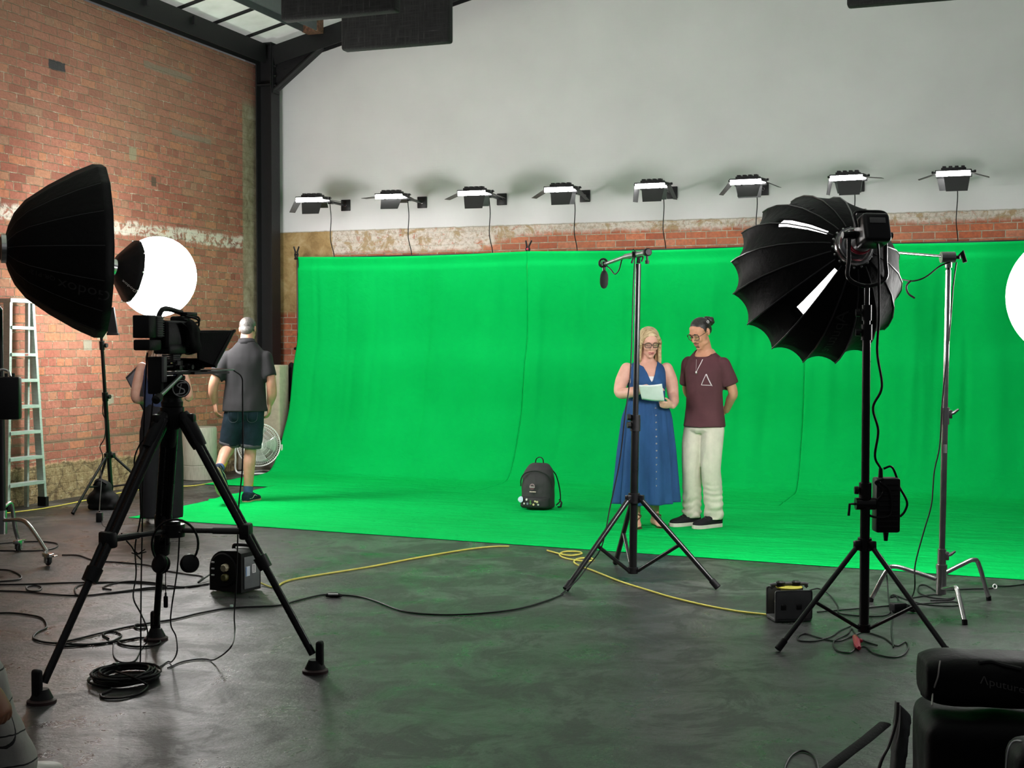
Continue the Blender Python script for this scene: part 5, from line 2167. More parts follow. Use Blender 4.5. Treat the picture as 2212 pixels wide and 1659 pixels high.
# ---------------------------------------------------------------- sandbag, small boxes and cables on the floor
sb = F(214, 1103)
sb.z = 0
root = thing('sandbag', 'black sandbag lying under the lantern stand by the brick wall', 'sandbag', V((sb.x, sb.y + .12, 0)))
m = MB()
c = V((sb.x, sb.y + .13, 0))
for dx, dz, rx, ry, rz in ((-.03, .10, .12, .11, .10), (.04, .09, .11, .10, .09), (0, .19, .09, .08, .08), (-.03, .24, .05, .05, .05), (.11, .06, .05, .09, .06)):
    m.ell(c + V((dx, 0, dz)), (rx, ry, rz))
m.box(c + V((0, 0, .03)), (.24, .2, .05), 0, .02)
m.remesh(.012, 4).displace(lambda c, n: .014 * noise.noise(V((c.x * 14, c.y * 14, c.z * 9))))
m.build('bag', CLOTHB, root, smooth=180)
m = MB()
m.tube(spline([c + V((-.07, -.06, .23)), c + V((-.02, -.08, .275)), c + V((.05, -.06, .24))], 6), .016, 8, flat=.35)
m.build('carry_strap', CLOTHB, root)


def floor_pts(px, h=0.006, jig=0.0):
    return [F(x, y, h) for x, y in px]


def cable(name, lab, cat_, pts, r=0.0048, m_=CORD, group=None, h=None, closed=False, n=6):
    mb = MB()
    q = [F(p[0], p[1], (p[2] if len(p) > 2 else r + 0.001)) for p in pts]
    mb.tube([V((p.x, p.y, max(p.z, r + .001))) for p in spline(q, n, closed)], r, 6, closed)
    return tag(mb.build(name, m_), lab, cat_, group)


cable('extension_cable', 'yellow cable lying along the foot of the brick wall', 'cable',
      [(-40, 1116), (0, 1110), (95, 1098), (184, 1081), (240, 1068), (307, 1057), (360, 1052), (420, 1049), (462, 1042)], 0.0055, YCORD)
cable('extension_cable', 'yellow cable running from the black reel to the edge of the green cloth', 'cable',
      [(513, 1238, .105), (535, 1246, .06), (560, 1258, .02), (585, 1268), (598, 1268), (612, 1258), (640, 1250), (700, 1240), (800, 1224), (900, 1205), (1000, 1188), (1060, 1181), (1100, 1180)], 0.0062, YCORD)
cable('extension_cable', 'yellow cable with two small loops leading to the box reel at right', 'cable',
      [(1182, 1189), (1208, 1196), (1232, 1200), (1256, 1196), (1250, 1192), (1226, 1191), (1210, 1195), (1212, 1202), (1230, 1208), (1262, 1212), (1282, 1210), (1276, 1206), (1252, 1206),
       (1240, 1212), (1248, 1220), (1285, 1234), (1340, 1256), (1400, 1275), (1450, 1290), (1520, 1307), (1590, 1320), (1640, 1326), (1668, 1329)], 0.0062, YCORD)
cable('power_cable', 'long black cable across the open floor with an inline connector', 'cable',
      [(1216, 1284), (1180, 1298), (1120, 1315), (1040, 1325), (950, 1328), (870, 1320), (810, 1298), (770, 1288), (720, 1285), (690, 1286), (640, 1298), (600, 1308), (500, 1313), (430, 1325), (380, 1337),
       (300, 1350), (250, 1360), (200, 1372), (160, 1382), (130, 1388), (125, 1394), (150, 1396), (215, 1390), (260, 1385), (300, 1378), (338, 1380), (344, 1390), (310, 1397), (270, 1394), (256, 1386), (290, 1380)], 0.0055)
m = MB()
m.tube([F(703, 1286, .014), F(712, 1285, .016), F(728, 1285, .016), F(737, 1287, .014)], [.010, .016, .016, .010], 10)
o = m.build('inline_connector', RUBBER)
tag(o, 'white-backed inline connector on the long black floor cable', 'connector')
m = MB()
m.tube([F(709, 1283.5, .031), F(730, 1283.5, .031)], .006, 8)
lb = m.build('white_sleeve', WHITEP)
lb.parent = o
LB = 'black cables lying on the floor at left'
for pts, lab in [
    ([(-20, 1325), (20, 1324), (60, 1328), (92, 1336), (100, 1355), (80, 1366), (72, 1378), (90, 1386), (130, 1390), (200, 1392), (240, 1386), (262, 1372), (240, 1364), (222, 1370), (235, 1380)], 'thin black cable snaking in from the left edge under the tripod foot'),
    ([(-20, 1263), (60, 1262), (150, 1259), (250, 1258), (330, 1262), (400, 1268), (452, 1261)], 'black cable running straight from the left edge to the black reel'),
    ([(-20, 1276), (50, 1278), (100, 1283), (170, 1287), (230, 1282), (300, 1275), (380, 1270), (450, 1262)], 'lower black cable from the left edge to the black reel'),
    ([(134, 1199), (170, 1200), (205, 1211), (260, 1215), (320, 1221), (350, 1231), (400, 1240), (438, 1246), (428, 1258), (452, 1242, .03)], 'black cable from the wheeled stand leg to the black reel'),
    ([(230, 1258), (200, 1260), (168, 1266), (162, 1278), (178, 1287), (260, 1278), (320, 1270), (360, 1268), (340, 1260), (280, 1256), (240, 1262), (222, 1270), (240, 1274)], 'looped black cable heap under the left tripod leg'),
    ([(-20, 1230), (20, 1232), (44, 1243), (40, 1252), (0, 1256), (-20, 1257)], 'black cable loop lying at the left edge below the wheels'),
    ([(58, 1268), (78, 1265), (90, 1270), (80, 1277), (62, 1276)], 'small closed black cable loop near the left edge'),
    ([(-20, 1176), (40, 1171), (90, 1170), (122, 1174), (120, 1183), (90, 1189), (40, 1190), (-20, 1189)], 'black cable loop around the far caster wheel'),
    ([(290, 1352), (298, 1349), (314, 1352), (312, 1358), (296, 1358)], 'tiny cable coil under the tripod centre')]:
    cl_ = lab.startswith('small closed') or lab.startswith('tiny')
    cable('power_cable', lab, 'cable', pts, 0.0052, CORD, closed=cl_)
# the big coil
root = thing('cable_coil', 'big coil of black cable lying under the video tripod', 'cable coil', F(273, 1472))
m = MB()
cc_ = F(275, 1468)
pts = []
for k in range(14 * 24):
    a = 2 * PI * k / 24
    lp = k / 24
    rx = 0.13 + 0.055 * noise.noise(V((lp * 1.7, 0, 0))) + 0.02 * math.sin(lp * 2.3)
    ry = 0.155 + 0.05 * noise.noise(V((lp * 1.3, 5, 0)))
    ox, oy = 0.028 * noise.noise(V((lp * .9, 9, 1))), 0.045 * noise.noise(V((lp * 1.1, 2, 7)))
    pts.append(cc_ + V((rx * math.cos(a) + ox, ry * math.sin(a) + oy, 0.007 + 0.0028 * lp + 0.004 * noise.noise(V((a * 2, lp, 3))))))
m.tube(pts, 0.0055, 6)
m.build('coiled_cable', CORD, root)
m = MB()
m.tube(spline([F(250, 1450, .04), F(285, 1462, .05), F(308, 1473, .035), F(318, 1482, .012), F(300, 1498, .006), F(262, 1508, .006), F(226, 1508, .006), F(218, 1500, .006), F(240, 1490, .008)], 6), 0.0055, 6)
m.build('loose_loop', CORD, root)
m = MB()
m.tube([F(234, 1446, .03), F(247, 1440, .04), F(258, 1436, .03)], [.012, .018, .012], 8)
m.build('plug', RUBBER, root)
# cords hanging from the camera rig
TCy = TC.y
HC = 'cords hanging from the camera rig'
for pts, lab in [
    ([rig(0.09, 0.395, 0.008), P(522, 815, 6.75), P(524, 850, 6.75), P(524, 1000, 6.7), P(516, 1090, 6.65), P(513, 1180, 6.6), P(510, 1270, 6.55), P(506, 1330, 6.5), P(507, 1365, 6.4), P(497, 1400, 6.2), F(455, 1428), F(400, 1430), F(362, 1445)],
     'thin cord dropping from the tablet behind the right tripod leg'),
    ([P(318, 762, 6.3), P(313, 850, 6.3), P(310, 950, 6.3), P(308, 1100, 6.3), P(305, 1250, 6.3), P(304, 1380, 6.3), F(303, 1432, .02)], 'straight black cord hanging from the camera battery to the floor coil'),
    ([P(332, 850, 6.25), P(322, 930, 6.25), P(302, 960, 6.25), P(290, 1000, 6.25), P(304, 1070, 6.25), P(303, 1120, 6.25), P(292, 1180, 6.25), P(294, 1240, 6.25), P(288, 1290, 6.2), P(304, 1325, 6.2), P(318, 1360, 6.2), F(316, 1388, .02),
      F(304, 1406), F(290, 1430), F(260, 1432), F(246, 1418), F(245, 1392)], 'wavy black cord hanging beside the left tripod leg'),
    ([P(388, 1150, 6.2), P(383, 1230, 6.2), P(371, 1310, 6.2), P(369, 1350, 6.2), P(380, 1375, 6.2), P(382, 1410, 6.1), F(368, 1432), F(345, 1442), F(330, 1440)], 'thin headphone cord hanging to the floor under the spreader'),
    ([P(262, 1152, 6.2), P(275, 1170, 6.2), P(285, 1182, 6.25), P(293, 1196, 6.3), P(306, 1210, 6.35)], 'short frayed cord hanging from the left spreader clamp')]:
    m = MB()
    m.tube([V((p.x, p.y, max(p.z, .0048))) for p in spline(pts, 6)], 0.0036, 6)
    tag(m.build('hanging_cable', CORD), lab, 'cord', HC)
t = thing('pouch', 'small black dongle hanging on a cord behind the tripod leg', 'pouch', P(358, 1300, 6.5))
m = MB()
pp = P(358, 1300, 6.45)
m.box(pp, (.022, .014, .058), 0, .007, 3)
m.tube([pp + V((0, 0, .028)), pp + V((0, 0, .045))], .005, 8)
m.build('casing', RUBBER, t)
m = MB()
m.tube([pp + V((0, 0, .04)), P(357, 1150, 6.4)], .0022, 6)
m.build('cord', CORD, t)
m = MB()
pp = P(300, 1192, 6.35)
for a in np.linspace(0, 2.6, 5):
    m.tube(spline([pp + V((.035 * math.cos(a), .01 * math.sin(a), .012 * math.sin(a * 3))), pp + V((-.01, .01, -.012)), pp + V((-.035, 0, -.005))], 5), .003, 5)
tag(m.build('clip_bundle', RUBBER), 'small tangle of clips hanging from the left spreader arm', 'clips')

# lantern stand cord and adapter
root = thing('power_adapter', 'black power adapter on its cord below the lantern stand', 'power adapter', F(214, 1128))
m = MB()
a0 = F(215, 1127)
m.box(a0 + V((0, 0, .04)), (.055, .06, .09), .2, .01)
m.build('casing', BLACK, root)
m = MB()
pl_ = 12.6
m.tube(spline([P(226, 800, pl_), P(224, 850, pl_), P(222, 890, pl_), P(228, 910, pl_), P(226, 945, pl_), P(216, 965, pl_), P(222, 985, pl_), P(217, 1010, pl_), P(219, 1040, pl_ - .2), P(216, 1080, pl_ - .5), a0 + V((0, 0, .09))], 7), .005, 6)
m.tube(spline([a0 + V((.02, 0, .01)), F(222, 1135), F(234, 1142)], 6), .004, 6)
m.build('cord', CORD, root)
for (px, py, lab) in [(1940, 1322, 'black adapter lying in the cord tangle behind the tripod column'), (1972, 1324, 'small black adapter by the right tripod leg in the cord tangle')]:
    q = F(px, py)
    big = px < 1950
    m = MB()
    m.box(q + V((0, 0, .028)), (.085 if big else .045, .06, .055 if big else .04), .3, .008)
    tag(m.build('power_adapter', BLACK), lab, 'power adapter')
for pts, lab in [
    ([(1900, 1196, .30), (1912, 1215, .22), (1917, 1260, .08), (1920, 1300, .02), (1928, 1330), (1926, 1360), (1930, 1398)], 'black cord dropping from the power supply box to the floor'),
    ([(1748, 1275, .02), (1770, 1272, .02), (1795, 1288), (1810, 1310), (1815, 1325), (1870, 1331), (1910, 1330), (1925, 1322)], 'black cord leading from the yellow box reel into the tangle'),
    ([(1765, 1322), (1810, 1318), (1870, 1313), (1925, 1308), (1975, 1305), (2020, 1302), (2060, 1300), (2080, 1306), (2050, 1309), (2000, 1306), (1960, 1296), (1930, 1285), (1920, 1296), (1930, 1315), (1945, 1320), (1942, 1300), (1936, 1288), (1925, 1290)], 'black cord tangle between tripod and chrome stand'),
    ([(1968, 1292), (2010, 1285), (2035, 1284), (2020, 1275), (2000, 1264), (1985, 1266), (1986, 1280), (2010, 1290), (2045, 1294), (2062, 1290), (2050, 1296), (2010, 1297)], 'small black cord loop at the foot of the chrome stand'),
    ([(2040, 1275), (2100, 1272), (2140, 1271), (2150, 1266), (2180, 1266), (2230, 1260)], 'black cord running right along the edge of the green cloth'),
    ([(1838, 1352), (1815, 1362), (1795, 1375), (1760, 1385), (1728, 1384), (1724, 1375), (1740, 1369), (1770, 1378), (1810, 1385), (1845, 1372), (1870, 1366), (1910, 1378), (1935, 1395), (1955, 1387), (1962, 1398), (1950, 1415), (1925, 1420),
      (1890, 1412), (1870, 1398), (1850, 1400), (1835, 1410), (1810, 1406), (1800, 1392), (1805, 1382), (1830, 1370), (1840, 1358), (1850, 1372), (1868, 1385), (1895, 1394)], 'black cord loops under the dome softbox stand')]:
    cable('power_cable', lab, 'cord', pts, 0.0042)
root = thing('red_plug', 'red plug lying in the cord loops under the dome softbox stand', 'plug', F(1852, 1396))
m = MB()
m.tube([F(1847, 1376, .02), F(1850, 1384, .02), F(1852, 1393, .018), F(1856, 1400, .016)], [.014, .017, .017, .010], 10)
m.build('casing', REDP, root)
m = MB()
m.ell(F(1858, 1384, .018), (.014, .012, .012))
m.build('cap', REDP, root)
cable('power_cable', 'thin black cord loop at the bottom edge left of the bags', 'cord', [(1692, 1690), (1696, 1655), (1712, 1630), (1736, 1622), (1760, 1636), (1768, 1670), (1770, 1700)], 0.0042)
m = MB()
q = F(2149, 1267, .012)
m.torus(q, (0.3, -1, .3), .014, .003, 20, 6)
tag(m.build('cable_tie', WHITEP), 'white cable tie on the cord right of the chrome stand', 'cable tie')
m = MB()
q = F(500, 1310, .014)
m.box(q, (.02, .012, .02), .3, .003)
tag(m.build('cable_tie', mat('mint_plastic', (.45, .62, .52), .5)), 'mint cable tie on the long black floor cable', 'cable tie')

# ---------------------------------------------------------------- bags at the lower right corner
BAGC = mat('black_nylon', (0.004, 0.004, 0.0043), 0.6, bump=0.35, bscale=60, spec=0.14)
BAGD = mat('dark_grey_lining', (0.035, 0.037, 0.037), 0.6)
D = 4.25


def softbox_(m, c, size, yaw, p=4.0, n=40, sag=0.0):
    M = Matrix.Translation(c) @ Matrix.Rotation(yaw, 4, 'Z')
    rings = []
    for t in np.linspace(-1, 1, 15):
        k = (1 - abs(t) ** 5) ** 0.5 * 0.18 + 0.82 if abs(t) < 1 else 0.80
        ring = []
        for j in range(n):
            a = 2 * PI * j / n
            ca, sa = math.cos(a), math.sin(a)
            ring.append(M @ V((t * size[0] / 2, math.copysign(abs(ca) ** (2 / p), ca) * size[1] / 2 * k, math.copysign(abs(sa) ** (2 / p), sa) * size[2] / 2 * k)))
        rings.append(ring)
    m.loft(rings)


lowc = P(2115, 1640, D + 0.02)
lowtop = P(2080, 1548, D).z
root = thing('gear_case', 'black soft equipment case standing on the floor at the lower right corner', 'bag', V((lowc.x, lowc.y, 0)))
m = MB()
M_ = -0.18
m.box(V((lowc.x + 0.14, lowc.y + 0.05, lowtop / 2)), (0.62, 0.40, lowtop - 0.005), M_, 0.05, 4)
m.remesh(.014, 3).displace(lambda c, n: .010 * noise.noise(c * 7))
m.build('body', BAGC, root, smooth=180)
m = MB()
fa = [P(1941, 1518, D - .25), P(1968, 1545, D - .25), P(1962, 1600, D - .3), P(1950, 1700, D - .3), P(1925, 1700, D - .3), P(1935, 1590, D - .28)]
m.loft([[p + V((0, y, 0)) for p in fa] for y in (-.02, 0.01, .05)])
m.remesh(.010, 3)
m.build('flap', BAGD, root, smooth=180)
m = MB()
m.tube(spline([P(1939, 1518, D - .28), P(1935, 1560, D - .30), P(1920, 1610, D - .32), P(1905, 1640, D - .33), P(1890, 1690, D - .33)], 6), .012, 8, flat=.4)
m.build('zip_edge', BLACK, root)
m = MB()
m.tube([P(1912, 1563, D - .32), P(1870, 1598, D - .42), P(1830, 1628, D - .5), P(1780, 1668, D - .6), P(1740, 1700, D - .65)], .020, 8, flat=.25)
m.build('shoulder_strap', CLOTHB, root)
m = MB()
m.tube(spline([P(1944, 1526, D - .285), P(1943, 1560, D - .31), P(1940, 1590, D - .33), P(1930, 1625, D - .34)], 6), .0022, 6)
m.build('piping', mat('pale_piping', (.35, .33, .31), .5), root)

upc = P(2128, 1486, D + .03)
zt = P(2080, 1428, D).z
root = thing('lamp_bag', 'black padded lamp bag with grey lettering lying on top of the equipment case', 'bag', V((upc.x, upc.y, lowtop)), -0.16)
lowtop += 0.014
cz = (zt + lowtop) / 2
m = MB()
softbox_(m, V((upc.x + .12, upc.y + .05, cz + .004)), (0.60, 0.27, zt - lowtop - .002), -0.16, 3.4)
m.remesh(.012, 3).displace(lambda c, n: .007 * noise.noise(c * 8))
bvh = m.bvh()
m.build('body', BAGC, root, smooth=180)


def on_bag(px, py, off=.003):
    o = V((0, 0, CAMZ))
    d = (P(px, py, D) - o).normalized()
    h = bvh.ray_cast(o, d)
    return (h[0] - d * off) if h[0] else P(px, py, D - .15)


m = MB()
m.tube(spline([on_bag(2031, 1428), on_bag(2029, 1440), on_bag(2026, 1462), on_bag(2020, 1480), on_bag(2015, 1500), on_bag(2013, 1524)], 5), .0028, 6)
m.build('piping', mat('pale_piping', (.35, .33, .31), .5), root)
m = MB()
m.tube(spline([on_bag(2115, 1432), on_bag(2140, 1430), on_bag(2170, 1438), on_bag(2206, 1446)], 5), .008, 8)
m.build('zip', BLACK, root)
vs, fs = text_mesh('\u039buture'.replace('\u039b', '\u039bp'), 1.0)
m = MB()
w_ = max(p.x for p in vs) - min(p.x for p in vs)
m.add([on_bag(2165 + p.x / w_ * 96, 1480 + p.x / w_ * 22 - p.y * 24, .002) for p in vs], fs)
m.build('lettering', mat('grey_lettering', (.075, .07, .066), .6), root, smooth=0)

tc = P(2196, 1640, 3.6)
root = thing('tripod_bag', 'black bag with white piping cut off by the bottom right corner', 'bag', V((tc.x + .12, tc.y, 0)))
m = MB()
zz_ = P(2190, 1598, 3.6).z
m.box(V((tc.x + .11, tc.y - .02, zz_ / 2)), (.26, .20, zz_), -.1, .05, 4)
m.remesh(.012, 3).displace(lambda c, n: .008 * noise.noise(c * 9))
bvh = m.bvh()
m.build('body', BAGC, root, smooth=180)
D = 3.6
m = MB()
m.tube(spline([on_bag(2172, 1690), on_bag(2174, 1650), on_bag(2178, 1620), on_bag(2186, 1604), on_bag(2196, 1600), on_bag(2207, 1601)], 5), .0026, 6)
m.build('piping', mat('white_piping', (.7, .7, .7), .5), root)

# ---------------------------------------------------------------- people
def skin(name, col):
    if name in MATS:
        return MATS[name]
    g = NG(name)
    co = g.obj()
    f = g.noise(co, 14, 5, 0.6)
    f2 = g.noise(co, 4, 3, 0.5)
    c = g.ramp(f, [(0.3, tuple(x * y for x, y in zip(col, (0.90, 0.84, 0.80)))), (0.7, tuple(min(1, x * 1.06) for x in col))])
    c = g.mix(g.ramp(f2, [(0.45, 0.0), (0.7, 0.3)]), c, tuple(x * y for x, y in zip(col, (1.0, 0.78, 0.72))))
    b = g.bsdf(c, 0.5, 0.0, g.bump(g.noise(co, 160, 3), 0.12, 0.002), 0.4)
    b.inputs['Subsurface Weight'].default_value = 0.08
    b.inputs['Subsurface Radius'].default_value = (0.02, 0.008, 0.005)
    MATS[name] = g.m
    return g.m


def hairm(name, dark, lite, scale=(90, 90, 5), bs=.6):
    g = NG(name)
    mp = g.n('ShaderNodeMapping')
    g.link(g.obj(), mp.inputs[0])
    mp.inputs['Scale'].default_value = scale
    f = g.noise(mp.outputs[0], 1.5, 4, 0.6, 0.4)
    c = g.ramp(f, [(0.35, dark), (0.62, lite)])
    g.bsdf(c, 0.42, 0.0, g.bump(f, bs, 0.004), 0.5)
    return g.m


def cloth(name, col, var=0.15, bump=0.35, bscale=26, fine=0.25, stretch=None):
    g = NG(name)
    co = g.obj()
    if stretch:
        mp = g.n('ShaderNodeMapping')
        g.link(co, mp.inputs[0])
        mp.inputs['Scale'].default_value = stretch
        cs_ = mp.outputs[0]
    else:
        cs_ = co
    f = g.noise(cs_, bscale * 0.5, 4, 0.6)
    fn = g.noise(co, 420, 2, 0.6)
    c = g.ramp(g.math('ADD', g.math('MULTIPLY', f, 0.7), g.math('MULTIPLY', fn, 0.3)), [(0.35, tuple(x * (1 - var) for x in col)), (0.65, tuple(x * (1 + var) for x in col))])
    h = g.math('ADD', g.math('MULTIPLY', g.noise(cs_, bscale, 4, 0.6, 0.5), 1.0), g.math('MULTIPLY', fn, fine))
    g.bsdf(c, 0.8, 0.0, g.bump(h, bump, 0.006), 0.2)
    return g.m


def limb(m, pts, rad, n=16, sub=5, flat=None):
    P_ = spline(pts, sub)
    k = len(pts) - 1
    rr = []
    for i in range(len(P_)):
        t = i / sub
        a = min(int(t), k - 1)
        rr.append(lerp(rad[a], rad[a + 1], min(1, t - a)))
    m.tube(P_, rr, n, flat=flat)
    for e in (0, -1):
        m.ell(P_[e], (rr[e],) * 3, nu=14, nv=8)


def torso(m, rings, off=0.0, n=36):
    """rings: (z, rx, ry, cx, cy), bottom first"""
    out = []
    for z, rx, ry, cx, cy in rings:
        out.append([V((cx + (rx + off) * math.cos(2 * PI * k / n), cy + (ry + off) * math.copysign(abs(math.sin(2 * PI * k / n)) ** 0.9, math.sin(2 * PI * k / n)), z)) for k in range(n)])
    m.loft(out)


def foot(m, ank, d, s=1.0, fat=0.0, up=None, tab=None):
    """ank: ankle point, d: towards the toes, up: out of the instep"""
    d = V(d).normalized()
    up = V(up) if up else V((0, 0, 1))
    up = (up - d * up.dot(d)).normalized()
    w = d.cross(up)
    base = V(ank) - up * 0.085 * s
    rings = []
    for o, hw, h in tab or ((-.062, .018, .030), (-.055, .030, .055), (-.03, .036, .085), (.02, .036, .088), (.07, .040, .062), (.12, .045, .045), (.165, .043, .034), (.19, .030, .026), (.2, .012, .016)):
        hw, h = (hw + fat) * s, (h + fat) * s
        rings.append([base + d * o * s + w * hw * math.cos(2 * PI * k / 18) + up * (h / 2 + (h / 2) * math.copysign(abs(math.sin(2 * PI * k / 18)) ** 0.8, math.sin(2 * PI * k / 18))) for k in range(18)])
    m.loft(rings)


def sole(m, ank, d, s=1.0, fat=0.006, th=0.028, up=None):
    d = V(d).normalized()
    up = V(up) if up else V((0, 0, 1))
    up = (up - d * up.dot(d)).normalized()
    w = d.cross(up)
    base = V(ank) - up * (0.085 * s + 0.006)
    pts = []
    prof = [(-.068, .0), (-.062, .022), (-.04, .034), (.03, .036), (.09, .043), (.13, .047), (.17, .044), (.195, .030), (.207, .0)]
    for o, hw in prof:
        pts.append(base + d * o * s + w * (hw + (fat if hw else 0)) * s)
    for o, hw in prof[-2:0:-1]:
        pts.append(base + d * o * s - w * (hw + fat) * s)
    m.prism(pts, up * th)


def hand(m, wrist, d, nrm, side, curl=(0.25, 0.35, 0.3), s=1.0, thumb=(0.6, 0.55, 0.25), tc=0.2, spread=0.05):
    """d fingers' direction, nrm the way the palm faces, side +1/-1 for the thumb"""
    d = V(d).normalized()
    n_ = V(nrm)
    n_ = (n_ - d * n_.dot(d)).normalized()
    t = d.cross(n_) * side
    wrist = V(wrist)
    rings = []
    for o, hw, hh in ((-.015, .026, .019), (.012, .030, .018), (.05, .040, .016), (.085, .041, .0135), (.098, .036, .010)):
        rings.append([wrist + d * o * s + t * hw * s * math.cos(2 * PI * k / 16) + n_ * hh * s * math.sin(2 * PI * k / 16) for k in range(16)])
    m.loft(rings)
    m.ell(wrist + d * .035 * s + t * .022 * s + n_ * .008 * s, (.020 * s,) * 3, nu=12, nv=8)
    for i, (o, ln, r) in enumerate(((.030, .074, .0092), (.010, .082, .0095), (-.011, .076, .0090), (-.030, .060, .0080))):
        p = wrist + d * .088 * s + t * o * s
        ang = 0.0
        dd = (d + t * spread * (1.2 - i * 0.8)).normalized()
        pts = [p - dd * .012 * s, p]
        for j, f in enumerate((.44, .31, .25)):
            ang += curl[j] * (1 + 0.10 * i)
            q = dd * math.cos(ang) + n_ * math.sin(ang)
            p = p + q * ln * f * s
            pts.append(p)
        m.tube(spline(pts, 3), [r * s * (1 - 0.22 * k / 12) for k in range(13)], 10)
        m.ell(pts[-1], (r * s * .78,) * 3, nu=10, nv=6)
    q = (d * thumb[0] + t * thumb[1] + n_ * thumb[2]).normalized()
    p0 = wrist + d * .022 * s + t * .022 * s
    p1 = p0 + q * .042 * s
    q2 = (q + d * tc + n_ * tc * 0.6).normalized()
    p2 = p1 + q2 * .034 * s
    p3 = p2 + (q2 + d * tc).normalized() * .026 * s
    m.tube(spline([p0, p1, p2, p3], 4), [.0145 * s, .0135 * s, .0125 * s, .012 * s, .0115 * s, .0115 * s, .011 * s, .011 * s, .0105 * s, .010 * s, .0095 * s, .009 * s, .0085 * s], 10)
    m.ell(p3, (.0085 * s,) * 3, nu=10, nv=6)


def head(m, M, s=1.0, jaw=1.0, fem=False):
    h = MB()
    h.ell((0, .014, .036), (.074, .095, .083), nu=28, nv=18)
    rings = []
    for z, hw, yf, yb in ((.075, .058, -.072, .02), (.045, .064, -.082, .03), (.012, .066, -.084, .03), (-.02, .064, -.083, .03), (-.05, .057 * jaw, -.081, .022), (-.078, .048 * jaw, -.080, .0), (-.100, .034 * jaw, -.079, -.02), (-.114, .019 * jaw, -.072, -.040)):
        rings.append([V((hw * math.cos(2 * PI * k / 26), (yf + yb) / 2 + (yf - yb) / -2 * math.sin(2 * PI * k / 26), z)) for k in range(26)])
    h.loft(rings)
    h.ell((0, -.080, .036), (.050, .012, .010))
    for e in (-1, 1):
        h.ell((e * .037, -.066, -.024), (.022, .019, .020))
        h.ell((e * .031, -.0775, .013), (.0155, .0085, .0095))
        h.ell((e * .076, .016, .004), (.009, .019, .031), rotm('X', -12))
        h.ell((e * .080, .020, .014), (.006, .016, .018))
        h.ell((e * .010, -.097, -.027), (.0085, .009, .007))
        h.ell((e * .045, -.02, -.07), (.014 * jaw, .035, .02))
    h.tube([(0, -.080, .028), (0, -.093, .005), (0, -.105, -.018), (0, -.104, -.029)], [.008, .009, .0115, .009], 12)
    h.ell((0, -.105, -.023), (.012, .010, .009))
    h.ell((0, -.083, -.056), (.026, .008, .008))
    h.ell((0, -.083, -.069), (.023, .008, .007))
    h.ell((0, -.079, -.098), (.020, .013, .014))
    m.merge(h, M @ Matrix.Diagonal((s, s, s, 1)))


def face(root, M, lipc, browc, s=1.0, open_mouth=False, closed=True):
    MM = M @ Matrix.Diagonal((s, s, s, 1))
    lm = mat('lips_%.2f' % lipc[0], lipc, 0.45)
    bm_ = mat('brow_%.2f' % browc[0], browc, 0.7)
    dk = mat('dark_lash', (.03, .02, .018), .6)
    b = MB()
    b.tube(spline([(-.024, -.0855, -.058), (-.010, -.0915, -.0545), (0, -.0925, -.0565), (.010, -.0915, -.0545), (.024, -.0855, -.058)], 4), .0042, 8)
    b.tube(spline([(-.022, -.0855, -.063), (-.010, -.0905, -.0695), (.010, -.0905, -.0695), (.022, -.0855, -.063)], 4), .0052, 8)
    MB().merge(b, MM).build('lips', lm, root, world=False, smooth=180)
    if open_mouth:
        b = MB()
        b.ell((.004, -.0885, -.0615), (.014, .0045, .0035))
        MB().merge(b, MM).build('mouth_opening', mat('mouth_dark', (.08, .02, .018), .6), root, world=False)
    for e in (-1, 1):
        b = MB()
        b.tube(spline([(e * .015, -.0905, .031), (e * .028, -.0905, .036), (e * .046, -.080, .032)], 5), [.0028] * 4 + [.0032] * 4 + [.002] * 3, 6)
        MB().merge(b, MM).build('eyebrow', bm_, root, world=False)
        b = MB()
        z = .0065 if closed else .010
        b.tube(spline([(e * .017, -.0835, z + .002), (e * .031, -.0872, z - .002), (e * .046, -.079, z + .003)], 5), .0016, 6)
        MB().merge(b, MM).build('eyelash', dk, root, world=False)


def glasses(root, M, m_, w=.026, h=.019, r=.0018, s=1.0, rnd_=4.0):
    MM = M @ Matrix.Diagonal((s, s, s, 1))
    b = MB()
    for e in (-1, 1):
        c = V((e * .033, -.101, .010))
        pts = []
        for k in range(28):
            a = 2 * PI * k / 28
            x = math.copysign(abs(math.cos(a)) ** (2 / rnd_), math.cos(a)) * w
            z = math.copysign(abs(math.sin(a)) ** (2 / rnd_), math.sin(a)) * h
            pts.append(c + V((x, abs(x + e * .033) * 0.10 if False else .012 * ((x + e * .033) / .06) ** 2, z)))
        b.tube(pts, r, 6, closed=True)
        b.tube([(e * (.033 + w), -.094, .016), (e * .078, -.07, .017), (e * .083, .02, .014), (e * .081, .04, .0)], r * .9, 6)
    b.tube(spline([(-.009, -.1005, .014), (0, -.103, .016), (.009, -.1005, .014)], 3), r, 6)
    MB().merge(b, MM).build('glasses', m_, root, world=False)
    for e in (-1, 1):
        b = MB()
        c = V((e * .033, -.100, .010))
        ring = [c + V((math.copysign(abs(math.cos(a)) ** (2 / rnd_), math.cos(a)) * w, .012 * ((math.cos(a) * w + e * .033) / .06) ** 2, math.copysign(abs(math.sin(a)) ** (2 / rnd_), math.sin(a)) * h)) for a in np.linspace(0, 2 * PI, 24, endpoint=False)]
        b.prism(ring, (0, .0012, 0))
        MB().merge(b, MM).build('lens', LENS, root, world=False, smooth=0)


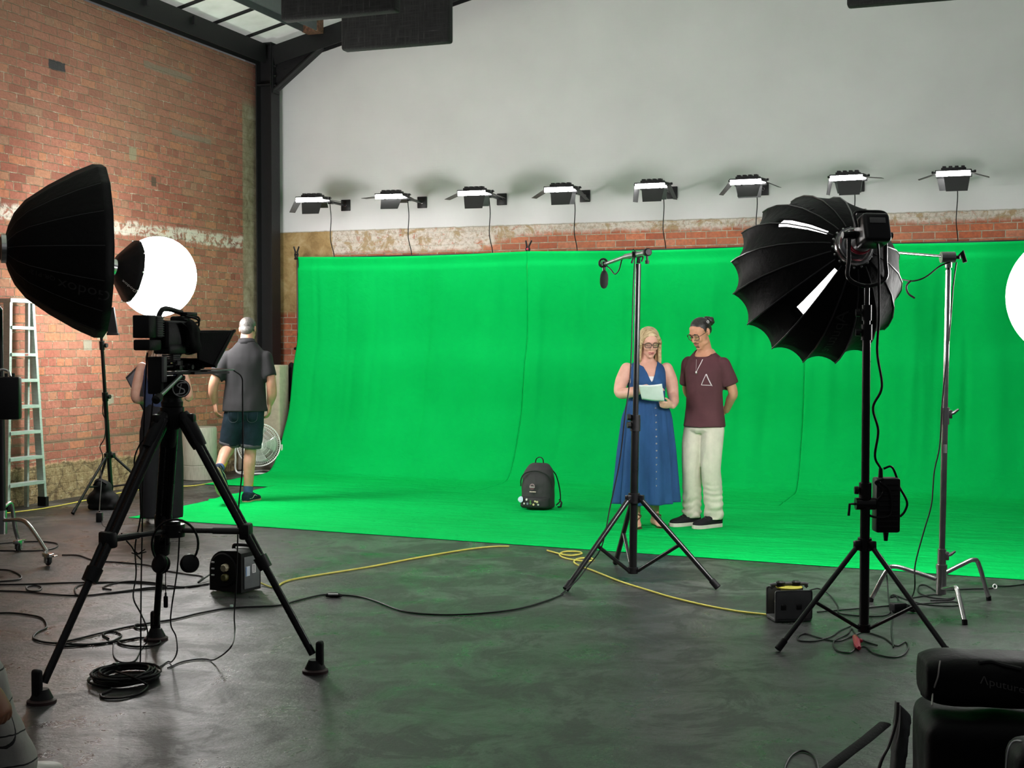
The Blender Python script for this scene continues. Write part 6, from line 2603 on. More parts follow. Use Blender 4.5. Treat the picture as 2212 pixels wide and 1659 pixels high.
g = NG('lens_glass')
f = g.noise(g.obj(), 5)
tr = g.n('ShaderNodeBsdfTransparent')
tr.inputs[0].default_value = (.96, .97, .97, 1)
gs = g.n('ShaderNodeBsdfGlossy')
gs.inputs['Roughness'].default_value = .04
mx = g.n('ShaderNodeMixShader')
g.link(g.math('MULTIPLY_ADD', f, .02, .05), mx.inputs[0])
g.link(tr.outputs[0], mx.inputs[1])
g.link(gs.outputs[0], mx.inputs[2])
g.link(mx.outputs[0], g.out.inputs[0])
LENS = g.m


def headmat(pos, yaw=0.0, pitch=0.0, roll=0.0):
    return Matrix.Translation(V(pos)) @ Matrix.Rotation(math.radians(yaw), 4, 'Z') @ Matrix.Rotation(math.radians(roll), 4, 'Y') @ Matrix.Rotation(math.radians(pitch), 4, 'X')


def cut(m, test):
    """drop the faces whose centre passes test"""
    keep = []
    for f in m.f:
        c = sum((m.v[i] for i in f), V()) / len(f)
        if not test(c):
            keep.append(f)
    m.f = keep
    used = sorted({i for f in keep for i in f})
    mp = {a: b for b, a in enumerate(used)}
    m.v = [m.v[i] for i in used]
    m.f = [tuple(mp[i] for i in f) for f in keep]
    # smooth the raw edge
    cnt = {}
    for f in m.f:
        for a, b in zip(f, f[1:] + f[:1]):
            k = (min(a, b), max(a, b))
            cnt[k] = cnt.get(k, 0) + 1
    nb = {}
    for (a, b), c in cnt.items():
        if c == 1:
            nb.setdefault(a, []).append(b)
            nb.setdefault(b, []).append(a)
    for _ in range(10):
        new = {a: m.v[a] * 0.4 + sum((m.v[b] for b in q), V()) * (0.6 / len(q)) for a, q in nb.items() if len(q) == 2}
        for a, p in new.items():
            m.v[a] = p
    return m


def folds(amp, sx, sz, seed=0.0, zf=None):
    def fn(c, n):
        a = amp * (zf(c) if zf else 1.0)
        return a * (noise.noise(V((c.x * sx + seed, c.y * sx, c.z * sz))) + 0.5 * noise.noise(V((c.x * sx * 2.3, c.y * sx * 2.3 + seed, c.z * sz * 2.1))))
    return fn


VOX = 0.0062

# ---- man in the maroon T-shirt
base = F(1521, 1143)
base.z = 0.019
root = thing('person', 'person with tied back black hair, maroon T-shirt and cream trousers, hands behind the back', 'person', base, math.radians(-40))
TR = [(0.80, .11, .085, 0, .0), (0.90, .150, .105, 0, .0), (1.0, .145, .10, 0, 0), (1.10, .138, .095, 0, -.005), (1.22, .148, .10, 0, -.01), (1.32, .160, .105, 0, -.005), (1.395, .150, .09, 0, .005), (1.445, .105, .07, 0, .012), (1.49, .066, .06, 0, .012)]
HM = headmat((0.0, -.070, 1.622), -12, 28, 0)
m = MB()
torso(m, TR)
limb(m, [(0, .012, 1.44), (0, -.008, 1.50), (0, -.04, 1.57)], [.064, .059, .058])
head(m, HM, 1.02)
LEGS = [((-.088, 0, .88), (-.10, -.035, .50), (-.115, .0, .115), (-.42, -.90, 0)), ((.088, 0, .88), (.085, -.035, .50), (.085, .02, .115), (-.30, -.95, 0))]
for hp_, kn, an, fd in LEGS:
    limb(m, [hp_, kn, V(kn).lerp(V(an), .35) + V((0, .012, 0)), an, V(an) - V((0, 0, .05))], [.082, .055, .052, .037, .036])
    foot(m, V(an) - V((0, 0, .0)) + V((0, 0, -.008)), fd)
ARMS = [((-.165, .01, 1.375), (-.222, .085, 1.13), (-.10, .185, .975), 1), ((.165, .01, 1.375), (.222, .085, 1.13), (.10, .185, .975), -1)]
for sh_, el, wr, sd in ARMS:
    limb(m, [sh_, V(sh_).lerp(V(el), .5), el, V(el).lerp(V(wr), .4), wr], [.050, .045, .040, .039, .027])
hand(m, (-.09, .19, .975), (.9, .05, -.3), (0, -1, 0), 1, (.3, .4, .3))
hand(m, (.09, .20, .985), (-.9, .12, -.25), (0, -1, 0), -1, (.4, .5, .4))
m.remesh(VOX, 2)
m.build('body', skin('skin_tan', (.58, .30, .19)), root, world=False, smooth=180)
# T-shirt
m = MB()
torso(m, [(0.825, .184, .146, 0, 0), (0.90, .176, .136, 0, 0), (1.0, .163, .122, 0, -.004), (1.10, .158, .117, 0, -.008), (1.22, .164, .12, 0, -.012), (1.32, .174, .122, 0, -.006), (1.385, .165, .106, 0, .003), (1.425, .140, .092, 0, .008), (1.46, .100, .080, 0, .012), (1.488, .074, .068, 0, .012)])
for sh_, el, wr, sd in ARMS:
    a, b = V(sh_), V(el)
    limb(m, [a + (b - a) * .03, a.lerp(b, .35), a.lerp(b, .68)], [.058, .064, .070])
m.remesh(.0085, 6).displace(folds(.013, 6, 4, 3.0))
cut(m, lambda c: (c.z > 1.425 and (c.x ** 2 + (c.y + .02) ** 2) ** .5 < .082) or c.z < .842)
for el_i, (sh_, el, wr, sd) in enumerate(ARMS):
    a, b = V(sh_), V(el)
    q = (b - a).normalized()
    lim = (b - a).length * .72
    cut(m, lambda c: lim < (c - a).dot(q) < lim + .10 and (c - a - q * (c - a).dot(q)).length < .078 and c.x * a.x > 0 and abs(c.x) > .172)
tb = m.bvh()
ts = m.build('t_shirt', cloth('maroon_jersey', (.092, .035, .042), .12, .3, 12), root, world=False, smooth=180)
solid(ts, .004)


def on_shirt(x, z, off=.003, bv=None):
    h_ = (bv or tb).ray_cast(V((x, -1, z)), V((0, 1, 0)))
    return h_[0] + h_[1].normalized() * off if h_[0] else V((x, -.13, z))


PWH = mat('white_print', (.62, .56, .58), .7)
m = MB()
tri_ = [(.083, 1.285), (.045, 1.195), (.118, 1.192)]
for k in range(3):
    a, b = tri_[k], tri_[(k + 1) % 3]
    m.tube([on_shirt(lerp(a[0], b[0], t), lerp(a[1], b[1], t), .0015) for t in np.linspace(0, 1, 12)], .0028, 6)
m.tube([on_shirt(lerp(.087, .123, t), lerp(1.285, 1.186, t), .0015) for t in np.linspace(0, 1, 12)], .0022, 6)
m.build('triangle_print', PWH, root, world=False)
m = MB()
m.tube([on_shirt(x, z, .004) for x, z in ((.036, 1.405), (.026, 1.37), (.014, 1.335), (.004, 1.305))], .0028, 6)
m.tube([on_shirt(x, z, .004) for x, z in ((-.022, 1.403), (-.012, 1.36), (-.002, 1.305))], .0014, 6)
m.ell(on_shirt(.001, 1.297, .006), (.008, .005, .012))
m.build('necklace', mat('silver', (.75, .72, .70), .3, .8), root, world=False)
# trousers
m = MB()
torso(m, [(0.79, .10, .09, 0, 0), (.82, .156, .118, 0, 0), (.86, .152, .110, 0, 0), (.90, .143, .100, 0, 0)])
for hp_, kn, an, fd in LEGS:
    h0, k0, a0 = V(hp_), V(kn), V(an)
    limb(m, [h0 + V((0, 0, -.055)), h0.lerp(k0, .5), k0, k0.lerp(a0, .5), a0 + V((0, -.005, .03)), a0 + V((0, -.01, -.035))], [.094, .092, .084, .080, .076, .072], 20)


def ankle_folds(c, n):
    k = max(0.0, min(1.0, (.42 - c.z) / .3))
    return folds(.012, 8, 2.4, 11)(c, n) + k * .006 * math.sin(c.z * 80 + 14 * noise.noise(V((c.x * 7, c.y * 7, c.z * 3)))) + k * .012 * noise.noise(V((c.x * 10, c.y * 10, c.z * 22)))


m.remesh(.0095, 3).displace(ankle_folds)
cut(m, lambda c: c.z < .075)
tr_ = m.build('trousers', cloth('cream_linen', (.64, .60, .50), .10, .55, 20), root, world=False, smooth=180)
solid(tr_, .004)
# shoes
for hp_, kn, an, fd in LEGS:
    m = MB()
    foot(m, V(an) + V((0, 0, -.008)), fd, 1.06, .005, None, ((-.066, .020, .045), (-.058, .032, .080), (-.03, .038, .092), (.02, .037, .094), (.07, .042, .074), (.12, .046, .055), (.165, .044, .045), (.19, .032, .038), (.203, .014, .026)))
    m.remesh(.006, 2)
    sh_o = m.build('shoe', cloth('black_suede', (.012, .012, .014), .2, .2, 60), root, world=False, smooth=180)
    m = MB()
    sole(m, V(an) + V((0, 0, -.012)), fd, 1.08, .005, .030)
    m.build('sole', mat('off_white_rubber', (.60, .57, .50), .6), sh_o, world=False, smooth=30)
    m = MB()
    d = V(fd).normalized()
    w_ = d.cross(V((0, 0, 1)))
    for k in range(4):
        c = V(an) + V((0, 0, -.002 - .009 * k)) + d * (.050 + .018 * k)
        m.tube([c - w_ * .022, c + V((0, 0, .006)), c + w_ * .022], .003, 6)
    m.tube(spline([V(an) + d * .05 + V((0, 0, .004)), V(an) + d * .07 + w_ * .03 + V((0, 0, .0)), V(an) + d * .06 + w_ * .04 + V((0, 0, -.02))], 4), .0025, 6)
    m.build('laces', mat('grey_lace', (.05, .048, .045), .7), sh_o, world=False)
# hair, bun, glasses
HB = hairm('black_hair', (.006, .005, .005), (.030, .026, .024), (60, 8, 60))
m = MB()
m.ell((0, .026, .052), (.079, .094, .077), rotm('X', -14), 28, 16)
m.ell((0, .062, .012), (.068, .048, .062))
for e in (-1, 1):
    m.ell((e * .069, .004, .036), (.010, .020, .034))
m.remesh(.006, 3)
MB().merge(m, HM).build('hair', HB, root, world=False, smooth=180)
m = MB()
for k in range(9):
    a = k * 2.4
    m.ell((.026 * math.cos(a), .134 + .014 * math.sin(a * 1.7), .046 + .028 * math.sin(a)), (.022, .020, .022))
m.ell((0, .132, .046), (.034, .030, .036))
m.ell((0.0, .105, .045), (.02, .03, .02))
m.remesh(.005, 2)
MB().merge(m, HM).build('hair_bun', HB, root, world=False, smooth=180)
m = MB()
m.torus((.073, .055, .078), (1, .1, .3), .010, .0025, 16, 6)
MB().merge(m, HM).build('hair_clip', WHITEP, root, world=False)
face(root, HM, (.36, .14, .10), (.02, .015, .012))
m = MB()
m.ell((0, -.0835, -.085), (.022, .006, .016))
m.tube(spline([(-.03, -.082, -.052), (-.012, -.0905, -.047), (.012, -.0905, -.047), (.03, -.082, -.052)], 4), .0035, 6)
MB().merge(m, HM).build('stubble', mat('stubble', (.16, .085, .055), .8), root, world=False, smooth=180)
glasses(root, HM, mat('dark_frame', (.035, .012, .012), .35), .030, .024, .0024)

# ---- woman in the denim dress
base = F(1396, 1141)
base.z = 0.019
root = thing('person', 'person with shoulder length blond hair and long blue denim dress reading a sheet of paper', 'person', base, math.radians(6))
TW = [(0.72, .12, .10, 0, 0), (.84, .165, .12, 0, 0), (.93, .160, .115, 0, 0), (1.03, .138, .10, 0, -.005), (1.13, .142, .105, 0, -.012), (1.22, .150, .118, 0, -.018), (1.29, .148, .105, 0, -.010), (1.345, .134, .082, 0, .004), (1.38, .090, .065, 0, .012), (1.42, .056, .052, 0, .012)]
HM = headmat((.012, -.045, 1.540), 2, 18, -2)
m = MB()
torso(m, TW)
limb(m, [(0, .014, 1.37), (0.003, -.004, 1.43), (.006, -.025, 1.49)], [.060, .053, .053])
head(m, HM, .97, .96)
for e in (-1, 1):
    m.ell((e * .068, -.085, 1.20), (.062, .055, .06))
    limb(m, [(e * .085, .01, .80), (e * .085, -.015, .45), (e * .08 - .01, .03, .33), (e * .08, .02, .10), (e * .08, .02, .06)], [.09, .055, .050, .034, .034])
    foot(m, (e * .08, .02, .085), (e * .18, -1, 0), .92, -.002)
    for k in range(5):
        d = V((e * .18, -1, 0)).normalized()
        w_ = d.cross(V((0, 0, 1))) * e
        c = V((e * .08, .02, 0)) + d * (.162 - k * .012) - w_ * (.027 - k * .0145)
        m.tube([c + V((0, 0, .016)), c + d * .022 + V((0, 0, .014)), c + d * .034 + V((0, 0, .010))], [.0105 - .001 * k, .0105 - .001 * k, .007 - .0005 * k], 8)
RA = [(-.168, .006, 1.322), (-.214, -.005, 1.22), (-.232, -.035, 1.125), (-.16, -.17, 1.135), (-.055, -.25, 1.175)]
limb(m, RA, [.056, .056, .047, .044, .029])
LA = [(.170, .006, 1.322), (.210, .005, 1.22), (.222, -.02, 1.105), (.205, -.12, 1.055), (.178, -.20, 1.025)]
limb(m, LA, [.056, .056, .047, .043, .029])
hand(m, RA[-1], (.92, -.25, .12), (.1, -.3, -1), 1, (.25, .35, .3), .92)
hand(m, LA[-1], (-.86, -.40, .06), (-.05, .75, .55), -1, (.45, .75, .5), .92, (.75, .45, .1), .2)
m.remesh(VOX, 2)
m.build('body', skin('skin_fair', (.70, .41, .32)), root, world=False, smooth=180)
DEN = cloth('blue_denim', (.024, .076, .20), .22, .35, 14, .3, (1, 1, .35))
m = MB()
torso(m, [(1.035, .150, .113, 0, -.005), (1.08, .150, .115, 0, -.008), (1.13, .154, .119, 0, -.014), (1.22, .163, .133, 0, -.020), (1.29, .161, .120, 0, -.010), (1.335, .152, .098, 0, .004), (1.375, .118, .080, 0, .012), (1.392, .08, .06, 0, .014)])
for e in (-1, 1):
    m.ell((e * .068, -.088, 1.20), (.070, .063, .068))
m.remesh(.009, 4).displace(folds(.006, 9, 5, 6.0))


def vneck(c):
    hw = max(0.0, (c.z - 1.205)) * .40
    return (abs(c.x - .012) < hw and c.y < .02) or (c.z > 1.350 and abs(c.x) < .072) or (abs(c.x) > .148 and c.z > 1.20) or c.z < 1.04


full = MB().merge(m)
cut(m, vneck)
wb = m.bvh()
o = m.build('dress_bodice', DEN, root, world=False, smooth=180)
solid(o, .005)
m = MB()
torso(m, [(1.12, .147, .111, 0, -.013), (1.22, .156, .125, 0, -.019), (1.30, .154, .112, 0, -.010), (1.35, .12, .09, 0, 0)])
for e in (-1, 1):
    m.ell((e * .066, -.086, 1.20), (.066, .059, .064))
m.remesh(.009, 3)
cut(m, lambda c: c.z > 1.262 or c.y > -.03)
m.build('camisole', mat('white_jersey', (.80, .80, .80), .8), root, world=False, smooth=180)


def skirt(i, j):
    a = 2 * PI * i
    z = lerp(1.075, .205, j)
    rx = interp([(0, .152), (.06, .172), (.15, .192), (.5, .226), (1, .258)], j)
    ry = interp([(0, .115), (.06, .14), (.15, .165), (.5, .19), (1, .215)], j)
    am = min(1, j * 5) * (.022 + .030 * j)
    fo = math.cos(13 * a + 2.0 * math.sin(2 * a)) * .6 + math.cos(7 * a + 1.3) * .5 + (math.cos(34 * a) * .5 * math.exp(-j * 9))
    k = 1 + am / rx * fo
    return V((rx * k * math.cos(a), ry * k * math.sin(a) - .006 + .02 * j, z + .012 * math.sin(a + .6) * j))


m = MB().grid(skirt, 150, 60)
sb_ = m.bvh()
o = m.build('dress_skirt', DEN, root, world=False, smooth=180)
solid(o, .005)
m = MB()
m.tube([on_shirt(.028 + .0 * z, z, .001, sb_) for z in np.linspace(1.05, .215, 40)], .004, 6)
m.tube([on_shirt(.060, z, .001, sb_) for z in np.linspace(1.05, .215, 40)], .003, 6)
m.build('placket', cloth('dark_denim', (.018, .055, .15), .2, .3, 14), root, world=False)
for z in np.linspace(1.0, .36, 12):
    m = MB()
    c = on_shirt(.044, z, .002, sb_)
    m.cyl(c, c + V((0, -.005, 0)), .007, n=12)
    m.build('button', mat('horn_button', (.24, .22, .22), .4), root, world=False)
# sandals
LEA = mat('brown_leather', (.10, .045, .02), .6)
for e in (-1, 1):
    d = (e * .18, -1, 0)
    m = MB()
    sole(m, (e * .08, .02, .074), d, .93, .002, .012)
    so = m.build('sandal', LEA, root, world=False, smooth=30)
    dd = V(d).normalized()
    w_ = dd.cross(V((0, 0, 1)))
    m = MB()
    b = V((e * .08, .02, 0))
    m.tube(spline([b + dd * .13 + V((0, 0, .035)), b + dd * .09 + w_ * .01 + V((0, 0, .062)), b + dd * .03 + w_ * .038 + V((0, 0, .085)), b - dd * .04 + w_ * .02 + V((0, 0, .10)), b - dd * .04 - w_ * .02 + V((0, 0, .10)), b + dd * .03 - w_ * .038 + V((0, 0, .085)),
                   b + dd * .09 - w_ * .01 + V((0, 0, .062)), b + dd * .13 + V((0, 0, .035))], 5), .004, 6)
    m.tube(spline([b + dd * .035 - w_ * .04 + V((0, 0, .09)), b + dd * .045 + V((0, 0, .105)), b + dd * .035 + w_ * .04 + V((0, 0, .09))], 5), .0045, 6)
    m.build('strap', LEA, so, world=False)
# hair
HBL = hairm('blond_hair', (.24, .15, .065), (.68, .53, .31), (16, 75, 4), .25)
m = MB()
m.ell((0, .028, .049), (.087, .095, .087), rotm('X', -14), 28, 16)
m.ell((0, .062, -.02), (.072, .052, .085))
rr = random.Random(3)
for e in (-1, 1):
    for k in range(9):
        t = k / 8
        y0 = lerp(-.040, .085, t)
        j1, j2 = rr.uniform(-.006, .006), rr.uniform(-.012, .012)
        ln = lerp(.25, .235, t) + rr.uniform(-.02, .015)
        sx = lerp(.060, .066, t)
        pts = [V((.012, y0 * .9, .098 - .25 * y0 * y0)), V((e * .045, y0 + .006, .082)), V((e * (.079 + j1), y0 + .010, .035)), V((e * (.084 + j1), y0 + .018, -.045)),
               V((e * (sx + .022 + j2), y0 + .012, -.045 - (ln - .045) * .55)), V((e * (sx + .012 + j2), y0 - .002, -.045 - (ln - .045)))]
        if k == 0:
            pts[0] = V((.02, -.040, .095))
            pts[1] = V((e * .046, -.050, .080))
            pts[2] = V((e * .076, -.040, .035))
        m.tube(spline(pts, 4), [.008] + [.0115] * 5 + [.015] * 3 + [.018] * 5 + [.017] * 4 + [.012, .009, .006], 10)
for k in range(7):
    x = lerp(-.06, .06, k / 6)
    m.tube(spline([(x * .6, .07, .10), (x, .108, .03), (x * 1.1, .105, -.08), (x * 1.2, .085, -.19 + rr.uniform(-.02, .01))], 5), [.02] * 12 + [.016, .012, .009, .006], 10)
m.remesh(.0055, 9).displace(lambda c, n: (.0006 if c.z > .03 else .0030) * noise.noise(V((c.x * 25, c.y * 95, c.z * 6))))
MB().merge(m, HM).build('hair', HBL, root, world=False, smooth=180)
face(root, HM, (.46, .16, .14), (.22, .13, .07), .97, True)
glasses(root, HM, mat('black_frame', (.010, .008, .010), .3), .0265, .0195, .0027, .97)
# the sheet of paper
pq = [(1379.5, 831.5, 10.93), (1430, 829, 10.93), (1435.5, 866.5, 11.03), (1386.5, 862.5, 11.03)]
pc_ = [P(*q) for q in pq]
pt_ = thing('sheet_of_paper', 'white sheet of paper held in both hands by the person in blue', 'paper', (pc_[0] + pc_[2]) / 2)
m = MB().grid(lambda i, j: (pc_[0].lerp(pc_[1], i)).lerp(pc_[3].lerp(pc_[2], i), j) + V((0, -.012 * math.sin(PI * i) * (1 - .3 * j), -.006 * math.sin(PI * i))), 14, 8)
o = m.build('sheet', mat('paper_white', (.78, .80, .80), .7, var=.04), pt_, smooth=180)
solid(o, .0012)

# ---- man walking away
base = F(531, 1086)
base.z = .019
root = thing('person', 'person with short grey hair walking away in charcoal polo shirt and denim shorts', 'person', base, math.radians(180))
TM_ = [(.82, .11, .09, 0, 0), (.92, .165, .118, 0, 0), (1.02, .158, .115, 0, -.01), (1.12, .155, .112, 0, -.015), (1.24, .165, .115, 0, -.01), (1.36, .176, .112, -.008, .0), (1.435, .165, .095, -.012, .012), (1.495, .110, .075, -.015, .014), (1.55, .070, .062, -.018, .012)]
HM = headmat((-.022, -.045, 1.668), -3, 20, 3)
m = MB()
torso(m, TM_)
limb(m, [(-.015, .012, 1.50), (-.018, .0, 1.56), (-.02, -.02, 1.62)], [.068, .066, .064])
head(m, HM, 1.0, 1.05)
SL = ((-.085, 0, .90), (-.045, -.02, .505), (-.030, .03, .115))
BL = ((.088, .01, .90), (.165, -.03, .53), (.185, .335, .345))
limb(m, [SL[0], SL[1], V(SL[1]).lerp(V(SL[2]), .35) + V((0, .016, 0)), SL[2], V(SL[2]) - V((0, 0, .05))], [.09, .058, .060, .041, .040])
limb(m, [BL[0], BL[1], V(BL[1]).lerp(V(BL[2]), .4) + V((0, .015, .018)), BL[2]], [.09, .058, .060, .041])
SFD, BFD = V((-.22, -1, 0)), V((-.22, -.42, -.95))
BUP = V((-.05, -.95, .42))
foot(m, V(SL[2]) - V((0, 0, .03)), SFD)
foot(m, V(BL[2]) + V((0, 0, -.01)), BFD, 1.0, 0, BUP)
LA = [(.170, .006, 1.405), (.238, .03, 1.29), (.290, .055, 1.165), (.305, .03, 1.06), (.298, -.01, .965)]
RA = [(-.192, .006, 1.405), (-.235, .02, 1.29), (-.262, .04, 1.165), (-.262, .01, 1.04), (-.235, -.04, .955)]
for A in (LA, RA):
    limb(m, A, [.050, .052, .048, .048, .032])
hand(m, LA[-1], (-.12, .02, -1), (-.55, -.3, 0), -1, (.30, .40, .35), 1.04)
hand(m, RA[-1], (.10, .0, -1), (.75, -.1, 0), 1, (.30, .45, .35), 1.04)
m.remesh(VOX, 2)
m.build('body', skin('skin_pink', (.58, .31, .22)), root, world=False, smooth=180)
m = MB()
torso(m, [(.870, .222, .155, .004, .004), (.95, .214, .150, .004, .0), (1.02, .204, .144, .002, -.006), (1.12, .194, .138, 0, -.010), (1.24, .194, .136, -.004, -.008), (1.34, .200, .132, -.008, .0), (1.41, .202, .120, -.010, .006), (1.46, .180, .104, -.013, .010), (1.505, .130, .090, -.016, .014), (1.555, .082, .072, -.018, .012)])
for A in (LA, RA):
    a, b = V(A[0]), V(A[2])
    limb(m, [a + (b - a) * .03, a.lerp(b, .35), a.lerp(b, .74)], [.074, .074, .077])
m.remesh(.0095, 7).displace(folds(.016, 6, 2.0, 9.0))
cut(m, lambda c: c.z < .880 or (c.z > 1.522 and ((c.x + .017) ** 2 + (c.y - .012) ** 2) ** .5 < .078))
for A in (LA, RA):
    a, b = V(A[0]), V(A[2])
    q = (b - a).normalized()
    lim = (b - a).length * .78
    cut(m, lambda c: (c - a).dot(q) > lim and (c - a - q * (c - a).dot(q)).length < .085 and c.x * a.x > 0 and abs(c.x) > .222)
o = m.build('polo_shirt', cloth('charcoal_pique', (.026, .025, .027), .15, .4, 10, .4), root, world=False, smooth=180)
solid(o, .004)
m = MB()
ring1 = [V((-.017 + .083 * math.cos(a), .012 + .072 * math.sin(a) - .004, 1.522 + .012 * math.sin(a))) for a in np.linspace(0, 2 * PI, 28, endpoint=False)]
ring2 = [V((-.019 + .076 * math.cos(a), .006 + .072 * math.sin(a), 1.578 + .012 * math.sin(a))) for a in np.linspace(0, 2 * PI, 28, endpoint=False)]
ring3 = [V((-.017 + .094 * math.cos(a), .012 + .086 * math.sin(a), 1.528 + .010 * math.sin(a))) for a in np.linspace(0, 2 * PI, 28, endpoint=False)]
m.loft([ring1, ring2, [p + V((0, 0, .003)) for p in ring2], ring3], caps=False)
o = m.build('collar', cloth('charcoal_rib', (.020, .019, .021), .15, .3, 20), root, world=False, smooth=180)
solid(o, .004)
m = MB()
torso(m, [(.80, .10, .09, 0, 0), (.86, .172, .135, 0, .004), (.92, .180, .138, 0, .004), (.96, .176, .132, 0, .0)])
for L_ in (SL, BL):
    a, b = V(L_[0]), V(L_[1])
    limb(m, [a, a.lerp(b, .45), a.lerp(b, .92)], [.104, .106, .101], 20)
m.ell((.08, .06, .86), (.085, .075, .10))
m.ell((-.08, .06, .86), (.085, .075, .10))
m.remesh(.0095, 3).displace(folds(.008, 9, 8, 2.0))
for L_ in (SL, BL):
    a, b = V(L_[0]), V(L_[1])
    q = (b - a).normalized()
    lim = (b - a).length * .94
    cut(m, lambda c: (c - a).dot(q) > lim and (c - b).length < .2)
o = m.build('shorts', cloth('dark_denim_shorts', (.010, .022, .034), .35, .4, 16, .4), root, world=False, smooth=180)
solid(o, .004)
for L_ in (SL, BL):
    a, b = V(L_[0]), V(L_[1])
    q = (b - a).normalized()
    m = MB()
    m.tube([a.lerp(b, .86), a.lerp(b, .88), a.lerp(b, .95), a.lerp(b, .965)], [.097, .105, .104, .096], 28)
    m.build('turn_up', cloth('grey_denim_cuff', (.075, .078, .085), .2, .3, 30), root, world=False, smooth=60)
for sx in (-1, 1):
    m = MB()
    m.tube(spline([(sx * .045, .135, .885), (sx * .048, .138, .80), (sx * .09, .137, .775), (sx * .135, .126, .80), (sx * .135, .118, .885), (sx * .045, .135, .885)], 4), .002, 5)
    m.build('pocket_stitching', mat('pale_thread', (.015, .026, .037), .7), root, world=False)
SOCK = cloth('yellow_sock', (.62, .42, .03), .12, .3, 40)
SOCK2 = cloth('blue_sock', (.06, .10, .22), .12, .3, 40)
for L_, fd, up in ((SL, SFD, None), (BL, BFD, BUP)):
    k0, a0 = V(L_[1]), V(L_[2])
    q = (a0 - k0).normalized()
    m = MB()
    m.tube([a0 - q * .125, a0 - q * .08, a0 - q * .03], [.050, .048, .046], 20)
    s_ = m.build('sock', SOCK, root, world=False, smooth=60)
    m = MB()
    m.tube([a0 - q * .032, a0 + q * .005, a0 + q * .035], [.0465, .047, .046], 20)
    m.build('sock_heel', SOCK2, s_, world=False, smooth=60)
    an = a0 - V((0, 0, .03)) if L_ is SL else a0 + V((0, 0, -.01))
    m = MB()
    foot(m, an, fd, 1.10, .006, up, ((-.066, .022, .050), (-.058, .034, .085), (-.03, .040, .096), (.02, .038, .096), (.07, .043, .076), (.12, .047, .058), (.165, .045, .048), (.19, .034, .040), (.203, .015, .028)))
    m.remesh(.006, 2)
    so = m.build('shoe', cloth('navy_mesh', (.012, .022, .040), .3, .3, 60), root, world=False, smooth=180)
    m = MB()
    sole(m, an - (up.normalized() if up else V((0, 0, 1))) * .006, fd, 1.13, .005, .034, up)
    m.build('sole', mat('gum_rubber', (.42, .30, .17), .6, var=.3, scale=60), so, world=False, smooth=30)
    d = V(fd).normalized()
    u = V(up) if up else V((0, 0, 1))
    u = (u - d * u.dot(d)).normalized()
    w_ = d.cross(u)
    m = MB()
    ub = an - u * .10
    for e in (-1, 1):
        m.tube(spline([ub - d * .06 + w_ * .043 * e + u * .045, ub + w_ * .047 * e + u * .050, ub + d * .05 + w_ * .049 * e + u * .072, ub + d * .12 + w_ * .050 * e + u * .045, ub + d * .18 + w_ * .040 * e + u * .040], 5), .0035, 6)
    for k in range(7):
        c = ub + d * (-.045 + k * .035) - u * .003
        if up:
            m.tube([c - w_ * .036, c - u * .004, c + w_ * .036], .006, 6)
    m.build('sole_trim', mat('cream_trim', (.60, .55, .44), .6), so, world=False)
HG = hairm('grey_hair', (.04, .034, .030), (.15, .135, .125), (150, 150, 40))
m = MB()
m.ell((0, .024, .044), (.0785, .094, .0815), rotm('X', -8), 28, 16)
m.ell((0, .062, -.012), (.064, .046, .058))
for e in (-1, 1):
    m.ell((e * .066, .02, .012), (.010, .026, .034))
m.remesh(.006, 3).displace(lambda c, n: .002 * noise.noise(c * 130))
MB().merge(m, HM).build('hair', HG, root, world=False, smooth=180)

# ---- assistant hidden behind the camera
base = F(350, 1129)
root = thing('person', 'person with long brown hair in navy top standing behind the video camera tripod', 'person', base, math.radians(180 + 14))
TA = [(.74, .11, .09, 0, 0), (.86, .155, .112, 0, 0), (.95, .148, .108, 0, 0), (1.04, .125, .093, 0, 0), (1.14, .132, .096, 0, -.008), (1.24, .140, .10, 0, -.01), (1.32, .138, .092, 0, 0), (1.37, .12, .075, 0, .008), (1.405, .075, .06, 0, .01), (1.44, .052, .05, 0, .01)]
HM = headmat((0, -.03, 1.575), 8, 14, 0)
m = MB()
torso(m, TA)
limb(m, [(0, .012, 1.40), (0, .0, 1.46), (0, -.015, 1.53)], [.056, .050, .050])
head(m, HM, .96, .94)
for e in (-1, 1):
    limb(m, [(e * .085, 0, .82), (e * .085, -.01, .46), (e * .08, .01, .12), (e * .08, .01, .06)], [.085, .05, .034, .034])
    foot(m, (e * .08, .01, .085), (e * .1, -1, 0), .92)
LA = [(.158, .006, 1.35), (.195, .02, 1.22), (.215, .015, 1.09), (.16, -.11, 1.06), (.08, -.20, 1.05)]
RA = [(-.158, .006, 1.35), (-.205, .02, 1.22), (-.235, .015, 1.09), (-.20, -.11, 1.13), (-.13, -.19, 1.16)]
for A in (LA, RA):
    limb(m, A, [.046, .043, .037, .034, .025])
hand(m, LA[-1], (-.9, -.3, .1), (-.1, .3, 1), -1, (.3, .4, .3), .9)
hand(m, RA[-1], (.8, -.4, .1), (0, -.2, -1), 1, (.3, .4, .3), .9)
m.remesh(VOX, 2)
m.build('body', skin('skin_light', (.60, .34, .26)), root, world=False, smooth=180)
m = MB()
torso(m, [(1.0, .146, .112, 0, 0), (1.04, .142, .110, 0, 0), (1.14, .146, .110, 0, -.008), (1.24, .152, .113, 0, -.01), (1.32, .150, .105, 0, 0), (1.37, .132, .088, 0, .008), (1.40, .09, .07, 0, .01)])
m.remesh(.0095, 4).displace(folds(.007, 8, 4, 5))
cut(m, lambda c: c.z < 1.005 or (c.z > 1.385 and abs(c.x) < .07))
o = m.build('sleeveless_top', cloth('navy_satin', (.028, .040, .085), .15, .3, 10), root, world=False, smooth=180)
solid(o, .004)
m = MB()
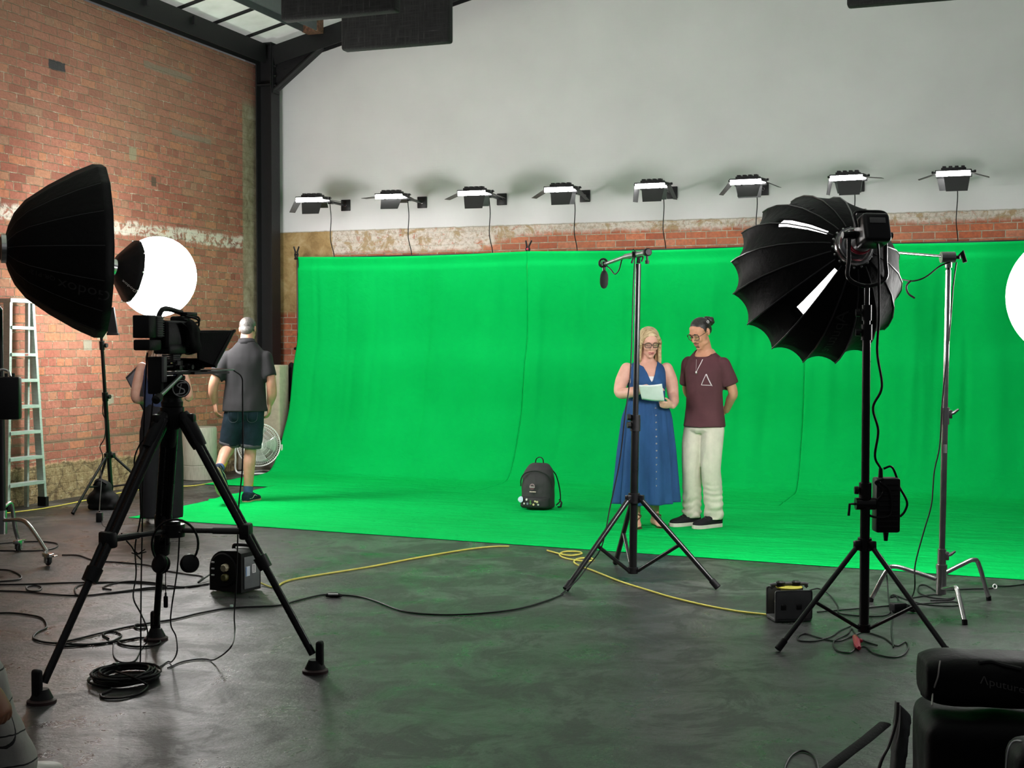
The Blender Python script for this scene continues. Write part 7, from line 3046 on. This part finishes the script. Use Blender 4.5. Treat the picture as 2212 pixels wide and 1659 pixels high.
torso(m, [(.72, .10, .09, 0, 0), (.80, .165, .125, 0, 0), (.88, .168, .124, 0, 0), (.98, .150, .112, 0, 0), (1.04, .134, .104, 0, 0)])
for e in (-1, 1):
    limb(m, [(e * .085, 0, .80), (e * .090, -.005, .46), (e * .088, .01, .12), (e * .088, .01, .055)], [.092, .092, .092, .090], 20)
m.remesh(.010, 3).displace(folds(.010, 8, 1.5, 4))
cut(m, lambda c: c.z < .05)
o = m.build('trousers', cloth('black_crepe', (.012, .012, .014), .2, .3, 12), root, world=False, smooth=180)
solid(o, .004)
for e in (-1, 1):
    m = MB()
    foot(m, (e * .08, .01, .083), (e * .1, -1, 0), 1.02, .005)
    m.remesh(.007, 2)
    so = m.build('shoe', mat('white_leather', (.70, .66, .62), .5), root, world=False, smooth=180)
m = MB()
m.ell((0, .028, .045), (.079, .090, .080), rotm('X', -10), 24, 14)
for k in range(15):
    a = lerp(-.15, PI + .15, k / 14)
    x, y = .074 * math.cos(a), .075 * math.sin(a)
    ln = .36 + rr.uniform(-.05, .03)
    if k in (1, 2, 3, 4):
        m.tube(spline([(x, y + .05, -.06), (x * 1.3 + .03, y * .7 + .07, -.16), (.125 - .012 * k, .055, -.26), (.14 - .012 * k, .06, -.36 + .02 * k)], 4), [.02] * 7 + [.018, .016, .014, .011, .009, .006], 9)
    m.tube(spline([(x * .3, y * .4 + .02, .112), (x, y + .02, .03), (x * 1.08, y + .045, -.10), (x * 1.25 + .02, y * .8 + .06, -.22), (x * 1.35 + .03, y * .7 + .07, -ln)], 4), [.02] * 9 + [.018] * 4 + [.014, .012, .009, .006], 9)
m.remesh(.0065, 2).displace(lambda c, n: .003 * noise.noise(V((c.x * 80, c.y * 80, c.z * 7))))
MB().merge(m, HM).build('hair', hairm('brown_hair', (.05, .022, .012), (.17, .085, .045), (60, 60, 4)), root, world=False, smooth=180)
face(root, HM, (.45, .17, .14), (.06, .03, .02), .96, False, False)
# laptop under the arm
lp_ = [P(272, 815, 11.42), P(306, 781, 11.40), P(330, 905, 11.50), P(300, 872, 11.50)]
LP = thing('laptop', 'dark laptop held against the side of the person in the navy top', 'laptop', (lp_[0] + lp_[2]) / 2)
q = [P(272, 815, 11.78), P(303, 784, 11.72), P(346, 852, 11.80), P(312, 890, 11.86)]
n_ = (q[1] - q[0]).cross(q[3] - q[0]).normalized()
m = MB()
m.hexa([p - n_ * .008 for p in q] + [p + n_ * .008 for p in q])
m.build('casing', mat('dark_grey_case', (.05, .05, .055), .4), LP, smooth=0)
c = sum(q, V()) / 4
m = MB()
m.hexa([c + (p - c) * .9 - n_ * .0095 for p in q] + [c + (p - c) * .9 - n_ * .008 for p in q])
m.hexa([c + (p - c) * .9 + n_ * .008 for p in q] + [c + (p - c) * .9 + n_ * .0095 for p in q])
m.build('panel', mat('grey_panel', (.22, .22, .25), .4), LP, smooth=0)

# ---- person seated at the lower left edge
KN = V((-1.80, 4.42, .475))
AN = V((-1.73, 4.60, .11))
PV = V((-2.20, 4.12, .52))
base = V((PV.x, PV.y, 0))
fdir = V((KN.x - PV.x, KN.y - PV.y, 0)).normalized()
rz = math.atan2(fdir.y, fdir.x) + PI / 2
root = thing('person', 'person seated at the lower left edge in cream checked trousers, hand by the knee', 'person', base, rz)
inv = root.matrix_basis.inverted()


def lo(p):
    return inv @ V(p)


KN2 = KN + V((-fdir.y, fdir.x, 0)) * .30
AN2 = AN + V((-fdir.y, fdir.x, 0)) * .30 - fdir * .05
m = MB()
TS = [(.50, .16, .12, 0, .0), (.60, .165, .12, 0, .0), (.72, .15, .11, 0, -.02), (.86, .16, .115, 0, -.05), (.97, .165, .11, 0, -.07), (1.04, .13, .085, 0, -.08), (1.08, .065, .06, 0, -.085)]
torso(m, TS)
HM = headmat((0, -.15, 1.235), 0, 12, 0)
limb(m, [(0, -.085, 1.05), (0, -.105, 1.12), (0, -.13, 1.18)], [.062, .057, .056])
head(m, HM)
kl, al, k2, a2 = lo(KN), lo(AN), lo(KN2), lo(AN2)
for hx_, k_, a_ in ((-.09, kl, al), (.09, k2, a2)):
    limb(m, [V((hx_, 0, .52)), k_, k_.lerp(a_, .4), a_], [.085, .060, .052, .038])
    foot(m, a_ + V((0, 0, -.008)), inv.to_3x3() @ V((.36, .93, 0)))
WR = lo(V((-1.672, 4.27, .45)))
RA = [(-.17, -.07, .99), (-.22, -.06, .84), (-.235, -.10, .72), WR.lerp(V((-.235, -.10, .72)), .45), WR]
limb(m, RA, [.05, .045, .040, .039, .028])
hand(m, WR, lo(V((-1.62, 4.28, .34))) - WR, inv.to_3x3() @ V((-.9, .3, -.3)), 1, (.6, .9, .6), 1.05, (.9, .12, .35), .3)
LA = [(.17, -.07, .99), (.24, -.06, .84), (.25, -.12, .72), (.18, -.25, .66), (.12, -.34, .62)]
limb(m, LA, [.05, .045, .040, .039, .028])
hand(m, LA[-1], (-.1, -1, -.1), (0, 0, -1), -1)
m.remesh(VOX, 2)
m.build('body', skin('skin_brown', (.30, .13, .07)), root, world=False, smooth=180)
g = NG('checked_cotton')
co = g.obj()
sp = g.n('ShaderNodeSeparateXYZ')
nv = g.n('ShaderNodeVectorMath', operation='MULTIPLY_ADD')
g.link(g.noise(co, 9, 3, col=True), nv.inputs[0])
nv.inputs[1].default_value = (.02, .02, .02)
g.link(co, nv.inputs[2])
g.link(nv.outputs[0], sp.inputs[0])
l1 = g.math('LESS_THAN', g.math('FRACT', g.math('MULTIPLY', sp.outputs[2], 8.5)), .05)
l2 = g.math('LESS_THAN', g.math('FRACT', g.math('MULTIPLY', sp.outputs[0], 9.0)), .03)
g.bsdf(g.mix(g.math('MAXIMUM', l1, l2), (.46, .45, .41), (.05, .05, .05)), .8, 0, g.bump(g.noise(co, 22, 4), .4, .008), .2)
m = MB()
torso(m, [(.44, .165, .14, 0, .01), (.52, .185, .15, 0, .01), (.64, .178, .135, 0, 0)])
for hx_, k_, a_ in ((-.09, kl, al), (.09, k2, a2)):
    limb(m, [V((hx_, 0, .52)), V((hx_, 0, .52)).lerp(k_, .5), k_, k_.lerp(a_, .5), a_ + V((0, 0, -.01))], [.10, .095, .082, .080, .085], 20)
m.remesh(.0095, 3).displace(folds(.010, 8, 6, 8))
cut(m, lambda c: c.z < .055)
o = m.build('trousers', g.m, root, world=False, smooth=180)
solid(o, .004)
m = MB()
torso(m, [(.60, .185, .14, 0, 0), (.72, .172, .13, 0, -.02), (.86, .18, .135, 0, -.05), (.97, .182, .128, 0, -.07), (1.04, .145, .10, 0, -.08), (1.07, .085, .075, 0, -.085)])
for A in (LA, RA):
    limb(m, [A[0], A[1], V(A[1]).lerp(V(A[2]), .5)], [.065, .065, .066])
m.remesh(.011, 3).displace(folds(.008, 8, 6, 1))
m.build('shirt', cloth('pale_cotton', (.50, .49, .46), .1, .3, 14), root, world=False, smooth=180)
for k_, a_ in ((kl, al), (k2, a2)):
    m = MB()
    foot(m, a_ + V((0, 0, -.008)), inv.to_3x3() @ V((.36, .93, 0)), 1.14, .008)
    m.remesh(.007, 2)
    m.build('shoe', mat('white_leather', (.70, .66, .62), .5), root, world=False, smooth=180)
m = MB()
m.ell((0, .026, .050), (.080, .095, .080), rotm('X', -12), 24, 14)
m.ell((0, .062, .0), (.068, .048, .062))
m.remesh(.007, 3)
MB().merge(m, HM).build('hair', HB, root, world=False, smooth=180)
face(root, HM, (.28, .10, .08), (.02, .015, .012))
st = thing('stool', 'low black stool under the person seated at the left edge', 'stool', base + fdir * -.02)
m = MB()
m.lathe([(.17, .38), (.185, .39), (.185, .415), (.17, .425)], base, (0, 0, 1), 32)
m.build('seat', RUBBER, st)
for k in range(4):
    a = k * PI / 2 + .4
    m = MB()
    m.tube([base + V((.13 * math.cos(a), .13 * math.sin(a), .39)), base + V((.19 * math.cos(a), .19 * math.sin(a), 0))], .013, 10)
    m.build('leg', STEEL, st)
